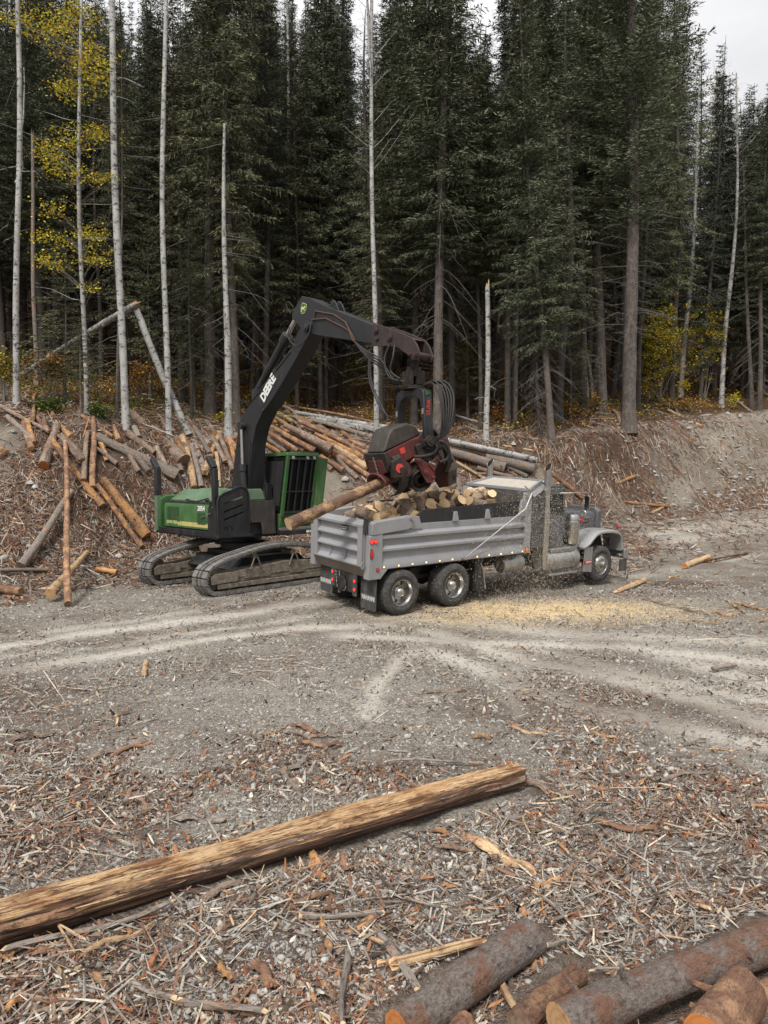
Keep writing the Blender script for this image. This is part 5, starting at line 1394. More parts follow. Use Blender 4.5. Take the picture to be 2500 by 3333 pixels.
# --- cab
def rounded(x0, x1, y0, y1, r, n=5):
    pts = []
    for cx, cy, a0 in ((x1 - r, y1 - r, 0), (x0 + r, y1 - r, 90), (x0 + r, y0 + r, 180), (x1 - r, y0 + r, 270)):
        for k in range(n + 1): a = R_(a0 + 90 * k / n); pts.append((cx + r * math.cos(a), cy + r * math.sin(a)))
    return pts
cb = MB()
cb.prism(rounded(4.62, 5.26, -1.0, 1.0, 0.12), 1.18, 2.80, 'xy')
cb.prism([(5.20, 1.16), (5.98, 1.16), (6.0, 2.12), (5.88, 2.80), (5.20, 2.80)], -0.985, 0.985, 'xz')
cb.prism([(4.66, 2.80), (5.90, 2.80), (5.80, 2.875), (4.72, 2.865)], -0.93, 0.93, 'xz')
cb.prism([(5.86, 2.80), (6.08, 2.66), (6.10, 2.70), (5.84, 2.87)], -0.95, 0.95, 'xz')
cabp = tb('cab', cb, M['cab_grey'], 0.02, seg=3)
dr = MB(); dr.prism([(5.31, 1.22), (5.93, 1.22), (5.95, 2.10), (5.86, 2.68), (5.31, 2.68)], -0.998, -0.985, 'xz')
door = tb('door', dr, M['cab_grey'], 0.008)
wd = MB(); wd.prism([(5.34, 2.12), (5.885, 2.12), (5.82, 2.62), (5.34, 2.62)], -1.003, -0.9975, 'xz'); tb('door_window', wd, M['glass'], 0, parent=door)
wf = MB()
wf.tube([(5.335, -1.004, 2.11), (5.89, -1.004, 2.11), (5.825, -1.004, 2.63), (5.335, -1.004, 2.63), (5.335, -1.004, 2.11)], 0.014, 6); wf.cyl((5.66, -1.004, 2.11), (5.66, -1.004, 2.63), 0.010, 6); tb('window_frame', wf, M['frame_black'], 0, parent=door)
dh = MB(); dh.box(5.34, 5.46, -1.03, -0.998, 1.92, 1.95); dh.tube([(5.24, -1.02, 1.5), (5.22, -1.05, 1.6), (5.22, -1.05, 2.2), (5.24, -1.02, 2.3)], 0.012, 8); tb('door_handle', dh, M['chrome'], 0.003, parent=door)
em = MB(); em.cyl((5.62, -0.998, 1.70), (5.62, -1.001, 1.70), 0.06, 20); em.box(5.50, 5.74, -1.002, -0.999, 1.66, 1.69); tb('door_emblem', em, M['blue_print'], 0, parent=door)
ws = MB()
for s in (-1, 1):
    y0, y1 = (0.03, 0.90) if s > 0 else (-0.90, -0.03)
    ws.hexa([(6.003, y0, 2.16), (6.003, y1, 2.16), (6.015, y1, 2.16), (6.015, y0, 2.16)], [(5.905, y0, 2.70), (5.905, y1, 2.70), (5.917, y1, 2.70), (5.917, y0, 2.70)])
tb('windshield', ws, M['glass'], 0.003)
hn = MB()
for s in (-0.55, 0.35):
    hn.tube([(4.95, s, 2.93), (5.45, s, 2.94), (5.60, s, 2.95)], [0.025, 0.035, 0.075], 16); hn.box(5.0, 5.04, s - .03, s + .03, 2.86, 2.93); hn.box(5.4, 5.44, s - .03, s + .03, 2.86, 2.93)
    hn.tube([(5.05, s + .14, 2.93), (5.6, s + .14, 2.94), (5.74, s + .14, 2.95)], [0.02, 0.03, 0.065], 16)
tb('air_horn', hn, M['chrome'], 0)
for y in (-0.82, -0.42, 0, 0.42, 0.82): lamp('roof_lamp', (5.83, y, 2.875), 0.035, M['amber'], (0, 0, 1), d=0.05)
# hood
hd = MB()
def hoodsec(x, w, zt, r=0.10): return [(x, -w, 1.40), (x, -w, zt - r), (x, -w + r * .3, zt - r * .3), (x, -w + r, zt), (x, w - r, zt), (x, w - r * .3, zt - r * .3), (x, w, zt - r), (x, w, 1.40)]
secs = [hoodsec(6.0, 0.70, 2.13), hoodsec(6.8, 0.64, 2.10), hoodsec(7.7, 0.57, 2.03), hoodsec(7.95, 0.55, 1.98)]
V = [p for s_ in secs for p in s_]; F = []
for i in range(3):
    for k in range(7): F.append((i * 8 + k, i * 8 + k + 1, i * 8 + 8 + k + 1, i * 8 + 8 + k))
F += [tuple(range(8)), tuple(range(24, 32))]
hd.add(V, F); hood = tb('hood', hd, M['cab_grey'], 0.01)
for s in (-1, 1):
    hp = MB(); hp.hexa([(6.35, -0.685 * -s, 1.30), (7.9, -0.57 * -s, 1.30), (7.9, -0.56 * -s, 1.30), (6.35, -0.675 * -s, 1.30)], [(6.35, -0.685 * -s, 1.84), (7.9, -0.572 * -s, 1.82), (7.9, -0.56 * -s, 1.82), (6.35, -0.675 * -s, 1.84)])
    sp_ = tb('hood_side_panel', hp, M['cab_grey'], 0.004, parent=hood)
st_ = MB(); st_.hexa([(6.5, -0.690, 1.648), (7.88, -0.585, 1.635), (7.88, -0.58, 1.635), (6.5, -0.685, 1.648)], [(6.5, -0.690, 1.658), (7.88, -0.585, 1.645), (7.88, -0.58, 1.645), (6.5, -0.685, 1.658)])
st_.bar((7.90, -0.60, 1.42), (7.90, -0.60, 1.80), 0.02); st_.tube([(7.35, -0.64, 1.86), (7.45, -0.68, 1.86), (7.55, -0.63, 1.87)], 0.012, 6)
bd = MB(); bd.hexa([(7.0, -0.668, 1.70), (7.5, -0.630, 1.695), (7.5, -0.62, 1.695), (7.0, -0.66, 1.70)], [(7.0, -0.668, 1.80), (7.5, -0.630, 1.795), (7.5, -0.62, 1.795), (7.0, -0.66, 1.80)])
tb('hood_trim', st_, M['chrome'], 0, parent=hood); badge = tb('hood_badge', bd, M['frame_black'], 0, parent=hood)
lettering('KENWORTH', 0.075, M['alu'], hood, (7.25, -0.6515, 1.748), (0.9971, 0.076, 0), (0, 0, 1))
gs = MB(); gs.prism([(-0.60, 1.15), (-0.60, 2.0), (-0.50, 2.12), (0.50, 2.12), (0.60, 2.0), (0.60, 1.15)], 7.96, 8.17, 'yz'); gr = tb('grille_shell', gs, M['cab_grey'], 0.02)
gb = MB()
for k in range(15): gb.box(8.172, 8.19, -0.49 + k * 0.07 - 0.012, -0.49 + k * 0.07 + 0.012, 1.22, 2.0)
tb('grille', gb, M['chrome'], 0, parent=gr)
# fenders
for s in (-1, 1):
    fd = MB(); n = 22
    arc = [(6.50, 1.10), (6.62, 1.12), (6.78, 1.20), (6.93, 1.33), (7.08, 1.44), (7.25, 1.495), (7.5, 1.51), (7.8, 1.50), (8.05, 1.46), (8.22, 1.38), (8.30, 1.25), (8.33, 1.02), (8.33, 0.93)]
    inn = [(x_ * 0.965 + 7.43 * 0.035, z_ - 0.035) for x_, z_ in arc]
    ys_ = [(1.30 * s, 0.0, -0.05), (1.30 * s, 0.0, 0.0), (1.27 * s, 0.02, 0.03), (1.15 * s, 0.03, 0.045), (0.62 * s, 0.03, 0.03), (0.62 * s, 0, 0.0)]
    V = []; F = []
    for y_, o_, dz in ys_:
        for (x_, z_) in arc: V.append((x_, y_, z_ + dz if z_ > 1.15 else z_ + dz * 0.3))
    for (x_, z_) in inn: V.append((x_, 0.62 * s, z_ - 0.02))
    for (x_, z_) in inn: V.append((x_, 1.275 * s, z_ - 0.02))
    m_ = len(arc)
    for r_ in range(8):
        r2 = (r_ + 1) % 8
        for k in range(m_ - 1): F.append((r_ * m_ + k, r_ * m_ + k + 1, r2 * m_ + k + 1, r2 * m_ + k))
    F.append(tuple(r_ * m_ for r_ in range(8))); F.append(tuple(r_ * m_ + m_ - 1 for r_ in range(8)))
    fd.add(V, F); fe = tb('fender', fd, M['fender_grey'], 0.006, smooth=50)
    wl = MB(); wl.prism([(6.6, 0.9), (6.75, 1.1), (7.1, 1.40), (7.6, 1.45), (8.1, 1.38), (8.25, 1.0), (8.25, 0.9)], 0.60 * s, 0.615 * s, 'xz'); tb('wheel_liner', wl, M['frame_black'], 0, parent=fe)
rp = MB(); rp.prism([(6.62, 1.08), (6.98, 1.10), (6.96, 0.36), (6.56, 0.40)], -1.25, -1.235, 'xz')
rpo = tb('fender_panel', rp, M['alu'], 0.003)
rs = MB(); rs.box(6.60, 6.945, -1.254, -1.251, 0.60, 0.71); tb('red_print', rs, M['red_sign'], 0, parent=rpo)
lettering('ORTH', 0.085, M['white_paint'], rpo, (6.80, -1.256, 0.655), (1, 0, 0), (0, 0, 1), offset=0.002)
bp = MB(); bp.box(8.50, 8.72, -1.24, 1.24, 0.62, 0.90); bp.box(8.2, 8.50, -0.45, -0.38, 0.66, 0.86); bp.box(8.2, 8.50, 0.38, 0.45, 0.66, 0.86); bp.box(8.33, 8.5, -1.2, -1.1, 0.68, 0.76); bp.box(8.45, 8.50, -1.22, 1.22, 0.91, 0.94)
tb('front_bumper', bp, M['alu'], 0.012)
ff = MB(); ff.prism([(8.32, 0.60), (8.70, 0.60), (8.68, 0.27), (8.62, 0.23), (8.30, 0.25)], -1.22, -1.205, 'xz')
ff.lathe([(0.05, -0.002), (0.06, 0), (0.05, 0.002)], 20, 'y', (8.50, -1.222, 0.46))
tb('mud_flap', ff, M['flap'], 0.003)
for s in (-1, 1):
    hl = MB(); hl.lathe([(0.0, 8.30), (0.10, 8.30), (0.13, 8.38), (0.12, 8.44), (0, 8.46)], 24, 'x', (0, 0.86 * s, 1.22)); hl.box(8.25, 8.32, .84 * s - .03, .84 * s + .03, 1.0, 1.22); tb('headlight', hl, M['chrome'], 0)
# air cleaner, mirrors
ac = MB(); ac.lathe([(0, 1.10), (0.04, 1.12), (0.08, 1.17), (0.19, 1.22), (0.20, 1.26), (0.20, 1.80), (0.212, 1.81), (0.212, 1.84), (0.20, 1.85), (0.20, 1.95), (0.17, 2.03), (0.09, 2.07), (0, 2.08)], 36, 'z', (6.33, -1.00, 0))
ac.bar((6.1, -0.9, 1.4), (6.3, -0.95, 1.4), 0.04); ac.bar((6.1, -0.9, 1.8), (6.3, -0.95, 1.8), 0.04)
acl = tb('air_cleaner', ac, M['chrome'], 0, smooth=40)
lamp('turn_lamp', (6.43, -1.22, 1.89), 0.062, M['red_lens'], parent=None); lamp('fender_lamp', (8.10, -1.24, 1.60), 0.062, M['red_lens'])
fl_ = MB(); fl_.cyl((8.10, -1.2, 1.5), (8.10, -1.2, 1.56), 0.012, 6); fl_.cyl((6.43, -1.16, 1.89), (6.43, -1.22, 1.89), 0.03, 8); tb('lamp_stalk', fl_, M['chrome'], 0)
for s in (-1, 1):
    y = 1.24 * s; mr = MB()
    mr.tube([(5.70, 0.98 * s, 2.66), (5.95, y, 2.68), (6.58, y, 2.68), (6.66, y, 2.64), (6.67, y, 2.55), (6.65, y, 2.12), (6.60, y, 2.08)], 0.014, 8)
    mr.cyl((6.45, y, 2.68), (6.45, y, 2.05), 0.007, 6); mr.cyl((5.92, y, 2.68), (6.45, 1.0 * s, 2.02), 0.010, 6); mo = tb('mirror_bracket', mr, M['chrome'], 0)
    mp_ = MB(); mp_.box(6.61, 6.64, y - 0.09, y + 0.09, 2.18, 2.58); mp_.lathe([(0, 0), (0.10, 0), (0.11, 0.02), (0, 0.05)], 20, 'x', (6.52, y - .05 * s, 2.06)); tb('mirror', mp_, M['chrome'], 0.01)
an = MB(); an.cyl((5.72, -1.0, 2.62), (5.70, -1.02, 2.95), 0.008, 6); tb('antenna', an, M['frame_black'], 0)
lv = MB(); lv.box(4.86, 5.0, -1.02, -1.0, 2.34, 2.36); lv.box(4.86, 4.88, -1.03, -1.0, 2.3, 2.4); tb('grab_handle', lv, M['frame_black'], 0)

M['log_pale2'] = wood_material('block_side_pale', (0.60, 0.47, 0.33), (0.46, 0.33, 0.21), (0.24, 0.15, 0.10), 0.50, 0.6, sc=9, dark_amt=0.7)
M['end_fresh'] = end_material('fresh_cut_end', (0.72, 0.52, 0.30), (0.60, 0.38, 0.18), stain=0.66)
# --- the blocks in the box
def tl(x, y, z): return Mt @ Vector((x, y, z))
blk = []
def zs(x, y):
    return 2.20 + 0.30 * math.exp(-((x - 2.0) / 1.4) ** 2) + 0.24 * math.exp(-((x - 3.05) / .6) ** 2) + 0.06 * math.sin(5 * x + 3 * y) - 0.10 * (abs(y) / 1.0) ** 2
rb = random.Random(11)
specs = []
for x, y, yaw, pit, r, L in [(-0.35, -0.2, 100, 8, .135, .5), (-0.1, -.55, 20, 10, .12, .5), (0.25, -.35, 80, 20, .14, .45), (0.55, -.6, 60, 75, .15, .42), (0.95, -.65, 88, 60, .13, .42), (1.3, -.3, 70, 5, .12, .55), (1.55, .1, 95, 4, .13, .5), (1.75, -.35, 92, 3, .14, .5),
                              (1.95, -.6, 85, 6, .12, .5), (2.2, -.3, 75, 4, .12, .5), (2.45, -.7, 60, 5, .11, .5), (2.95, -.5, 10, 2, .10, .7), (3.35, -.3, 40, 40, .13, .5), (2.7, .2, 30, 12, .12, .6)]:
    specs.append((x, y, zs(x, y) + 0.12, yaw, pit, r, L))
for k in range(235):
    x = rb.uniform(-0.65, 3.7); y = rb.uniform(-0.88, 0.88); lay = rb.choice([0, 0, 1, 1, 2])
    if x < -0.45 and lay == 0: lay = 1
    specs.append((x, y, max(1.32, zs(x, y) - 0.20 * lay - (0.30 if x < -0.2 or x > 3.4 else 0)), rb.uniform(0, 180), rb.gauss(0, 22), rb.uniform(.09, .155), rb.uniform(.36, .58)))
protos = []
for k in range(9):
    ra, rb_ = 0.12, 0.12 * rb.uniform(0.9, 1.05)
    protos.append(log_mesh('log_block', 0.48, ra, rb_, [M[['log_brown', 'log_pale', 'log_pale2', 'log_brown'][k % 4]], M['end_fresh']], seed=300 + k, stubs=1, rough=0.05, bend=0.03, seg=0.08))
for k, (x, y, z, yaw, pit, r, L) in enumerate(specs):
    d = Vector((math.cos(R_(yaw)) * math.cos(R_(pit)), math.sin(R_(yaw)) * math.cos(R_(pit)), math.sin(R_(pit))))
    p = Vector((x, y, z)) - d * L / 2
    o = obj('log_block', protos[k % 9])
    m4 = Mt.to_3x3() @ d.to_track_quat('Z', 'Y').to_matrix() @ Matrix.Rotation(rb.uniform(0, 6), 3, 'Z')
    o.matrix_world = Matrix.Translation(tl(*p)) @ m4.to_4x4() @ Matrix.Diagonal((r / .12, r / .12, L / .48, 1))
    tag(o, 'short sawn log block heaped in the grey dump box', 'log block', 'sawn blocks filling the dump box')
# ------------------------------------------------------------------ log loader / harvester
M['jd_green'] = paint('faded_green_paint', (0.034, 0.125, 0.026), (0.20, 0.19, 0.13), 0.42, 0.5, 0.0, 1.8, 0.7, 0.04, chip=(0.40, 0.20, 0.05), chip_amt=-0.03)
M['jd_green_pale'] = paint('dusty_green_hood', (0.085, 0.155, 0.085), (0.26, 0.27, 0.20), 0.5, 0.65, 0.0, 1.6, 0.75, 0.05)
M['exc_black'] = paint('scuffed_black_paint', (0.014, 0.0145, 0.016), (0.085, 0.08, 0.075), 0.30, 0.38, 0.0, 1.8, 0.7, 0.05)
M['boom_black'] = paint('worn_black_boom_paint', (0.013, 0.0135, 0.015), (0.06, 0.057, 0.055), 0.25, 0.36, 0.0, 1.4, 0.7, 0.03, chip=(0.42, 0.17, 0.03), chip_amt=-0.015)
M['stick_end'] = paint('rusty_stick_end', (0.028, 0.020, 0.019), (0.12, 0.048, 0.03), 0.6, 0.5, 0.0, 2.5, 0.7, 0.08)
M['guard_dark'] = paint('rusty_dark_plate', (0.03, 0.028, 0.027), (0.15, 0.09, 0.06), 0.6, 0.6, 0.0, 3.5, 0.7, 0.1)
M['track_steel'] = paint('worn_track_steel', (0.23, 0.22, 0.21), (0.26, 0.225, 0.185), 0.8, 0.55, 0.3, 5, 0.45, 0.15, streak=False)
M['track_mud'] = paint('mud_caked_frame', (0.17, 0.14, 0.105), (0.34, 0.295, 0.235), 0.8, 0.9, 0.0, 3, 0.5, 0.5, streak=False)
M['head_red'] = paint('scraped_red_paint', (0.16, 0.016, 0.014), (0.06, 0.042, 0.036), 1.0, 0.5, 0.1, 3.5, 0.35, 0.12, streak=False, chip=(0.045, 0.034, 0.03), chip_amt=0.13)
M['head_dark'] = paint('greasy_dark_steel', (0.032, 0.026, 0.023), (0.09, 0.06, 0.045), 0.7, 0.5, 0.3, 4, 0.6, 0.12, streak=False)
M['head_hood'] = paint('sooty_brown_hood', (0.045, 0.037, 0.030), (0.11, 0.095, 0.075), 0.5, 0.45, 0.1, 2.5, 0.75, 0.05, streak=False)
M['head_plate'] = paint('scuffed_grey_saw_box', (0.12, 0.105, 0.095), (0.20, 0.075, 0.06), 0.7, 0.55, 0.4, 3, 0.6, 0.1, streak=False)
M['hose'] = paint('black_hydraulic_hose', (0.02, 0.02, 0.02), (0.09, 0.08, 0.07), 0.3, 0.5, 0, 6, 0.8, 0.05)
M['pipe_rust'] = paint('rusty_pipe', (0.13, 0.07, 0.045), (0.07, 0.04, 0.03), 0.5, 0.6, 0.3, 6, 0.8, 0.05)
M['yellow'] = paint('yellow_stripe', (0.55, 0.46, 0.16), (0.10, 0.12, 0.05), 0.7, 0.6, 0, 4, 0.8, 0.03, chip=(0.035, 0.115, 0.028), chip_amt=0.02)
M['logo_yellow'] = plain('logo_yellow', (0.62, 0.60, 0.25), 0.5)
M['logo_green'] = plain('logo_green', (0.02, 0.12, 0.03), 0.5)
M['logo_red'] = plain('logo_red', (0.62, 0.05, 0.04), 0.5)
M['exc_glass'] = plain('cab_glass', (0.012, 0.014, 0.013), 0.08)

def holed(name, outer, holes, th, M4, mats, parent, bevel=0.003):
    """a plate of thickness th cut with real holes, drawn in its own x/y plane"""
    cu = bpy.data.curves.new(name, 'CURVE'); cu.dimensions = '2D'; cu.fill_mode = 'BOTH'; cu.extrude = th / 2
    for loop in [outer] + holes:
        s = cu.splines.new('POLY'); s.points.add(len(loop) - 1); s.use_cyclic_u = True
        for i, p in enumerate(loop): s.points[i].co = (p[0], p[1], 0, 1)
    o = bpy.data.objects.new(name, cu); C.objects.link(o); bpy.context.view_layer.update()
    me = bpy.data.meshes.new_from_object(o.evaluated_get(bpy.context.evaluated_depsgraph_get()))
    bpy.data.objects.remove(o); bpy.data.curves.remove(cu)
    bm = bmesh.new(); bm.from_mesh(me); bmesh.ops.remove_doubles(bm, verts=bm.verts, dist=1e-4); bmesh.ops.recalc_face_normals(bm, faces=bm.faces); bm.to_mesh(me); bm.free()
    me.materials.clear(); me.materials.append(mats); me.transform(M4)
    q = obj(name, me, parent); return q

ANG_E = -46.0
exc = thing('tracked_excavator', 'green and black tracked log loader with raised boom and red harvester head', 'excavator')
ME = Matrix.Translation((-4.52, 22.78, 0)) @ Matrix.Rotation(R_(ANG_E), 4, 'Z')
exc.matrix_world = ME
def eb(name, mb, mats, bevel=0.006, parent=None, **kw): return mb.build(name, mats, parent or exc, bevel, **kw)

# --- upper body
dk = MB(); dk.box(-2.30, 1.28, -1.52, 1.75, 1.42, 1.58); dk.box(-2.32, 1.30, -1.54, -1.50, 1.46, 1.62); dk.cyl((0, 0, 1.15), (0, 0, 1.42), 0.72, 40)
dk.box(1.0, 1.75, 0.45, 1.78, 1.46, 1.60)
eb('deck', dk, M['exc_black'], 0.01)
def panel(x0, x1, name, parent, hw=0.10):
    mb = MB(); r = 0.14
    prof_ = [(-1.50, 1.66), (-1.50, 2.44 - r), (-1.50 + r * 0.3, 2.44 - r * 0.3), (-1.50 + r, 2.44), (-1.1, 2.46), (-1.1, 1.66)]
    mb.prism(prof_, x0, x1, 'yz'); return eb(name, mb, M['jd_green'], 0.012, parent)
eng = panel(-1.85, -0.745, 'engine_cover', None); en2 = panel(-0.735, 0.76, 'engine_cover', None)
bk = MB(); bk.box(-2.20, 1.0, -1.09, 0.45, 1.58, 2.44); bk.box(0.78, 1.2, -1.42, -1.1, 1.58, 2.4); ec = eb('engine_bay', bk, M['jd_green'], 0.01)
sm = MB(); sm.box(-1.90, 0.80, -1.46, -1.2, 1.60, 2.455); eb('cover_seam', sm, M['board_black'], 0, ec)
def louvre(x0, x1, z0, z1, par, n, sl=0.0):
    mb = MB(); mb.mat(0).box(x0, x1, -1.505, -1.499, z0, z1)
    for k in range(n):
        z = z0 + (k + 0.5) * (z1 - z0) / n; mb.mat(1).box(x0 + .01, x1 - .01, -1.508, -1.5045, z - (z1 - z0) / n * 0.24, z + (z1 - z0) / n * 0.24)
    return eb('louvre', mb, [M['board_black'], M['jd_green']], 0, par)
louvre(-1.66, -0.90, 1.88, 2.28, eng, 13); louvre(0.18, 0.62, 1.80, 2.15, en2, 11)
for x, par in ((-1.02, eng), (0.60, en2)):
    mb = MB(); mb.box(x, x + 0.13, -1.512, -1.503, 1.83, 1.98); mb.mat(1).box(x + .03, x + .10, -1.518, -1.512, 1.87, 1.94); eb('door_latch', mb, [M['jd_green'], M['frame_black']], 0.003, par)
ys = MB(); ys.box(-0.98, -0.75, -1.5035, -1.5015, 1.72, 1.85); ys.box(-0.73, 0.75, -1.5035, -1.5015, 1.72, 1.85); eb('yellow_stripe', ys, M['yellow'], 0, en2)
lettering('JOHN DEERE', 0.13, M['logo_yellow'], eng, (-1.32, -1.5035, 1.80), (1, 0, 0), (0, 0, 1), offset=0.002)
lettering('2054', 0.20, M['white_paint'], en2, (0.40, -1.509, 2.27), (1, 0, 0), (0, 0, 1), offset=0.006, sx=1.05)
sc_ = MB(); sc_.mat(0).box(0.80, 1.18, -1.43, -1.422, 1.95, 2.38)
for k in range(8): sc_.mat(1).box(0.80, 1.18, -1.434, -1.43, 1.97 + k * .05, 1.985 + k * .05)
eb('side_screen', sc_, [M['board_black'], M['jd_green']], 0, ec)
hd = MB()
lo = [(-2.15, -1.15), (1.05, -1.15), (1.05, 1.2), (-2.15, 1.2)]; hi = [(-1.85, -0.80), (0.95, -0.85), (0.95, 1.05), (-1.85, 1.0)]
hd.hexa([(x, y, 2.46) for x, y in lo], [(x, y, 2.80) for x, y in hi]); hd.hexa([(-1.1, -1.08, 2.5), (1.06, -1.08, 2.5), (1.06, 0.3, 2.5), (-1.1, 0.3, 2.5)], [(-0.95, -0.78, 2.84), (1.0, -0.80, 2.84), (1.0, 0.2, 2.84), (-0.95, 0.2, 2.84)])
eb('engine_hood', hd, M['jd_green_pale'], 0.03, seg=3)
cap = MB(); cap.cyl((-0.95, -1.2, 2.47), (-0.95, -1.2, 2.52), 0.06, 14); cap.cyl((0.35, -1.28, 2.45), (0.35, -1.28, 2.58), 0.05, 14); cap.box(0.27, 0.45, -1.33, -1.24, 2.50, 2.54); eb('filler_cap', cap, M['frame_black'], 0.004)
exs = MB(); exs.tube([(-1.0, -0.1, 2.78), (-1.0, -0.1, 3.02), (-0.93, -0.13, 3.12)], 0.055, 14); eb('exhaust_pipe', exs, M['alu'], 0)
cable = MB(); cable.tube([(-0.55, -1.38, 2.48), (0.0, -1.40, 2.47), (0.4, -1.35, 2.55), (0.9, -1.42, 2.46), (1.0, -1.5, 2.40)], 0.022, 8); eb('hose', cable, M['hose'], 0)
tb_ = MB(); tb_.cyl((0.42, -1.53, 2.02), (1.1, -1.62, 2.17), 0.012, 6); eb('rod', tb_, M['alu'], 0)
cw = MB(); cw.prism([(-1.5, 1.44), (1.7, 1.44), (1.7, 2.45), (1.45, 2.62), (-1.25, 2.62), (-1.5, 2.5)], -2.42, -2.15, 'yz'); eb('counterweight', cw, M['jd_green'], 0.04, seg=3)
def post(x0, zb, green):
    mb = MB(); w = 0.085
    pth = [(x0, zb), (x0 - 0.02, 3.44), (x0 - 0.34, 3.76)]
    for (a, b) in ((0, 1), (1, 2)):
        mb.mat(1 if a == 0 and green else 0)
        if a == 0 and green:
            mb.bar((x0, -1.5, zb), (x0 - 0.008, -1.5, 2.6), 0.17); mb.mat(0).bar((x0 - 0.008, -1.5, 2.6), (x0 - 0.02, -1.5, 3.47), 0.168)
        else: mb.bar((pth[a][0], -1.5, pth[a][1]), (pth[b][0], -1.5, pth[b][1]), 0.166, 0.14)
    return eb('roll_bar', mb, [M['exc_black'], M['jd_green_pale']], 0.012)
post(-2.24, 1.5, True); post(1.17, 2.4, False)
# right-hand guard, slots cut right through
Mg = Matrix(((0, 0, 1, 1.335), (1, 0, 0, 0), (0, 1, 0, 0), (0, 0, 0, 1)))
def slot(y0, z0, y1, z1, w): 
    d = Vector((y1 - y0, z1 - z0)).normalized(); n_ = Vector((-d.y, d.x)) * w / 2
    return [(y0 - n_.x, z0 - n_.y), (y1 - n_.x, z1 - n_.y), (y1 + n_.x, z1 + n_.y), (y0 + n_.x, z0 + n_.y)]
holes = [slot(-1.33, 2.43, -0.68, 2.63, .05), slot(-1.33, 2.20, -0.68, 2.40, .05), slot(-1.33, 1.98, -0.68, 2.18, .05)] + [slot(-1.33 + k * .055, 1.62, -1.33 + k * .055, 1.78, .022) for k in range(6)]
gp = holed('side_guard', [(-1.53, 1.5), (-0.50, 1.5), (-0.50, 2.62), (-0.56, 2.80), (-0.68, 2.90), (-0.82, 2.92), (-1.38, 2.72), (-1.5, 2.64), (-1.55, 2.52)], holes, 0.05, Mg, M['exc_black'], exc)
gt = MB(); gt.tube([(1.37, -1.53, 1.5), (1.37, -1.55, 2.52), (1.37, -1.50, 2.64), (1.37, -1.38, 2.72), (1.37, -0.82, 2.92), (1.37, -0.68, 2.90), (1.37, -0.56, 2.80), (1.37, -0.5, 2.62), (1.37, -0.5, 1.5)], 0.022, 8); gt.box(1.30, 1.40, -1.55, -0.40, 1.47, 1.56)
gt.box(0.85, 1.31, -1.55, -1.52, 1.5, 2.3)
eb('guard_rim', gt, M['exc_black'], 0, gp)
inn = MB(); inn.box(0.95, 1.20, -1.36, -0.56, 1.58, 2.52); eb('tool_box', inn, M['guard_dark'], 0.02)
fpz = MB(); fpz.box(1.36, 1.385, -0.46, 0.40, 1.86, 2.50); fpz.prism([(-0.12, 1.86), (0.36, 1.86), (0.42, 1.50), (-0.06, 1.50)], 1.40, 1.43, 'yz'); eb('belly_plate', fpz, M['guard_dark'], 0.006)
ctr = MB(); ctr.box(-0.4, 1.30, -0.52, 0.50, 1.5, 2.30); ctr.box(0.2, 1.1, 0.30, 0.5, 2.2, 3.0); ctr.box(0.2, 1.1, -0.5, -0.36, 2.2, 2.9); eb('boom_cradle', ctr, M['exc_black'], 0.01)

# --- cab
cabz = MB(); P = lambda x, y, z: (x, y, z)
def fx(z): return 1.38 + (z - 1.7) * 0.185
cy0, cy1 = 0.58, 1.76
cabz.prism([(0.0, 1.60), (fx(1.6), 1.60), (fx(2.08), 2.08), (0.0, 2.08)], cy0, cy1, 'xz')
cabb = eb('cab', cabz, M['jd_green'], 0.02)
for y in (cy0, cy1):
    ysg = y + 0.035 if y == cy0 else y - 0.035
    pm_ = MB(); pm_.bar((fx(2.0), ysg, 2.0), (fx(3.82), ysg, 3.82), 0.10, 0.09, up=(1, 0, 0)); eb('cab_pillar', pm_, M['jd_green'], 0.012, cabb)
    pm_ = MB(); pm_.bar((0.05, ysg, 2.0), (0.05, ysg, 3.82), 0.09); eb('cab_pillar', pm_, M['jd_green'], 0.012, cabb)
rf = MB(); rf.hexa([(-0.05, cy0 - .03, 3.80), (fx(3.8) + .05, cy0 - .03, 3.82), (fx(3.8) + .05, cy1 + .03, 3.82), (-0.05, cy1 + .03, 3.80)], [(0.0, cy0, 3.90), (fx(3.9), cy0, 3.93), (fx(3.9), cy1, 3.93), (0.0, cy1, 3.90)])
eb('cab_roof', rf, M['jd_green'], 0.02, cabb)
gl = MB(); gl.hexa([(fx(2.08) - .03, cy0 + .08, 2.08), (fx(2.08) - .03, cy1 - .08, 2.08), (fx(2.08) - .015, cy1 - .08, 2.08), (fx(2.08) - .015, cy0 + .08, 2.08)], [(fx(3.8) - .03, cy0 + .08, 3.8), (fx(3.8) - .03, cy1 - .08, 3.8), (fx(3.8) - .015, cy1 - .08, 3.8), (fx(3.8) - .015, cy0 + .08, 3.8)])
gl.prism([(0.1, 2.08), (fx(2.08) - .08, 2.08), (fx(3.8) - .08, 3.8), (0.1, 3.8)], cy0 + .01, cy0 + .03, 'xz'); gl.prism([(0.1, 2.08), (fx(2.08) - .08, 2.08), (fx(3.8) - .08, 3.8), (0.1, 3.8)], cy1 - .03, cy1 - .01, 'xz'); gl.box(0.0, 0.02, cy0 + .08, cy1 - .08, 2.08, 3.8)
eb('cab_window', gl, M['exc_glass'], 0, cabb)
sd_ = MB(); sd_.prism([(0.15, 2.35), (fx(2.3) - .16, 2.30), (fx(3.6) - .14, 3.66), (0.15, 3.66)], cy0 - .004, cy0 + .012, 'xz'); eb('side_pane', sd_, M['board_black'], 0.01, cabb)
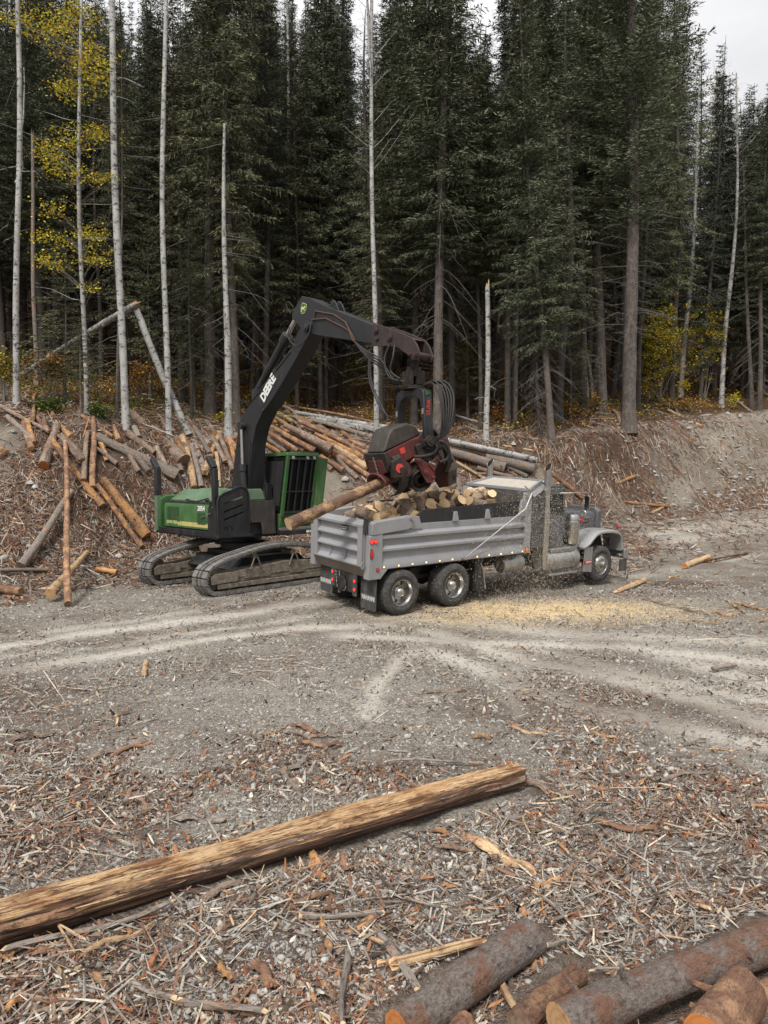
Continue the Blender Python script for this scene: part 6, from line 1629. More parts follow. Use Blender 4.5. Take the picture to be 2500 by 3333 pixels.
for k, t in enumerate((0.17, 0.38, 0.60, 0.80)):
    y = cy0 + (cy1 - cy0) * t; b_ = MB(); b_.bar((fx(2.15) + .03, y, 2.15), (fx(3.72) + .03, y, 3.72), 0.055, 0.03, up=(1, 0, 0)); eb('guard_bar', b_, M['exc_black'], 0.004, cabb)
b_ = MB(); b_.bar((fx(2.75) + .03, cy0 + .1, 2.75), (fx(2.75) + .03, cy1 - .1, 2.75), 0.03); b_.bar((fx(2.12) + .03, cy0 + .08, 2.12), (fx(2.12) + .03, cy1 - .08, 2.12), 0.07); b_.bar((fx(3.74) + .03, cy0 + .08, 3.74), (fx(3.74) + .03, cy1 - .08, 3.74), 0.06); eb('guard_frame', b_, M['exc_black'], 0.004, cabb)
for y in (0.78, 1.32, 1.58): b_ = MB(); b_.box(fx(3.78) + .0, fx(3.78) + .07, y - .05, y + .05, 3.72, 3.81); eb('work_lamp', b_, M['alu'], 0.01, cabb)
dv = MB(); dv.hexa([(1.50, cy1 + .02, 2.3), (1.78, cy1 + .16, 2.3), (1.79, cy1 + .13, 2.3), (1.51, cy1 - .01, 2.3)], [(1.80, cy1 + .02, 3.80), (2.06, cy1 + .16, 3.74), (2.07, cy1 + .13, 3.74), (1.81, cy1 - .01, 3.80)])
dv.box(0.3, 1.4, cy1 + .0, cy1 + .03, 1.7, 3.7); eb('cab_door', dv, M['jd_green'], 0.008, cabb)
bs = MB(); bs.box(1.40, 1.52, cy0 - .06, cy1, 1.60, 1.66)
for k in range(7): bs.mat(1).box(fx(1.8) + .01, fx(1.8) + .03, 1.42 + k * .035, 1.435 + k * .035, 1.72, 1.90)
eb('cab_vent', bs, [M['rust'], M['board_black']], 0, cabb)
def emblem(par, p, X, Y, s, dark=True):
    """green badge with a leaping stag, yellow rim"""
    X = Vector(X).normalized(); Y = Vector(Y).normalized(); Z = X.cross(Y); p = Vector(p)
    out = [(-.5, .55), (0, .64), (.5, .55), (.56, 0), (.42, -.45), (0, -.72), (-.42, -.45), (-.56, 0)]
    stag = [(-.42, -.08), (-.30, .10), (-.05, .12), (.10, .26), (.12, .44), (.20, .30), (.34, .36), (.42, .28), (.26, .20), (.20, .02), (.34, -.14), (.46, -.10), (.30, -.24), (.12, -.10), (-.06, -.12), (-.20, -.34), (-.04, -.50), (-.26, -.46), (-.30, -.22)]
    for nm, poly, sc0, off, mt in (('badge_rim', out, 1.0, 0.0, 'logo_yellow'), ('badge', out, 0.9, 0.003, 'logo_green'), ('badge_stag', stag, 0.95, 0.006, 'logo_yellow')):
        mb = MB(); n_ = len(poly)
        v = [p + (X * a + Y * b) * s * sc0 + Z * off for a, b in poly] + [p + (X * a + Y * b) * s * sc0 + Z * (off + .003) for a, b in poly]
        mb.add(v, [tuple(range(n_, 2 * n_))] + [(i, (i + 1) % n_, n_ + (i + 1) % n_, n_ + i) for i in range(n_)]); eb(nm, mb, M[mt], 0, par, fixn=False, smooth=0)
emblem(cabb, (fx(1.82) + .008, 1.28, 1.82), (0, 1, 0), (0.18, 0, 1), 0.09)
dl = MB(); dl.box(1.752, 1.756, 1.30, 1.42, 1.50, 1.57); dl.box(1.752, 1.756, 1.45, 1.55, 1.50, 1.57); eb('decal', dl, M['white_paint'], 0)

# --- boom
bo = [(-0.12, 1.75), (0.05, 2.94), (0.30, 4.07), (0.46, 4.72), (0.66, 4.98), (0.90, 5.20), (1.14, 5.41), (1.74, 5.83), (2.53, 6.34), (3.13, 6.74), (3.40, 7.08), (3.62, 7.32), (3.82, 7.36), (3.98, 7.24), (3.92, 7.00), (3.52, 6.60), (2.85, 5.96), (2.30, 5.48), (2.00, 5.24), (1.73, 5.07), (1.38, 4.66), (1.17, 4.14), (1.03, 3.17), (0.80, 1.75)]
bm_ = MB(); bm_.prism(bo, -0.25, 0.25, 'xz'); boom = eb('boom', bm_, M['boom_black'], 0.012)
pn = MB()
for x, z, r, w in ((0.79, 4.70, .10, .36), (3.80, 7.17, .11, .31), (0.30, 1.95, .12, .40)):
    pn = MB(); pn.cyl((x, -w, z), (x, w, z), r, 22); pn.cyl((x, -w - .03, z), (x, w + .03, z), r * .6, 16); eb('pivot_pin', pn, M['exc_black'], 0.006, boom)
wr = MB(); wr.tube([(0.50, -0.27, 4.10), (0.80, -0.27, 4.66), (1.10, -0.27, 4.20), (1.0, -0.27, 3.2)], 0.012, 6); wr.tube([(0.98, -.262, 5.28), (1.6, -.262, 5.66), (3.1, -.262, 6.62)], 0.010, 6); wr.tube([(1.5, -0.1, 5.72), (2.4, -0.1, 6.32), (2.9, -0.1, 6.66)], 0.03, 8); eb('hose_run', wr, M['hose'], 0, boom)
pb = MB(); cdir = Vector((0.98, 0, 1.14 * 0.9)).normalized(); updir = Vector((-cdir.z, 0, cdir.x))
c_ = Vector((2.02, -0.253, 5.72)); 
pb.hexa([c_ - cdir * .62 - updir * .165, c_ + cdir * .62 - updir * .165, c_ + cdir * .62 - updir * .165 - Vector((0, .003, 0)), c_ - cdir * .62 - updir * .165 - Vector((0, .003, 0))], [c_ - cdir * .62 + updir * .165, c_ + cdir * .62 + updir * .165, c_ + cdir * .62 + updir * .165 - Vector((0, .003, 0)), c_ - cdir * .62 + updir * .165 - Vector((0, .003, 0))])
eb('decal_panel', pb, M['board_black'], 0, boom)
lettering('DEERE', 0.37, M['white_paint'], boom, c_ - Vector((0, .006, 0)), cdir, updir, offset=0.018, sx=0.82, shear=0.0)
for s in (-1, 1):
    cy = MB(); y = 0.36 * s
    cy.mat(0).cyl((1.02, y, 1.95), (0.845, y, 3.50), 0.095, 18); cy.cyl((0.855, y, 3.36), (0.835, y, 3.56), 0.125, 18); cy.mat(1).cyl((0.84, y, 3.5), (0.80, y, 4.62), 0.052, 16); cy.mat(0).cyl((0.79, y - .07, 4.70), (0.79, y + .07, 4.70), 0.11, 18)
    eb('boom_cylinder', cy, [M['exc_black'], M['chrome']], 0)
cy = MB(); cy.mat(0).cyl((1.15, 0, 5.72), (2.55, 0, 7.10), 0.125, 20); cy.cyl((2.44, 0, 6.99), (2.62, 0, 7.17), 0.165, 20); cy.mat(1).cyl((2.58, 0, 7.14), (3.10, 0, 7.66), 0.068, 16); cy.cyl((3.18, -.14, 7.70), (3.18, .14, 7.70), 0.11, 16)
cy.mat(0).box(1.05, 1.35, -.16, .16, 5.42, 5.78)
eb('stick_cylinder', cy, [M['exc_black'], M['chrome']], 0)
# --- stick
sk = [(3.10, 7.50), (3.10, 7.66), (3.34, 7.89), (3.54, 8.06), (3.90, 7.95), (4.40, 7.70), (4.92, 7.48), (6.50, 6.83), (6.40, 6.42), (5.2, 6.70), (4.10, 6.95), (3.85, 7.04), (3.62, 7.06), (3.30, 7.40)]
ks = MB(); ks.prism(sk, -0.21, 0.21, 'xz'); stick = eb('stick', ks, M['boom_black'], 0.012)
emblem(stick, (3.62, -0.213, 7.72), (0.90, 0, -0.42), (0.42, 0, 0.90), 0.22)
lg = MB()
for s in (-1, 1):
    y = .1 * s; lg.prism([(4.42, 7.66), (4.98, 7.42), (4.86, 7.66), (4.78, 7.74), (4.68, 7.74), (4.60, 7.66)], y - .025, y + .025, 'xz'); lg.cyl((4.72, y - .035, 7.70), (4.72, y + .035, 7.70), 0.075, 16)
eb('lug', lg, M['boom_black'], 0.006, stick)
pp = MB()
pp.tube([(4.1, -.235, 7.42), (4.15, -.235, 7.56), (4.9, -.235, 7.36), (5.35, -.235, 7.10), (5.72, -.235, 6.60)], 0.018, 8); pp.tube([(4.0, -.24, 7.36), (4.6, -.24, 7.30), (5.25, -.24, 7.0), (5.5, -.24, 6.86), (5.66, -.24, 6.58)], 0.018, 8)
eb('hydraulic_pipe', pp, M['pipe_rust'], 0, stick)
sx_ = [(6.34, 6.90), (6.55, 6.87), (7.10, 6.66), (7.68, 6.40), (7.82, 6.24), (7.94, 5.98), (7.86, 5.88), (7.70, 5.90), (7.50, 6.06), (7.20, 6.24), (6.85, 6.32), (6.32, 6.38)]
se = MB(); se.prism(sx_, -0.235, -0.19, 'xz'); se.prism(sx_, 0.19, 0.235, 'xz'); se.prism([(6.34, 6.88), (7.68, 6.37), (7.3, 6.28), (6.85, 6.36), (6.34, 6.42)], -0.19, 0.19, 'xz')
sti = eb('stick_end', se, M['stick_end'], 0.008)
for x, z, r in ((6.48, 6.72, .075), (6.52, 6.52, .05), (6.95, 6.50, .09), (7.80, 6.0, .075), (7.62, 6.03, .05)): bo_ = MB(); bo_.cyl((x, -0.27, z), (x, .27, z), r, 16); bo_.cyl((x, -0.295, z), (x, .295, z), r * .55, 12); eb('bolt', bo_, M['stick_end'], 0.004, sti)

# --- undercarriage
MU = Matrix.Translation((-4.48, 19.49, 0.03)) @ Matrix.Rotation(R_(47.5), 4, 'Z')
MUl = ME.inverted() @ MU
loop = [(0.05, 0.05), (-0.10, 0.09), (-0.22, 0.24), (-0.27, 0.43), (-0.20, 0.62), (-0.05, 0.76), (0.40, 0.92), (0.97, 1.03), (1.5, 1.14), (2.1, 1.20), (2.7, 1.19), (3.4, 1.10), (4.2, 0.94), (4.75, 0.80), (4.92, 0.62), (4.98, 0.42), (4.90, 0.22), (4.72, 0.08), (4.5, 0.05)]
def loop_points(pts, step):
    P2 = [Vector((a, b)) for a, b in pts] + [Vector(pts[0])]
    cum = [0]
    for i in range(len(P2) - 1): cum.append(cum[-1] + (P2[i + 1] - P2[i]).length)
    n = int(cum[-1] / step); out = []
    for k in range(n):
        s = (k + .5) / n * cum[-1]; i = max(j for j in range(len(cum)) if cum[j] <= s); i = min(i, len(P2) - 2)
        t = (s - cum[i]) / (cum[i + 1] - cum[i]); p = P2[i].lerp(P2[i + 1], t)
        a = P2[max(i - 0, 0)]; d = (P2[i + 1] - P2[i]).normalized()
        s2 = s + step * .6; 
        out.append((p, d))
    # smooth the directions
    res = []
    for k in range(n): d = (out[(k + 1) % n][0] - out[k - 1][0]).normalized(); res.append((out[k][0], d))
    return res
def make_track(y0):
    tr = MB(); W = 0.64
    for p, d in loop_points(loop, 0.195):
        nrm = Vector((d.y, -d.x)) if True else None       # outward
        a = p - d * 0.09; b = p + d * 0.09
        def q(v, o, y): w_ = v + nrm * o; return (w_.x, y, w_.y)
        tr.hexa([q(a, -0.055, y0), q(b, -0.055, y0), q(b, -0.055, y0 + W), q(a, -0.055, y0 + W)], [q(a, 0.012, y0), q(b, 0.012, y0), q(b, 0.012, y0 + W), q(a, 0.012, y0 + W)])
        for off in (-0.075, 0.0, 0.07):
            e = p + d * off; tr.hexa([q(e - d * .011, 0.0, y0 + .005), q(e + d * .011, 0.0, y0 + .005), q(e + d * .011, 0, y0 + W - .005), q(e - d * .011, 0, y0 + W - .005)], [q(e - d * .008, 0.058, y0 + .005), q(e + d * .008, 0.058, y0 + .005), q(e + d * .008, 0.058, y0 + W - .005), q(e - d * .008, 0.058, y0 + W - .005)])
        for yy in (y0 + .22, y0 + .38): tr.hexa([q(a, -0.10, yy), q(b, -0.10, yy), q(b, -0.10, yy + .05), q(a, -0.10, yy + .05)], [q(a, -0.02, yy), q(b, -0.02, yy), q(b, -0.02, yy + .05), q(a, -0.02, yy + .05)])
    t = tr.build('track', M['track_steel'], exc, 0, smooth=0); t.matrix_local = MUl
    f = MB(); y1 = y0 + W
    f.prism([(0.35, 0.30), (4.6, 0.30), (4.6, 0.55), (3.9, 0.66), (2.5, 0.74), (1.0, 0.62), (0.35, 0.55)], y0 + .07, y1 - .07, 'xz')
    f.prism([(0.10, 0.16), (4.45, 0.16), (4.45, 0.29), (0.10, 0.29)], y0 + .03, y0 + .09, 'xz'); f.prism([(0.10, 0.16), (4.45, 0.16), (4.45, 0.29), (0.10, 0.29)], y1 - .09, y1 - .03, 'xz')
    f.prism([(-0.10, 0.30), (0.75, 0.32), (0.78, 0.52), (0.5, 0.60), (0.0, 0.58), (-0.12, 0.5)], y0 + .02, y0 + .08, 'xz')
    fr_ = f.build('track_frame', M['track_mud'], t, 0.012)
    for xc in (1.38, 2.78):
        a_ = MB(); a_.tube([(xc - .20, y0 + .04, 0.60), (xc - .05, y0 + .04, 0.93), (xc + .05, y0 + .04, 0.93), (xc + .20, y0 + .04, 0.60)], 0.022, 6); a_.cyl((xc, y0 + .08, 0.97), (xc, y1 - .08, 0.97), 0.085, 16); a_.build('carrier_roller', M['track_mud'], t, 0)
    for k in range(8):
        a_ = MB(); x = 0.55 + k * 0.53; a_.cyl((x, y0 + .10, 0.20), (x, y1 - .10, 0.20), 0.10, 16); a_.build('roller', M['track_mud'], t, 0)
    for x, r in ((0.10, 0.30), (4.60, 0.32)):
        a_ = MB(); a_.lathe([(0, .12), (.1, .12), (.12, .16), (r - .06, .2), (r, .2), (r, W - .2), (r - .06, W - .2), (.12, W - .16), (.1, W - .12), (0, W - .12)], 28, 'y', (x, y0, 0.44)); a_.build('idler', M['track_mud'], t, 0)
    hp_ = MB(); hp_.box(1.26, 1.42, y0 + .062, y0 + .068, 0.46, 0.58); hp_.build('frame_hole', M['board_black'], t, 0)
    fb = MB(); fb.box(1.0, 1.9, y0 + .05, y0 + .068, 0.36, 0.64); fb.box(2.6, 3.2, y0 + .05, y0 + .068, 0.36, 0.60); fb.box(0.2, 4.4, y0 + .055, y0 + .068, 0.42, 0.46); fb.build('frame_patch', M['track_mud'], t, 0.01)
    return t
make_track(0.0); make_track(2.86)
cf = MB(); cf.prism([(1.0, 0.55), (1.35, 0.86), (3.4, 0.86), (3.75, 0.55), (3.4, 0.35), (1.35, 0.35)], 0.55, 2.95, 'xz'); cf.cyl((2.35, 1.95, 0.86), (2.35, 1.95, 1.2), 0.68, 36); cf.box(1.5, 3.2, 1.1, 2.6, 0.86, 1.0)
car = cf.build('car_body', M['exc_black'], exc, 0.02); car.matrix_local = MUl

# --- harvester head (x along the held log towards the saw, z up)
PV = Vector((0.70, 17.6, 4.05)); HA, HT = 33.0, 20.0
MHv = Matrix.Translation(PV) @ Matrix.Rotation(R_(HA), 4, 'Z')          # upright frame for yoke and rotator
MH = MHv @ Matrix.Rotation(R_(-HT), 4, 'Y')
head = bpy.data.objects.new('harvester_head', None); C.objects.link(head); head.parent = exc; head.matrix_local = ME.inverted() @ MH
def hb(name, mb, mat, bevel=0.006, **kw): return mb.build(name, mat, head, bevel, **kw)
MV = MH.inverted() @ MHv
def vb(name, mb, mat, bevel=0.006, **kw):
    o = mb.build(name, mat, head, bevel, **kw); o.matrix_local = MV; return o
# link, rotator, yoke
dz = 1.32
lk = MB(); lk.box(-0.05, 0.05, -0.10, 0.10, dz + .33, dz + .62); lk.cyl((0, -.15, dz + .60), (0, .15, dz + .60), 0.08, 16); lk.cyl((-.16, 0, dz + .36), (.16, 0, dz + .36), 0.09, 16); lk.box(-.13, .13, -.08, .08, dz + .30, dz + .44)
vb('link', lk, M['head_dark'], 0.01)
ro = MB(); ro.box(-.20, -.13, -.19, .19, dz, dz + .34); ro.box(.13, .20, -.19, .19, dz, dz + .34); ro.box(-.13, .13, -.19, -.13, dz + .20, dz + .34); ro.box(-.13, .13, .13, .19, dz, dz + .34); ro.box(-.13, .13, -.13, .13, dz + .24, dz + .32); ro.box(-.05, .12, -.22, -.13, dz + .02, dz + .2)
ro.cyl((0, 0, dz - .04), (0, 0, dz), 0.25, 28); ro.cyl((0, 0, dz - .09), (0, 0, dz - .045), 0.27, 28)
vb('rotator', ro, M['head_dark'], 0.01)
yk = [(-.50, -.18), (-.62, -.12), (-.66, 0.0), (-.62, .35), (-.56, 1.10), (-.52, 1.18), (-.40, 1.22), (.40, 1.22), (.52, 1.18), (.56, 1.10), (.62, .35), (.66, 0), (.62, -.12), (.54, -.18), (.52, 0.0), (.52, .30), (.475, .78), (.40, .96), (.22, 1.05), (-.22, 1.05), (-.40, .96), (-.475, .78), (-.52, .30), (-.52, 0)]
yo = MB(); yo.prism(yk, -0.12, 0.12, 'yz')
yoke = vb('yoke', yo, M['exc_black'], 0.015)
hbx = MB()
for s in (-1, 1): hbx.cyl((0, .40 * s, 0), (0, .72 * s, 0), 0.13, 20); hbx.cyl((0, .70 * s, 0), (0, .75 * s, 0), 0.07, 14)
hb('pivot', hbx, M['head_dark'])
# warranty-coloured lettering runs down the near leg
for s, yy in ((-1, -.60),):
    o = lettering('waratah', 0.19, M['logo_red'], head, (0, 0, 0), (1, 0, 0), (0, 1, 0), offset=0.003)
    Xd = Vector((0, 0.065, -1)).normalized(); Zd = Vector((0.0, -1, -0.065)).normalized(); Yd = Zd.cross(Xd)
    Xd = Vector((0, 0.08, -1)).normalized(); m4 = Matrix(((Xd.x * .8, Yd.x, Zd.x, 0.0), (Xd.y * .8, Yd.y, Zd.y, -.607), (Xd.z * .8, Yd.z, Zd.z, .70), (0, 0, 0, 1)))
    o.matrix_local = MV @ m4
    tr_ = MB(); tr_.add([(-.07, -.578, 1.04), (.09, -.573, 1.10), (-.07, -.568, 1.16), (-.07, -.583, 1.04), (.09, -.578, 1.10), (-.07, -.573, 1.16)], [(0, 1, 2), (3, 5, 4), (0, 3, 4, 1), (1, 4, 5, 2), (2, 5, 3, 0)]); vb('green_mark', tr_, M['logo_green'], 0)
wt = MB()
for s in (-1, 1): wt.box(-0.126, -0.121, .50 * s if s > 0 else -.57, .57 if s > 0 else -.50, .62, .75)
vb('reflector', wt, M['alu'], 0)
# body
fr1 = MB(); fr1.box(-1.05, 0.62, -0.34, 0.34, -0.30, 0.02); fr1.prism([(-1.05, -0.28), (-1.05, 0.10), (-0.35, 0.14), (0.45, 0.02), (0.7, -0.22)], -0.40, -0.345, 'xz'); fr1.prism([(-1.05, -0.28), (-1.05, 0.10), (-0.35, 0.14), (0.45, 0.02), (0.7, -0.22)], 0.345, 0.40, 'xz')
hb('head_frame', fr1, M['head_red'], 0.01)
hh = MB(); hh.prism([(-1.12, 0.11), (-0.84, 0.46), (-0.70, 0.55), (-0.28, 0.54), (-0.06, 0.38), (0.02, 0.15)], -0.38, 0.38, 'xz'); hb('head_hood', hh, M['head_hood'], 0.05, seg=4, smooth=60)
# end plate and fixed top knife
ep = MB(); ep.prism([(-0.46, 0.10), (0.46, 0.10), (0.48, -0.20), (0.36, -0.36), (0.22, -0.38), (0.12, -0.44), (-0.12, -0.44), (-0.22, -0.38), (-0.36, -0.36), (-0.48, -0.20)], -1.16, -1.05, 'yz'); hb('end_plate', ep, M['head_dark'], 0.012)
rpl = MB(); rpl.prism([(-0.30, -0.06), (0.30, -0.06), (0.34, -0.34), (0.2, -0.40), (-0.2, -0.40), (-0.34, -0.34)], -1.19, -1.16, 'yz'); hb('front_plate', rpl, M['head_red'], 0.01)
kn = MB(); kn.lathe([(0.165, -1.18), (0.19, -1.16), (0.215, -0.98), (0.20, -0.92), (0.16, -0.98)], 26, 'x', (0, 0, -0.56), a0=-0.2 * PI, a1=1.0 * PI - 0.9, closed=True)
kn2 = MB(); V = []; F = []
n_ = 20
for i, (x, rr) in enumerate(((-1.33, 0.27), (-1.30, 0.22), (-1.12, 0.17), (-1.09, 0.19), (-1.24, 0.25), (-1.30, 0.29))):
    for k in range(n_ + 1):
        a = 0.15 + (PI - 0.3) * k / n_; V.append((x, 0 + rr * 1.45 * math.cos(a), -0.60 + rr * math.sin(a)))
for i in range(6):
    for k in range(n_): a = i * (n_ + 1) + k; b = ((i + 1) % 6) * (n_ + 1) + k; F.append((a, a + 1, b + 1, b))
F += [tuple(i * (n_ + 1) for i in range(6)), tuple(i * (n_ + 1) + n_ for i in range(6))]
kn2.add(V, F); hb('top_knife', kn2, M['head_red'], 0.004, smooth=60)
ck = MB(); 
for i in range(9): 
    p = Vector((-1.21, -0.03 + 0.02 * (i % 2), 0.0 - i * 0.045)); a = 0 if i % 2 else PI / 2; u = Vector((math.cos(a) * .0, math.cos(a), 0)) if i % 2 else Vector((1, 0, 0))
    ck.tube([p + Vector((0, 0, 1)) * 0.03 * math.cos(k * PI / 4) + u * 0.014 * math.sin(k * PI / 4) for k in range(9)], 0.006, 5, False)
hb('chain', ck, M['alu'], 0)
# knife arms: curved blades closing below the log
def curve_arm(name, pts, w, th, mat):
    """pts in (y, z); the arm is w wide along x from x0"""
    x0, x1 = w; V = []; F = []; n = len(pts)
    for i, (y, z, t) in enumerate(pts):
        a = Vector(pts[max(0, i - 1)][:2]); b = Vector(pts[min(n - 1, i + 1)][:2]); d = (b - a).normalized(); nn = Vector((-d.y, d.x)) * t / 2
        V += [(x0, y + nn.x, z + nn.y), (x1, y + nn.x, z + nn.y), (x1, y - nn.x, z - nn.y), (x0, y - nn.x, z - nn.y)]
    for i in range(n - 1):
        for k in range(4): F.append((i * 4 + k, i * 4 + (k + 1) % 4, i * 4 + 4 + (k + 1) % 4, i * 4 + 4 + k))
    F += [(0, 1, 2, 3), tuple(range(4 * n - 4, 4 * n))]
    mb = MB(); mb.add(V, F); return hb(name, mb, mat, 0.006)
for s in (-1, 1):
    curve_arm('knife_arm', [(.36 * s, -.10, .16), (.50 * s, -.25, .17), (.54 * s, -.45, .14), (.48 * s, -.66, .11), (.32 * s, -.84, .08), (.10 * s, -.97, .045), (-.14 * s, -1.02, .02)], (-.86 + .12 * s, -.66 + .12 * s), 0.1, M['head_dark'])
curve_arm('knife_arm', [(-.36, -.20, .12), (-.44, -.45, .12), (-.38, -.72, .10), (-.20, -.92, .07), (.05, -1.02, .03)], (.48, .62), 0.1, M['head_dark'])
cov = MB(); cov.prism([(-1.10, -.12), (-.86, -.08), (-.64, -.34), (-.64, -.54), (-.76, -.61), (-1.15, -.50)], -0.58, -0.40, 'xz'); cv = hb('knife_cover', cov, M['head_dark'], 0.02)
dsc = MB(); dsc.cyl((-.96, -.58, -.33), (-.96, -.592, -.33), .105, 24); hb('red_disc', dsc, M['logo_red'], 0.003)
cr = MB(); cr.prism([(-.86, -.12), (-.70, -.30), (-.70, -.50), (-.80, -.56), (-.84, -.4)], -.586, -.58, 'xz'); hb('cover_wear', cr, M['head_red'], 0)
rs_ = MB(); rs_.box(-.70, -.56, -.406, -.400, -.08, .05); hb('red_patch', rs_, M['logo_red'], 0.01)
# feed rollers on their arms
for s in (-1, 1):
    fr2 = MB(); cxr, cyr, czr = -.36, .34 * s, -.80
    fr2.lathe([(0.10, .10 * s), (0.20, .02 * s), (0.235, .14 * s), (0.26, .15 * s), (0.275, .12 * s), (0.275, -.14 * s), (0.25, -.16 * s), (0.0, -.16 * s)], 40, 'y', (cxr, cyr, czr))
    for k in range(30):
        a = k * 2 * PI / 30
        for zz_ in (-.12, -.07, -.02, .03, .08, .12):
            c0 = Vector((cxr + .272 * math.cos(a), cyr + zz_, czr + .272 * math.sin(a))); dd = Vector((math.cos(a), 0, math.sin(a))); fr2.tube([c0, c0 + dd * .028], [.016, .007], 5)
    cpt = Vector((cxr, cyr, czr)); fo = hb('feed_roller', fr2, M['head_dark'], 0); fo.matrix_local = Matrix.Translation(cpt) @ Matrix.Rotation(R_(16 * s), 4, 'Z') @ Matrix.Rotation(R_(-14 * s), 4, 'X') @ Matrix.Translation(-cpt)
    ar = MB(); y = .55 * s; ya, yb = min(y, y + .05 * s), max(y, y + .05 * s)
    ar.prism([(-.47, -.28), (-.34, -.30), (-.10, -.58), (-.08, -.76), (-.20, -.96), (-.36, -.90), (-.42, -.66)], ya, yb, 'xz'); ar.prism([(-.2, -.5), (.10, -.42), (.14, -.52), (-.1, -.72)], ya - .03, yb + .03, 'xz')
    for x_, z_, r_ in ((-.40, -.34, .06), (-.31, -.66, .075), (-.16, -.84, .05), (.08, -.47, .05)): ar.cyl((x_, y - .08 * s, z_), (x_, y + .09 * s, z_), r_, 16); ar.cyl((x_, y - .08 * s, z_), (x_, y + .11 * s, z_), r_ * .5, 12)
    hb('roller_arm', ar, M['head_red'], 0.008)
    cl = MB(); cl.cyl((-.30, .48 * s, -.28), (-.02, .54 * s, -.50), .055, 14); hb('roller_cylinder', cl, M['head_dark'], 0)
    kb = MB(); kb.box(-.30, .45, .345 * s if s > 0 else -.50, .50 if s > 0 else -.345, -.34, .0); kb.cyl((.0, .3 * s, -.1), (.0, .56 * s, -.1), .12, 18); kb.cyl((.30, .3 * s, -.2), (.30, .56 * s, -.2), .09, 18); hb('valve_block', kb, M['head_dark'], 0.02)
cl = MB(); cl.cyl((-.16, -.60, -.46), (-.02, -.62, -.57), .024, 12); hb('cylinder_rod', cl, M['chrome'], 0)
# saw box
sbx = [(.20, -.06), (-.13, -1.01), (.03, -1.38), (.43, -1.43), (.54, -1.23), (.45, -.10)]
sb = MB(); sb.prism(sbx, .65, .93, 'yz'); sb.prism([(.50, .0), (.78, .0), (.80, -.3), (.60, -.4)], -.30, .36, 'xz'); hb('saw_box', sb, M['head_plate'], 0.012)
rs2 = MB(); rs2.prism([(y * .9 + .02, z * .96 - .02) for y, z in sbx], .635, .649, 'yz'); hb('saw_side', rs2, M['head_red'], 0.004)
ayv = Vector((0, -.33, -.95)).normalized(); nyv = Vector((0, -.95, .33)).normalized(); xv = Vector((1, 0, 0))
o0 = Vector((.65, .20, -.05)) + nyv * .03
Ms = Matrix(((xv.x, ayv.x, nyv.x, o0.x), (xv.y, ayv.y, nyv.y, o0.y), (xv.z, ayv.z, nyv.z, o0.z), (0, 0, 0, 1)))
def sq(x, l, s=.042): return [(x - s, l - s), (x + s, l - s), (x + s, l + s), (x - s, l + s)]
spl = holed('saw_plate', [(-.02, -.12), (.22, -.12), (.30, 0), (.32, 1.02), (-.02, 1.02)], [sq(.20, .10), sq(.215, .34), (sq(.215, .56)), sq(.215, .80)], 0.02, Ms, M['head_plate'], head)
bk_ = MB(); P5 = [o0 - nyv * .022 + xv * a + ayv * b for a, b in ((.14, .02), (.28, .02), (.28, .9), (.14, .9))]; bk_.add(P5, [(0, 1, 2, 3)]); hb('saw_backing', bk_, M['board_black'], 0)
bh = MB(); bh.box(.80, .88, -.075, -.06, -1.26, -1.14); hb('saw_port', bh, M['board_black'], 0)

# hoses
def hose(name, pts, r, frame='w', mat='hose', par=None):
    P_ = [Vector(p) for p in pts]; out = []
    for i in range(len(P_) - 1):
        p0 = P_[max(0, i - 1)]; p1 = P_[i]; p2 = P_[i + 1]; p3 = P_[min(len(P_) - 1, i + 2)]
        for k in range(7):
            t = k / 7; out.append(0.5 * ((2 * p1) + (-p0 + p2) * t + (2 * p0 - 5 * p1 + 4 * p2 - p3) * t * t + (-p0 + 3 * p1 - 3 * p2 + p3) * t ** 3))
    out.append(P_[-1])
    mb = MB(); mb.tube(out, r, 8)
    if frame == 'h': return hb(name, mb, M[mat], 0, smooth=60)
    if frame == 'v': return vb(name, mb, M[mat], 0, smooth=60)
    return eb(name, mb, M[mat], 0, smooth=60)
for i in range(6):
    o = i * 0.045
    hose('hose', [(0.05, -.30, 1.30), (0.1 + o, -.62 - o * .6, 1.32 + .05 * (i % 2)), (0.14 + o, -.82 - o, 1.05), (0.16 + o * .5, -.90 - o * 1.1, .55), (0.2, -.80 - o, .15), (0.2, -.62, -.02 + .02 * i), (0.05, -.45, .05)], 0.02, 'v')
for i in range(4):
    o = i * 0.04
    hose('hose', [(5.70, -.26, 6.58), (6.2, -.32, 6.28 - o), (6.75 - o, -.34 + o, 6.0 - 1.5 * o), (7.1, -.30 + o, 5.55 - o), (7.45, -.22, 5.42 + .03 * i)], 0.021)
for i in range(2):
    o = i * .08; hose('hose', [(6.3, -.28, 6.3), (6.35 + o, -.35, 5.6 - o), (6.75 + o, -.42, 4.95), (7.2, -.5, 4.6 - o)], 0.02)
hose('hose', [(7.0, -.28, 6.35), (6.9, -.36, 6.0), (7.02, -.36, 5.6), (7.3, -.3, 5.45)], 0.022); hose('hose', [(7.15, -.28, 6.3), (7.2, -.38, 6.0), (7.1, -.36, 5.7), (7.35, -.3, 5.5)], 0.022)
hose('hose', [(3.05, -.25, 7.30), (3.1, -.34, 7.0), (3.5, -.36, 6.72), (3.95, -.34, 6.9), (4.05, -.26, 7.35)], 0.018); hose('hose', [(3.0, -.2, 7.7), (2.85, -.22, 7.95), (2.95, -.2, 8.0), (3.2, -.22, 7.8)], 0.012)
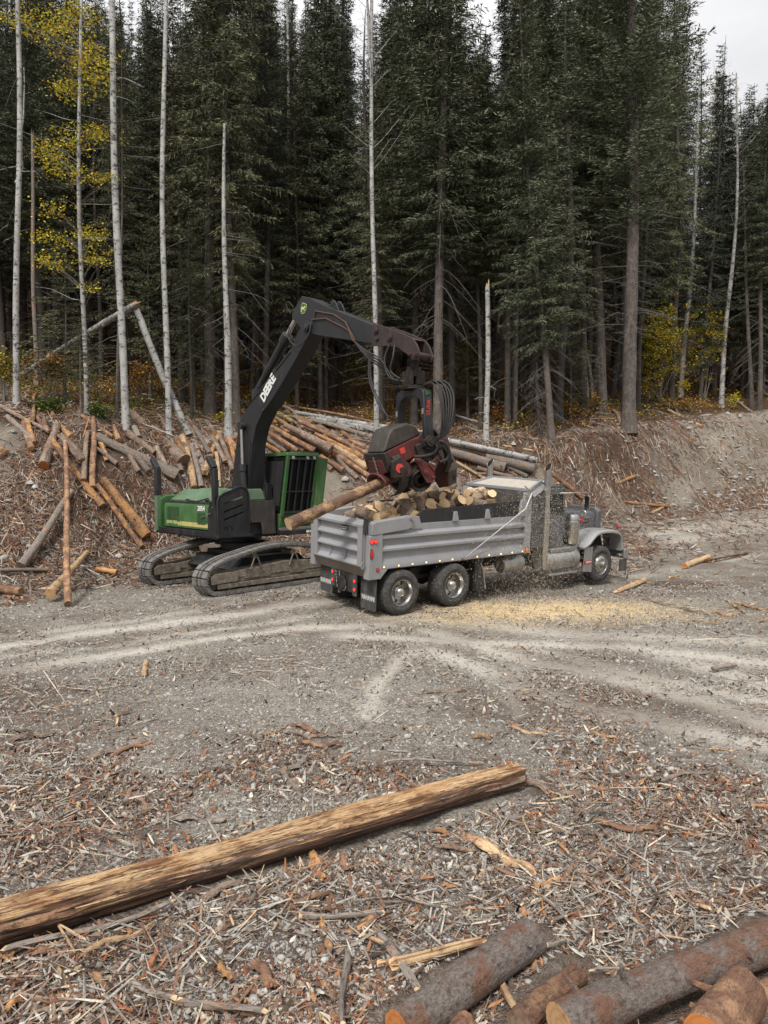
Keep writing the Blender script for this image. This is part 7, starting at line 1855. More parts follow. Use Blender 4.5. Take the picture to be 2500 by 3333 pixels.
hose('hose', [(-.42, -.48, -.24), (-.2, -.58, -.30), (.05, -.62, -.30), (.18, -.60, -.18), (.16, -.5, -.02), (.02, -.42, .06)], 0.038, 'h', 'hose'); hose('hose', [(.20, -.45, -.08), (.40, -.58, -.16), (.46, -.64, -.38), (.34, -.64, -.56), (.12, -.62, -.56)], 0.038, 'h', 'hose')
for i in range(3): hose('hose', [(-.1 + .1 * i, -.42, .10), (.12 + .06 * i, -.5, .28), (.34, -.5 + .05 * i, .12), (.4, -.45, -.1)], 0.018, 'h')

# --- the log it holds: a thing of its own
def hw(x, y, z): return MH @ Vector((x, y, z))
q0 = hw(-3.72, 0.0, -0.60); q1 = hw(0.55, 0, -0.58)
M['log_held'] = wood_material('held_log_bark', (0.47, 0.31, 0.18), (0.33, 0.185, 0.095), (0.155, 0.09, 0.06), 0.42, 0.52, sc=5.0, dark=(0.07, 0.04, 0.028), dark_amt=0.8, bmp=0.4)
put_log(q0, q1, 0.142, 0.118, 'log_held', 'end_pale', 'long peeled log gripped in the harvester head above the tailgate', name='log', cat='log', seed=77, sides=28, rough=0.012, seg=0.12, bend=0.012, stubs=0)

# --- sawdust in the air
def spray():
    r = np.random.default_rng(5); n = 7500
    # falls in curtains from the saw; most of it in front of the cab and the front of the box
    t = r.random(n)
    a = r.normal(4.9, 0.5, n) - 0.4 * t; wide = r.random(n) < 0.6; a[wide] = r.normal(4.0, 1.25, wide.sum())
    lat = -1.30 - np.abs(r.normal(0.12, 0.30, n)) ; z = 2.9 - 2.9 * t ** 0.8
    hi = z > 2.0; a[hi] = a[hi] * 0.5 + r.normal(3.9, 0.8, hi.sum()) * 0.5
    P4 = np.stack([a, lat, z, np.ones(n)], 1) @ np.array(Mt).T
    S = r.uniform(0.0028, 0.0068, n)
    dirs = np.array([[1, 0, 0], [-.5, .87, 0], [-.5, -.87, 0], [0, 0, 1.6], [0, 0, -1.6]], float)
    V = P4[:, None, :3] + dirs[None] * S[:, None, None] * r.uniform(.6, 1.4, (n, 5, 1))
    q = np.array([[0, 1, 3], [1, 2, 3], [2, 0, 3], [1, 0, 4], [2, 1, 4], [0, 2, 4]])
    F = (np.arange(n)[:, None, None] * 5 + q[None]).reshape(-1, 3)
    col = np.array([[0.86, 0.76, 0.60]]) * r.uniform(.75, 1.2, (n, 1))
    tag(obj('flying_sawdust', np_mesh('flying_sawdust', V.reshape(-1, 3), F, M['sawdust'], np.repeat(col, 6, 0))), kind='stuff')
spray()
# ------------------------------------------------------------------ forest
NCOL = {'dark': [(0.034, 0.043, 0.028), (0.050, 0.060, 0.038), (0.066, 0.076, 0.048), (0.085, 0.092, 0.064)],  # dark set mostly serves rear crowns; forest shade is put into its colour
        'mid': [(0.060, 0.076, 0.040), (0.095, 0.112, 0.060), (0.135, 0.148, 0.082), (0.175, 0.178, 0.120)],
        'olive': [(0.085, 0.098, 0.045), (0.125, 0.135, 0.060), (0.170, 0.170, 0.080), (0.160, 0.155, 0.11)]}

def slivers(P, D, L, W, r):
    """diamond-shaped tufts at P pointing along D"""
    n = len(P)
    D = D / np.linalg.norm(D, axis=1)[:, None]
    A = r.normal(0, 1, (n, 3)); S = np.cross(D, A); S /= np.linalg.norm(S, axis=1)[:, None] + 1e-9
    L = L[:, None]; W = W[:, None]
    a = P; b = P + D * L * 0.45 + S * W; c = P + D * L; d = P + D * L * 0.5 - S * W
    V = np.stack([a, b, c, d], 1).reshape(-1, 3)
    F = np.arange(n * 4).reshape(n, 4)
    return V, F

UP = np.array([0.0, 0.0, 1.0])
def crown_mesh(seed, H=20.0, R=2.2, style='spruce', cols='mid', dens=1.0, up=0.1, droop=0.55, low=0.5, tuft=0.16, step=0.34, nb0=4):
    r = np.random.default_rng(seed)
    PP = []; DD = []; LL = []; WW = []; CC = []
    BV = []; BF = []; BC = []; nb_ = 0
    z = 0.0; cols = np.array(NCOL[cols])
    while z < H - 0.25:
        t = z / H
        shape = (1 - t) ** 0.75 * min(1.0, low + t * 3.2)
        k = r.integers(nb0, nb0 + 4) if t < 0.9 else 4
        for _ in range(k):
            a = r.uniform(0, 2 * PI); L = max(0.25, R * shape * r.uniform(0.55, 1.18))
            if r.random() < 0.10: L *= 0.4
            upb = up + 0.5 * t + r.normal(0, 0.12); dr = droop * r.uniform(0.6, 1.4) * (1 - 0.6 * t)
            m = max(4, int(L / 0.115)); s = np.linspace(0.06, 1, m) * L
            wig = np.cumsum(r.normal(0, 0.04, m))
            x = s; y = wig; zz = z + s * upb - dr * s * s / max(L, 0.8) * 0.5 + 0.10 * (s / L) ** 3 * L
            ca, sa = math.cos(a), math.sin(a)
            P = np.stack([x * ca - y * sa, x * sa + y * ca, zz], 1)
            T = np.gradient(P, axis=0); T /= np.linalg.norm(T, axis=1)[:, None]
            # the branch itself, a thin brown ribbon
            w = 0.02 * (1 - s / L * 0.8)
            q = np.stack([P[:-1] + UP * w[:-1, None], P[1:] + UP * w[1:, None], P[1:] - UP * w[1:, None], P[:-1] - UP * w[:-1, None]], 1)
            BV.append(q.reshape(-1, 3)); BC.append(np.full((m - 1, 3), 0.06) * [[1, .9, .8]])
            S = np.stack([-T[:, 1], T[:, 0], 0 * T[:, 0]], 1)
            for side in (-1, 1):
                tl = 0.52 * (1.05 - 0.75 * s / L) * min(1, L / 1.2) * r.uniform(0.6, 1.2, m)
                d = T * 0.65 + S * side * 0.9 + np.stack([0 * s, 0 * s, r.normal(-0.25 if style != 'fir' else 0.02, 0.18, m)], 1)
                d /= np.linalg.norm(d, axis=1)[:, None]
                for u in (0.05, 0.30, 0.55, 0.8):
                    keep = (r.random(m) < dens) & (tl * 1.0 > tuft * u)
                    pos = P + d * (tl * u)[:, None] + np.array([0, 0, -0.10 * u * u])
                    dd = d + r.normal(0, 0.30, (m, 3)) + [0, 0, -0.12 * u]
                    PP.append(pos[keep]); DD.append(dd[keep]); LL.append((tuft * r.uniform(0.7, 1.5, m))[keep]); WW.append((tuft * 0.115 * r.uniform(0.7, 1.4, m))[keep])
                    c = cols[r.integers(0, len(cols), m)] * r.uniform(0.75, 1.25, (m, 1)) * (0.9 + 0.35 * r.random()); CC.append(c[keep])
            if style == 'spruce' and L > 0.8:
                # hanging twigs
                m2 = m; pos = P; dd = np.stack([r.normal(0, .25, m2), r.normal(0, .25, m2), -np.ones(m2)], 1); kk = r.random(m2) < 0.75 * dens
                PP.append(pos[kk]); DD.append(dd[kk]); LL.append((tuft * r.uniform(1.0, 2.3, m2))[kk]); WW.append((tuft * 0.10 * r.uniform(0.7, 1.3, m2))[kk]); CC.append((cols[r.integers(0, len(cols), m2)] * r.uniform(0.8, 1.35, (m2, 1)))[kk])
        z += step * r.uniform(0.75, 1.25)
    P = np.concatenate(PP); D = np.concatenate(DD); L = np.concatenate(LL); W = np.concatenate(WW); Cc = np.concatenate(CC)
    V, F = slivers(P, D, L, W, r)
    bv = np.concatenate(BV); bf = np.arange(len(bv)).reshape(-1, 4)
    V = np.concatenate([V, bv]); F = np.concatenate([F, bf + len(P) * 4]); Cc = np.concatenate([Cc, np.concatenate(BC)])
    return np_mesh('crown', V, F, M['needle'], Cc)

CR = {
 'A': crown_mesh(1, 20, 2.3, 'spruce', 'mid', 1.0, 0.05, 0.7, 0.45, nb0=6, step=.32),
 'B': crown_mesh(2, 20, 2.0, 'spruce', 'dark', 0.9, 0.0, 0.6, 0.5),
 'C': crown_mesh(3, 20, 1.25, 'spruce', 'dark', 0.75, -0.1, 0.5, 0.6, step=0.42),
 'D': crown_mesh(4, 20, 3.3, 'fir', 'mid', 1.0, 0.22, 0.35, 0.35, tuft=0.17, step=0.38, nb0=6),
 'E': crown_mesh(5, 20, 1.9, 'spruce', 'mid', 0.55, -0.05, 0.6, 0.4, step=0.55),
 'F': crown_mesh(6, 20, 2.4, 'spruce', 'olive', 0.9, -0.05, 0.95, 0.5, tuft=0.17, step=0.42),
 'G': crown_mesh(7, 6, 1.9, 'fir', 'olive', 1.0, 0.15, 0.8, 1.0, tuft=0.13, step=0.3),
}

def trunk_mesh(seed, H, r0, r1, bark, limbs=0, lz=(1.5, 12), llen=(0.6, 2.0), bend=0.012, broken=False, sides=14, flare=0.35, droop=0.35, lr=0.016, limb_slot=0, fork=None):
    r = np.random.default_rng(seed)
    n = 26; t = np.linspace(0, 1, n + 1) ** 1.25
    z = t * H
    bx = bend * H * np.sin(t * PI * r.uniform(1, 2.2) + r.uniform(0, 6)) * 0.5; by = bend * H * np.sin(t * PI * r.uniform(1, 2) + r.uniform(0, 6)) * 0.4
    bx -= bx[0]; by -= by[0]
    bx *= sstep(0, .4, t); by *= sstep(0, .4, t)
    rad = (r0 + (r1 - r0) * t) * (1 + flare * np.exp(-z / 0.35)) * (1 + 0.025 * r.normal(0, 1, n + 1))
    mb = MB(); mb.tube([(bx[i], by[i], z[i] - (0.25 if i == 0 else 0)) for i in range(n + 1)], rad, sides)
    if broken:
        for k in range(5): a = r.uniform(0, 6.3); mb.mat(1).tube([(bx[-1] + r1 * .5 * math.cos(a), by[-1] + r1 * .5 * math.sin(a), H - .1), (bx[-1] + r1 * .7 * math.cos(a), by[-1] + r1 * .7 * math.sin(a), H + r.uniform(.08, .35))], [r1 * .45, .004], 4)
    mb.mat(limb_slot)
    for _ in range(limbs):
        zz = r.uniform(*lz); i = int(np.searchsorted(z, zz)); i = min(i, n); a = r.uniform(0, 2 * PI); L = r.uniform(*llen)
        p = Vector((bx[i], by[i], zz)); d = Vector((math.cos(a), math.sin(a), 0)); pts = []; m = 6
        w1 = r.normal(0, .12)
        for k in range(m):
            s = k / (m - 1) * L; pts.append(p + d * (s + rad[i] * .6) + Vector((-d.y, d.x, 0)) * (w1 * s) + Vector((0, 0, (0.12 + (-droop)) * s + 0.10 * math.sin(s * 2 + a) - droop * 0.25 * s * s)))
        mb.tube(pts, np.linspace(lr * (0.6 + .4 * L / llen[1]), lr * 0.25, m), 4, False)
        for k in range(2, m):
            if r.random() < 0.7:
                q = pts[k]; e = (pts[k] - pts[k - 1]).normalized() * .5 + Vector((-d.y, d.x, 0)) * r.choice([-1, 1]) * .8 + Vector((0, 0, r.uniform(-.5, .2))); l2 = r.uniform(.2, .55)
                mb.tube([q, q + e * l2 * .5, q + e * l2 + Vector((0, 0, -.05))], [lr * .4, lr * .3, lr * .15], 3, False)
    if fork:
        for (z0, dx, dy, L, rr) in fork:
            i = int(np.searchsorted(z, z0)); p = Vector((bx[i], by[i], z0)); pts = [p + Vector((dx * (1 - math.exp(-2.5 * k / 7)), dy * (1 - math.exp(-2.5 * k / 7)), L * k / 7)) + Vector((r.normal(0, .05), r.normal(0, .05), 0)) for k in range(8)]
            mb.tube(pts, np.linspace(rr, rr * .3, 8), 8)
    me = bpy.data.meshes.new('trunk'); me.from_pydata(mb.v, [], mb.f)
    for q in bark: me.materials.append(q)
    me.polygons.foreach_set('material_index', mb.m); me.polygons.foreach_set('use_smooth', [True] * len(mb.f)); me.set_sharp_from_angle(angle=R_(60))
    return me

_ts = [500]
def tree(name, cat, label, base, top, w, H, barks, rtop=0.35, crown=None, cz=8.0, cR=1.0, limbs=0, Yb=None, group=None, rotc=None, **kw):
    """base, top: places in the 1659-wide view; H the full height in metres"""
    _ts[0] += 1
    b = ground_at(base[0] / .6636, base[1] / .6636)
    Y = b.y; tp = at_depth(top[0] / .6636, top[1] / .6636, Y)
    d = tp - b
    root = thing(name, label, cat, b, group=group); root.rotation_euler = d.to_track_quat('Z', 'Y').to_euler()
    r0 = w / .6636 / FPX * Y / 2
    if name == 'birch_tree': r0 *= .9; kw.setdefault('bend', .018)
    kw.setdefault('lz', (1.5, cz + 3))
    if crown and H < 24.5: rtop = 0.08
    me = trunk_mesh(_ts[0], H, r0, r0 * rtop, barks, limbs, **kw)
    obj('trunk', me, root)
    if crown:
        c = obj('crown', CR[crown], root, loc=(0, 0, cz), rot=(0, 0, random.uniform(0, 6.28)), scale=(cR, cR, (H - cz) / (6.0 if crown == 'G' else 20.0)))
    return root
BI = [M['birch'], M['end_pale']]; SPB = [M['spruce_bark'], M['end_orange']]; DKB = [M['shaded_bark'], M['end_pale']]
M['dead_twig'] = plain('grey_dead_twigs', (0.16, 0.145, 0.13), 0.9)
BIL = [M['birch'], M['dead_twig']]; SPL = [M['spruce_bark'], M['dead_twig']]; DKL = [M['shaded_bark'], M['dead_twig']]

# the front row, each as the photograph shows it
tree('birch_tree', 'birch', 'leftmost tall white birch, its upper trunk grey and forked', (36, 877), (26, 0), 15, 25, BIL, 0.5, limbs=10, lz=(5, 20), limb_slot=0, fork=[(8.2, 0.75, 0.1, 4.5, 0.05)])
tree('birch_tree', 'birch', 'thick tall white birch crossed by the fallen birch pole', (272, 925), (240, 0), 18, 26, BIL, 0.5, limbs=5, lz=(10, 20), bend=0.012)
tree('birch_tree', 'birch', 'slender straight white birch behind the leaning birch pole', (365, 937), (350, 0), 14, 26, BIL, 0.5, limbs=6, lz=(8, 20), limb_slot=1)
tree('birch_tree', 'birch', 'white birch with flaking bark just left of the boom', (494, 946), (488, 0), 19, 12.5, BIL, 0.30, limbs=14, lz=(3, 12), limb_slot=1, bend=0.016)
tree('birch_tree', 'birch', 'tall white birch behind the stick with a bare forked top', (813, 958), (815, 0), 13, 27, BIL, 0.4, limbs=34, lz=(11, 25), llen=(0.6, 2.2), droop=-0.7, limb_slot=0, fork=[(7.2, 0.30, 0, 3.8, 0.05), (16, 0.4, .3, 7, 0.05), (14.5, -.5, .2, 7, 0.045)])
tree('birch_snag', 'dead tree', 'broken-topped white birch snag right of the harvester head', (1050, 950), (1052, 664), 12, 6.6, BI, 0.8, broken=True, limbs=3, lz=(1, 5), llen=(.2, .6))
tree('birch_tree', 'birch', 'left one of the two slim birches by the yellow shrubs', (1470, 858), (1504, 300), 12, 20, BIL, 0.35, limbs=16, lz=(9, 18), llen=(.8, 2.4), droop=-.5)
tree('birch_tree', 'birch', 'right one of the two slim birches with twisted bare top', (1558, 879), (1588, 200), 12, 20.5, BIL, 0.25, limbs=26, lz=(11, 20), llen=(.6, 2.0), droop=-.6)
yb = tree('yellow_birch_tree', 'birch', 'birch with yellow autumn leaves at the upper left', (188, 896), (168, 0), 10, 24, BIL, 0.35, limbs=26, lz=(4, 22), llen=(1.0, 3.0), droop=-.1, bend=0.02)
tree('birch_tree', 'birch', 'slim white birch rising behind the middle of the boom', (616, 862), (612, 100), 9, 26, BIL, 0.5, crown='E', cz=13, cR=.5, limbs=6, lz=(4, 12), limb_slot=1)
tree('birch_snag', 'dead tree', 'grey dead birch stub between the two leftmost birches', (80, 835), (74, 360), 10, 11.5, [M['log_grey'], M['end_grey']], 0.6, broken=True, limbs=4, lz=(2, 9), llen=(.2, .6))

tree('spruce_tree', 'spruce', 'brown-barked spruce standing behind and left of the flaking birch', (454, 891), (446, 0), 25, 30, SPL, 0.4, crown='F', cz=4.8, cR=1.35, limbs=16, limb_slot=1, droop=.5)
tree('spruce_tree', 'spruce', 'spruce right behind the flaking birch with drooping olive boughs', (512, 912), (488, 0), 17, 30, SPL, 0.4, crown='F', cz=6.5, cR=1.35, limbs=26, lz=(3, 10), limb_slot=1, llen=(.8, 2.4), droop=.7)
tree('spruce_tree', 'spruce', 'thin grey conifer left of the boom cylinder', (545, 850), (568, 200), 11, 26, SPL, 0.5, crown='F', cz=5, cR=.75, limbs=20, lz=(2, 9), limb_slot=1, droop=.7)
tree('spruce_tree', 'spruce', 'left trunk of the close pair behind the boom tip', (692, 886), (689, 200), 11, 24, SPL, 0.5, crown='A', cz=5.5, cR=1.0, limbs=14, lz=(2, 9), limb_slot=1, droop=.6)
tree('spruce_tree', 'spruce', 'right trunk of the close pair behind the boom tip', (703, 887), (705, 200), 12, 27, SPL, 0.5, crown='A', cz=7.0, cR=1.0, limbs=14, lz=(2, 9), limb_slot=1, droop=.6)
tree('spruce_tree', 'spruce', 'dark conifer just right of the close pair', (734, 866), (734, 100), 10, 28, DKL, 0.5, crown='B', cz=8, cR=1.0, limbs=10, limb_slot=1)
tree('spruce_tree', 'spruce', 'big grey-barked spruce rising behind the harvester head', (946, 938), (948, 200), 22, 29, SPL, 0.4, crown='A', cz=8.0, cR=1.55, limbs=46, lz=(5, 12), llen=(.8, 2.6), limb_slot=1, droop=.7)
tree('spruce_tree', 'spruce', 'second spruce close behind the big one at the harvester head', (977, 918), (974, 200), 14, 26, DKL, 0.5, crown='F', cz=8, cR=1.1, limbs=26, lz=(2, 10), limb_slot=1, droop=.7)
tree('spruce_tree', 'spruce', 'tall narrow spruce with a dark spiky top against the sky', (1096, 919), (1100, 60), 14, 22.8, SPL, 0.25, crown='C', cz=9.5, cR=1.5, limbs=26, lz=(1, 10), limb_slot=1, droop=.5)
tree('spruce_tree', 'spruce', 'thin conifer just right of the tall narrow spruce', (1113, 916), (1118, 300), 10, 24, SPL, 0.5, crown='E', cz=9, cR=.8, limbs=16, limb_slot=1, droop=.6)
tree('spruce_tree', 'spruce', 'leaning spruce with orange paint at its foot', (1192, 949), (1152, 400), 15, 21, SPL, 0.35, crown='A', cz=4.0, cR=1.1, limbs=20, lz=(1, 6), limb_slot=1, droop=.6)
tree('spruce_tree', 'spruce', 'dead-branched young spruce just left of the leaning one', (1165, 940), (1150, 600), 9, 9, DKL, 0.3, crown=None, limbs=150, lz=(.2, 8.6), llen=(.3, 1.3), limb_slot=1, droop=.9, lr=.012)
tree('spruce_tree', 'spruce', 'straight grey spruce left of the thickest trunk', (1302, 892), (1284, 200), 20, 29, SPL, 0.4, crown='D', cz=9.5, cR=.95, limbs=34, lz=(2, 11), limb_slot=1, llen=(.8, 2.4), droop=.25)
tree('spruce_tree', 'spruce', 'thickest pale-barked trunk at the right with an orange wound', (1358, 926), (1366, 200), 29, 30, SPL, 0.45, crown='D', cz=9.5, cR=1.25, limbs=40, lz=(4, 11), limb_slot=1, llen=(1, 3), droop=.2)
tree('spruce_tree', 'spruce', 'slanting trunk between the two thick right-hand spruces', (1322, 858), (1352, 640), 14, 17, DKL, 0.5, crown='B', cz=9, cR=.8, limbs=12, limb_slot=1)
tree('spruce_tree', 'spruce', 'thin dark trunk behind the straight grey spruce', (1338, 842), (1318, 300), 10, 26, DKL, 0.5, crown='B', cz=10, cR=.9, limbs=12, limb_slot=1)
tree('dead_sapling', 'dead tree', 'pale bare curved sapling left of the straight grey spruce', (1283, 884), (1246, 500), 8, 11, [M['log_grey'], M['dead_twig']], 0.3, limbs=14, lz=(2, 10), limb_slot=1, bend=.05, droop=.3)
tree('dead_sapling', 'dead tree', 'second bare sapling beside the pale curved one', (1270, 888), (1262, 560), 7, 9, [M['log_grey'], M['dead_twig']], 0.3, limbs=10, lz=(2, 8), limb_slot=1, bend=.03)
tree('spruce_tree', 'spruce', 'left trunk of the pair at the right edge', (1624, 884), (1606, 400), 10, 19, SPL, 0.4, crown='E', cz=6, cR=.9, limbs=20, lz=(1, 7), limb_slot=1, droop=.6)
tree('spruce_tree', 'spruce', 'right trunk of the pair at the right edge', (1640, 888), (1662, 300), 11, 20, SPL, 0.4, crown='A', cz=8, cR=.8, limbs=20, lz=(1, 8), limb_slot=1, droop=.6)
tree('hemlock_tree', 'young conifer', 'young feathery green conifer at the right edge', (1648, 852), (1652, 600), 8, 7.5, SPB, 0.3, crown='G', cz=1.5, cR=1.45)
tree('hemlock_tree', 'young conifer', 'young feathery conifer among the leftmost birches', (140, 870), (138, 600), 7, 6.5, SPB, 0.3, crown='G', cz=1.2, cR=1.1)
tree('hemlock_tree', 'young conifer', 'small drooping cedar under the yellow birch', (176, 905), (172, 760), 6, 3.6, SPB, 0.4, crown='G', cz=1.4, cR=.55)
tree('hemlock_tree', 'young conifer', 'young dark conifer behind the crossing birch poles', (325, 862), (322, 560), 7, 8.0, SPB, 0.3, crown='G', cz=1.5, cR=1.1)
tree('hemlock_tree', 'young conifer', 'low green conifer left of the brown-barked spruce', (420, 880), (418, 700), 7, 6.0, SPB, 0.3, crown='G', cz=1.2, cR=.9)
tree('hemlock_tree', 'young conifer', 'low conifer between the harvester head and the broken birch', (1010, 905), (1010, 700), 7, 6.5, SPB, 0.3, crown='G', cz=1.2, cR=1.0)
tree('hemlock_tree', 'young conifer', 'low conifer right of the leaning spruce', (1232, 905), (1232, 700), 7, 5.5, SPB, 0.3, crown='G', cz=1.0, cR=.9)
tree('spruce_tree', 'spruce', 'thin reddish conifer stem left of the thick crossed birch', (253, 905), (258, 500), 8, 14, SPL, 0.5, crown='E', cz=8, cR=.5, limbs=8, limb_slot=1)
tree('spruce_tree', 'spruce', 'thin grey conifer stem right of the slender straight birch', (415, 905), (412, 640), 7, 9, DKL, 0.5, crown='E', cz=5, cR=.5, limbs=14, limb_slot=1)

# the rest of the stand
def skyline(px):
    return float(np.interp(px, [-900, 200, 300, 620, 760, 880, 960, 1230, 1300, 1400, 1470, 1515, 1590, 1640, 1700, 2200, 2270, 2330, 2420, 2500, 2560, 3400], [-330, -300, -75, -60, -250, -200, -45, -25, -200, -330, -60, 95, 110, 50, -280, -300, 20, 235, 300, 190, 60, 40]))
rf_ = random.Random(21)
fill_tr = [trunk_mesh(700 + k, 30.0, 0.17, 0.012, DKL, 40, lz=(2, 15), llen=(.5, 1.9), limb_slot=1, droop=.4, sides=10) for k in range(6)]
used = []
def filler(Ymin, Ymax, n, umax, label, group, dmin, crowns, wide):
    c_ = 0; tries = 0
    while c_ < n and tries < 6000:
        tries += 1
        Y = rf_.uniform(Ymin, Ymax); u = rf_.uniform(-umax, umax); X = u * Y
        _, t1, t2, t3 = base_height(np.array([X]), np.array([Y]))
        if t3[0] < 2.5: continue
        if any((X - a) ** 2 + (Y - b) ** 2 < dmin * dmin for a, b in used): continue
        used.append((X, Y)); c_ += 1
        zb = hz(X, Y); px = 1250 + FPX * u
        top = at_depth(px, skyline(px) + rf_.uniform(-30, 130), Y).z
        H = min(34, max(9, top - zb))
        root = thing('conifer_tree', label, 'conifer', (X, Y, zb), (R_(rf_.gauss(0, 1.2)), R_(rf_.gauss(0, 1.5)), rf_.uniform(0, 6.28)), group)
        s = rf_.uniform(.65, 1.5); obj('trunk', fill_tr[c_ % 6], root, scale=(s, s, H / 30))
        cz = H * rf_.uniform(*wide[:2]); k = rf_.choice(crowns); q = rf_.uniform(*wide[2:])
        obj('crown', CR[k], root, loc=(0, 0, cz), rot=(0, 0, rf_.uniform(0, 6.28)), scale=(q, q, (H - cz) / 20))
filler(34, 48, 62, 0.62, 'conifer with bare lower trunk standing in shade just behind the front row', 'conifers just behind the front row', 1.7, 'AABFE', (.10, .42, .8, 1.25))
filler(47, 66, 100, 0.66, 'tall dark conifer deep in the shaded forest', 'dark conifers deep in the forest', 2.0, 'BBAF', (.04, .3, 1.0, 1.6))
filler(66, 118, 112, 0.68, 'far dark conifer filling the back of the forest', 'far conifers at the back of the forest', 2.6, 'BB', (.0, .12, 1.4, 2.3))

# ------------------------------------------------------------------ leaves
LC = {'yellow': [(0.68, 0.56, 0.05), (0.60, 0.52, 0.06), (0.46, 0.45, 0.07), (0.72, 0.48, 0.05)],
      'green': [(0.10, 0.14, 0.03), (0.16, 0.19, 0.04), (0.07, 0.10, 0.03)],
      'orange': [(0.44, 0.20, 0.04), (0.36, 0.13, 0.03), (0.50, 0.27, 0.06)],
      'brown': [(0.16, 0.075, 0.03), (0.11, 0.055, 0.028), (0.22, 0.11, 0.045)],
      'red': [(0.28, 0.045, 0.025), (0.20, 0.035, 0.02)]}
def leafcol(r, n, w):
    cols = []; p = []
    for k, ww in w.items():
        for c in LC[k]: cols.append(c); p.append(ww / len(LC[k]))
    return np.array(cols)[r.choice(len(cols), n, p=np.array(p) / sum(p))] * r.uniform(.75, 1.25, (n, 1))
def leaf_quads(P, S, r):
    n = len(P); A = r.normal(0, 1, (n, 3)); A[:, 2] *= 0.5; A /= np.linalg.norm(A, axis=1)[:, None]
    B = np.cross(A, r.normal(0, 1, (n, 3)) + [0, 0, 1.2]); B /= np.linalg.norm(B, axis=1)[:, None] + 1e-9
    S = S[:, None]
    V = np.stack([P - A * S, P + B * S * .65, P + A * S, P - B * S * .65], 1).reshape(-1, 3)
    return V, np.arange(4 * n).reshape(n, 4)

def leafy(name, r, clusters, per, spread, size, w, parent=None):
    """clusters: centres (n,3); leaves scattered flat around each"""
    k = r.poisson(per, len(clusters)) + 1
    P = np.repeat(clusters, k, 0); n = len(P)
    P = P + r.normal(0, 1, (n, 3)) * spread
    V, F = leaf_quads(P, r.uniform(*size, n), r)
    return np_mesh(name, V, F, M['leaf'], leafcol(r, n, w))

# the yellow birch crown: flat sprays at the heights the photograph shows
r9 = np.random.default_rng(99)
yl = []
for (dx, dy, sx, sy, k) in [(205, 285, 38, 22, 30), (115, 330, 28, 35, 34), (150, 305, 30, 25, 14), (150, 370, 40, 14, 18), (195, 385, 45, 10, 10), (130, 450, 28, 22, 12), (120, 520, 40, 20, 20), (190, 510, 40, 25, 26), (205, 555, 28, 20, 14), (105, 560, 22, 12, 12), (130, 575, 25, 12, 8), (200, 622, 14, 5, 6),
                           (150, 40, 55, 45, 44), (110, 60, 60, 40, 26), (175, 130, 45, 35, 40), (195, 180, 45, 30, 36), (140, 200, 35, 20, 16), (40, 45, 35, 14, 14), (230, 385, 25, 8, 8), (180, 90, 50, 40, 20)]:
    for _ in range(k):
        Y = yb.location.y + r9.normal(0, .9); p = at_depth((dx + r9.normal(0, sx * .6)) / .6636, (dy + r9.normal(0, sy * .6)) / .6636, Y); yl.append(p)
inv = (Matrix.Translation(yb.location) @ yb.rotation_euler.to_matrix().to_4x4()).inverted()
yl = np.array([tuple(inv @ p) for p in yl])
obj('crown', leafy('crown', r9, yl, 16, np.array([.20, .20, .07]), (.035, .065), {'yellow': 1, 'green': .22, 'orange': .08}), yb)
mbt = MB()
for p in yl[::3]:
    L = Vector(p); a = Vector((0, 0, max(1, L.z - math.hypot(L.x, L.y) * .7))); mbt.tube([a, a.lerp(L, .5) + Vector((0, 0, .1)), L], [.014, .009, .004], 4, False)
mbt.build('branchwork', M['dead_twig'], yb)

def bush(label, cx, cy, wx, wy, n, w, name='shrub', per=18, size=(.035, .07), stems=9, cat='shrub', base=870):
    """a leafy shrub whose crown is centred at a place of the 1659-wide view"""
    r = np.random.default_rng(int(cx * 7 + cy))
    g = ground_at(cx / .6636, max(cy + wy, base) / .6636)
    k = g.y * 1.5069 / FPX
    root = thing(name, label, cat, g)
    Rx = wx * k; Rz = wy * k; zc = at_depth(cx / .6636, cy / .6636, g.y).z - g.z
    c = r.normal(0, .5, (n, 3)) * [Rx, Rx * .7, Rz] + [0, 0, zc]; c[:, 2] = np.abs(c[:, 2]) + .1
    Rz *= 2
    obj('foliage', leafy('foliage', r, c, per, np.array([.12, .12, .09]), size, w), root)
    mb = MB()
    for i in range(stems):
        t = Vector(c[r.integers(0, n)]); mb.tube([Vector((r.normal(0, .08), r.normal(0, .08), -.05)), t * .5 + Vector((r.normal(0, .1), 0, .1)), t], [.022, .014, .005], 5, False)
    mb.build('stem', M['dead_twig'], root)
bush('big yellow-leaved shrub between the thickest trunk and the slim birches', 1425, 745, 46, 75, 300, {'yellow': 1, 'green': .45, 'orange': .1})
bush('yellow shrub between the two slim birches', 1520, 735, 34, 75, 230, {'yellow': 1, 'green': .3, 'orange': .15})
bush('low yellow shrub left of the thickest trunk side', 1395, 835, 22, 22, 30, {'yellow': .7, 'green': .5, 'orange': .3})
bush('small bright yellow sapling at the foot of the right slim birch', 1585, 868, 12, 16, 16, {'yellow': 1}, cat='sapling', name='sapling', stems=3)
bush('tiny yellow sapling at the foot of the left slim birch', 1474, 835, 9, 12, 14, {'yellow': 1, 'orange': .3}, cat='sapling', name='sapling', stems=3)
bush('yellow-green shrub right of the harvester head', 1015, 790, 42, 58, 190, {'yellow': .8, 'green': .8, 'orange': .15})
bush('orange-leaved shrub right behind the yoke', 950, 835, 15, 38, 70, {'orange': 1, 'yellow': .6}, stems=4)
bush('green-yellow shrub seen between boom and stick', 760, 800, 36, 34, 60, {'green': .9, 'yellow': .5})
bush('yellow shrub seen through the yoke opening', 880, 850, 20, 28, 34, {'yellow': .9, 'orange': .5, 'green': .3})
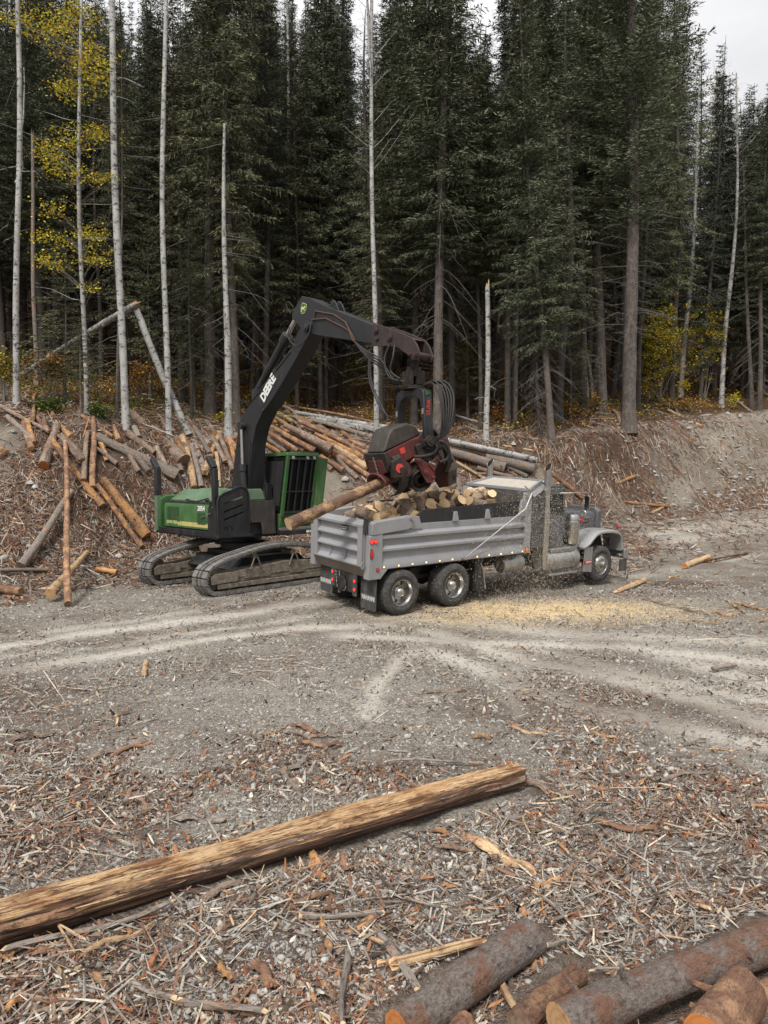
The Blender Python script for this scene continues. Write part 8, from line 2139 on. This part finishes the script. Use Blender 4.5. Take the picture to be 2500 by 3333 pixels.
bush('brown-orange shrub left of the boom foot', 585, 770, 36, 40, 60, {'brown': .8, 'orange': .5, 'yellow': .3, 'green': .3})
bush('orange brush at the feet of the left birches', 300, 815, 60, 28, 60, {'orange': .8, 'brown': .8, 'yellow': .15})
bush('orange brush under the leftmost conifer', 110, 800, 60, 34, 70, {'orange': .7, 'brown': .8, 'green': .3})
bush('orange shrub at the foot of the straight grey spruce', 1290, 875, 30, 16, 40, {'orange': 1, 'yellow': .4, 'green': .3})
bush('orange-yellow shrub right of the leaning spruce foot', 1225, 888, 30, 14, 36, {'orange': 1, 'yellow': .3, 'brown': .5})
bush('reddish low shrub by the tall narrow spruce foot', 1085, 900, 34, 16, 34, {'orange': .6, 'brown': 1, 'red': .2})
bush('orange ground shrub right of the thickest trunk', 1465, 875, 55, 12, 50, {'orange': .9, 'brown': .6, 'green': .4, 'yellow': .3})
bush('small yellow shrub by the foot of the flaking birch', 478, 905, 9, 10, 10, {'yellow': 1, 'green': .3}, stems=3)
bush('dark green fern clump under the yellow birch', 110, 880, 40, 16, 60, {'green': 1}, per=16)
bush('green fern clump above the red-brown log', 215, 890, 24, 12, 34, {'green': 1}, per=16)
bush('yellow-green brush at the left edge behind the birch', 12, 800, 22, 34, 36, {'yellow': .5, 'green': .8, 'orange': .3})
bush('thin yellow leaves high behind the tall narrow spruce', 1035, 240, 26, 60, 40, {'yellow': .9, 'green': .2}) if False else None
# yellow treetops far back, against the sky
for cx, y0, y1, wx, lab in ((1040, 150, 330, 22, 'yellow-leaved birch top behind the tall narrow spruce'), (1545, 150, 330, 20, 'yellow-leaved birch top between the slim birches')):
    b = ground_at(cx / .6636, 840 / .6636); Y = b.y + 5; b = Vector((at_depth(cx / .6636, 500, Y).x, Y, 0)); b.z = hz(b.x, b.y)
    H = at_depth(cx / .6636, y0 / .6636, Y).z - b.z; root = thing('yellow_birch_tree', lab, 'birch', b)
    obj('trunk', trunk_mesh(900 + cx, H, .12, .03, BIL, 30, lz=(H * .5, H), llen=(.5, 1.5), droop=-.5), root)
    r = np.random.default_rng(cx); zt = at_depth(cx / .6636, y1 / .6636, Y).z - b.z
    c = np.stack([r.normal(0, wx / .6636 / FPX * Y * .55, 70), r.normal(0, .6, 70), r.uniform(zt, H, 70)], 1)
    obj('crown', leafy('crown', r, c, 12, np.array([.25, .25, .2]), (.04, .08), {'yellow': 1, 'orange': .2, 'green': .2}), root)

def undergrowth():
    r = np.random.default_rng(31); n = 260000
    Y = r.uniform(27, 66, n); X = r.uniform(-.62, .62, n) * Y
    _, t1, t2, t3 = base_height(X, Y)
    px = 1250 + FPX * X / Y
    d = np.where(t3 > 0, np.clip(t3 / 3, .15, 1), 0.0) * np.clip(.5 + 1.8 * fbm(X * .5, Y * .5, 4, 3), .03, 1)
    d = d * (1 - .5 * sstep(45, 66, Y))
    k = r.random(n) < d; X, Y, t3 = X[k], Y[k], t3[k]; n = len(X)
    h = np.abs(r.normal(0, .30, n)) * np.clip(fbm(X * .8 + 3, Y * .8, 3, 1) * 3 + .6, .15, 2)
    P = np.stack([X, Y, height(X, Y) + h + .02], 1)
    V, F = leaf_quads(P, r.uniform(.025, .06, n), r)
    mixn = fbm(X * .3, Y * .3, 3, 2)
    c = 1.25 * leafcol(r, n, {'orange': .7, 'brown': 1.0, 'yellow': .3, 'green': .25, 'red': .05}); c2 = leafcol(r, n, {'green': 1, 'yellow': .3, 'brown': .5}); g = mixn > .12; c[g] = c2[g]
    tag(obj('undergrowth', np_mesh('undergrowth', V, F, M['leaf'], c)), kind='stuff')
undergrowth()
# ------------------------------------------------------------------ sky, light, camera
SUN_EL, SUN_ROT = R_(52), R_(200)
w = bpy.data.worlds.new('World'); bpy.context.scene.world = w; w.use_nodes = True
nt = w.node_tree; bg = nt.nodes['Background']
sky = nt.nodes.new('ShaderNodeTexSky'); sky.sky_type = 'NISHITA'; sky.sun_disc = False
sky.sun_elevation = SUN_EL; sky.sun_rotation = SUN_ROT; sky.air_density = 1.0; sky.dust_density = 3.0; sky.altitude = 600
hs = nt.nodes.new('ShaderNodeHueSaturation'); hs.inputs['Saturation'].default_value = 0.22; nt.links.new(sky.outputs[0], hs.inputs['Color'])
tc = nt.nodes.new('ShaderNodeTexCoord'); mp = nt.nodes.new('ShaderNodeMapping'); mp.inputs['Scale'].default_value = (1, 1, 2.4)
nt.links.new(tc.outputs['Generated'], mp.inputs[0])
cn = noise(nt, mp.outputs[0], 2.2, 6, 0.55)
cl = mixc(nt, ramp(nt, cn, 0.32, 0.70), (6.0, 6.05, 6.3), (8.7, 8.65, 8.6))
sep = nt.nodes.new('ShaderNodeSeparateXYZ'); nt.links.new(tc.outputs['Generated'], sep.inputs[0])
gz = nt.nodes.new('ShaderNodeMath'); gz.operation = 'MULTIPLY_ADD'; gz.inputs[1].default_value = 0.95; gz.inputs[2].default_value = 0.33; gz.use_clamp = False
nt.links.new(sep.outputs['Z'], gz.inputs[0])
vm = nt.nodes.new('ShaderNodeVectorMath'); vm.operation = 'SCALE'; nt.links.new(mixc(nt, 0.82, hs.outputs[0], cl), vm.inputs[0]); nt.links.new(gz.outputs[0], vm.inputs['Scale'])
nt.links.new(vm.outputs[0], bg.inputs['Color'])   # an overcast sky is about three times as bright overhead as at the horizon
bg.inputs['Strength'].default_value = 0.082
sun = bpy.data.lights.new('sun', 'SUN'); sun.energy = 1.5; sun.angle = R_(12); sun.color = (1.0, 0.965, 0.91)
so = bpy.data.objects.new('sun', sun); C.objects.link(so)
sd = Vector((math.sin(SUN_ROT) * math.cos(SUN_EL), math.cos(SUN_ROT) * math.cos(SUN_EL), math.sin(SUN_EL)))
so.rotation_euler = (-sd).to_track_quat('-Z', 'Y').to_euler()
cam = bpy.data.cameras.new('camera'); co_ = bpy.data.objects.new('camera', cam); C.objects.link(co_)
co_.location = (0, 0, CAMH); co_.rotation_euler = (R_(90) - PITCH, 0, 0)
cam.sensor_fit = 'VERTICAL'; cam.sensor_height = 24; cam.lens = FPX / 3333 * 24
cam.clip_end = 2000; cam.clip_start = 0.05
sc = bpy.context.scene; sc.camera = co_
sc.render.resolution_x = 768; sc.render.resolution_y = 1024
sc.view_settings.view_transform = 'Standard'; sc.view_settings.look = 'None'; sc.view_settings.exposure = EXPOSURE; sc.view_settings.gamma = 1
sc.render.engine = 'CYCLES'; sc.cycles.max_bounces = 6; sc.cycles.diffuse_bounces = 3; sc.cycles.glossy_bounces = 3
sc.cycles.use_denoising = True
sc.cycles.sample_clamp_indirect = 4
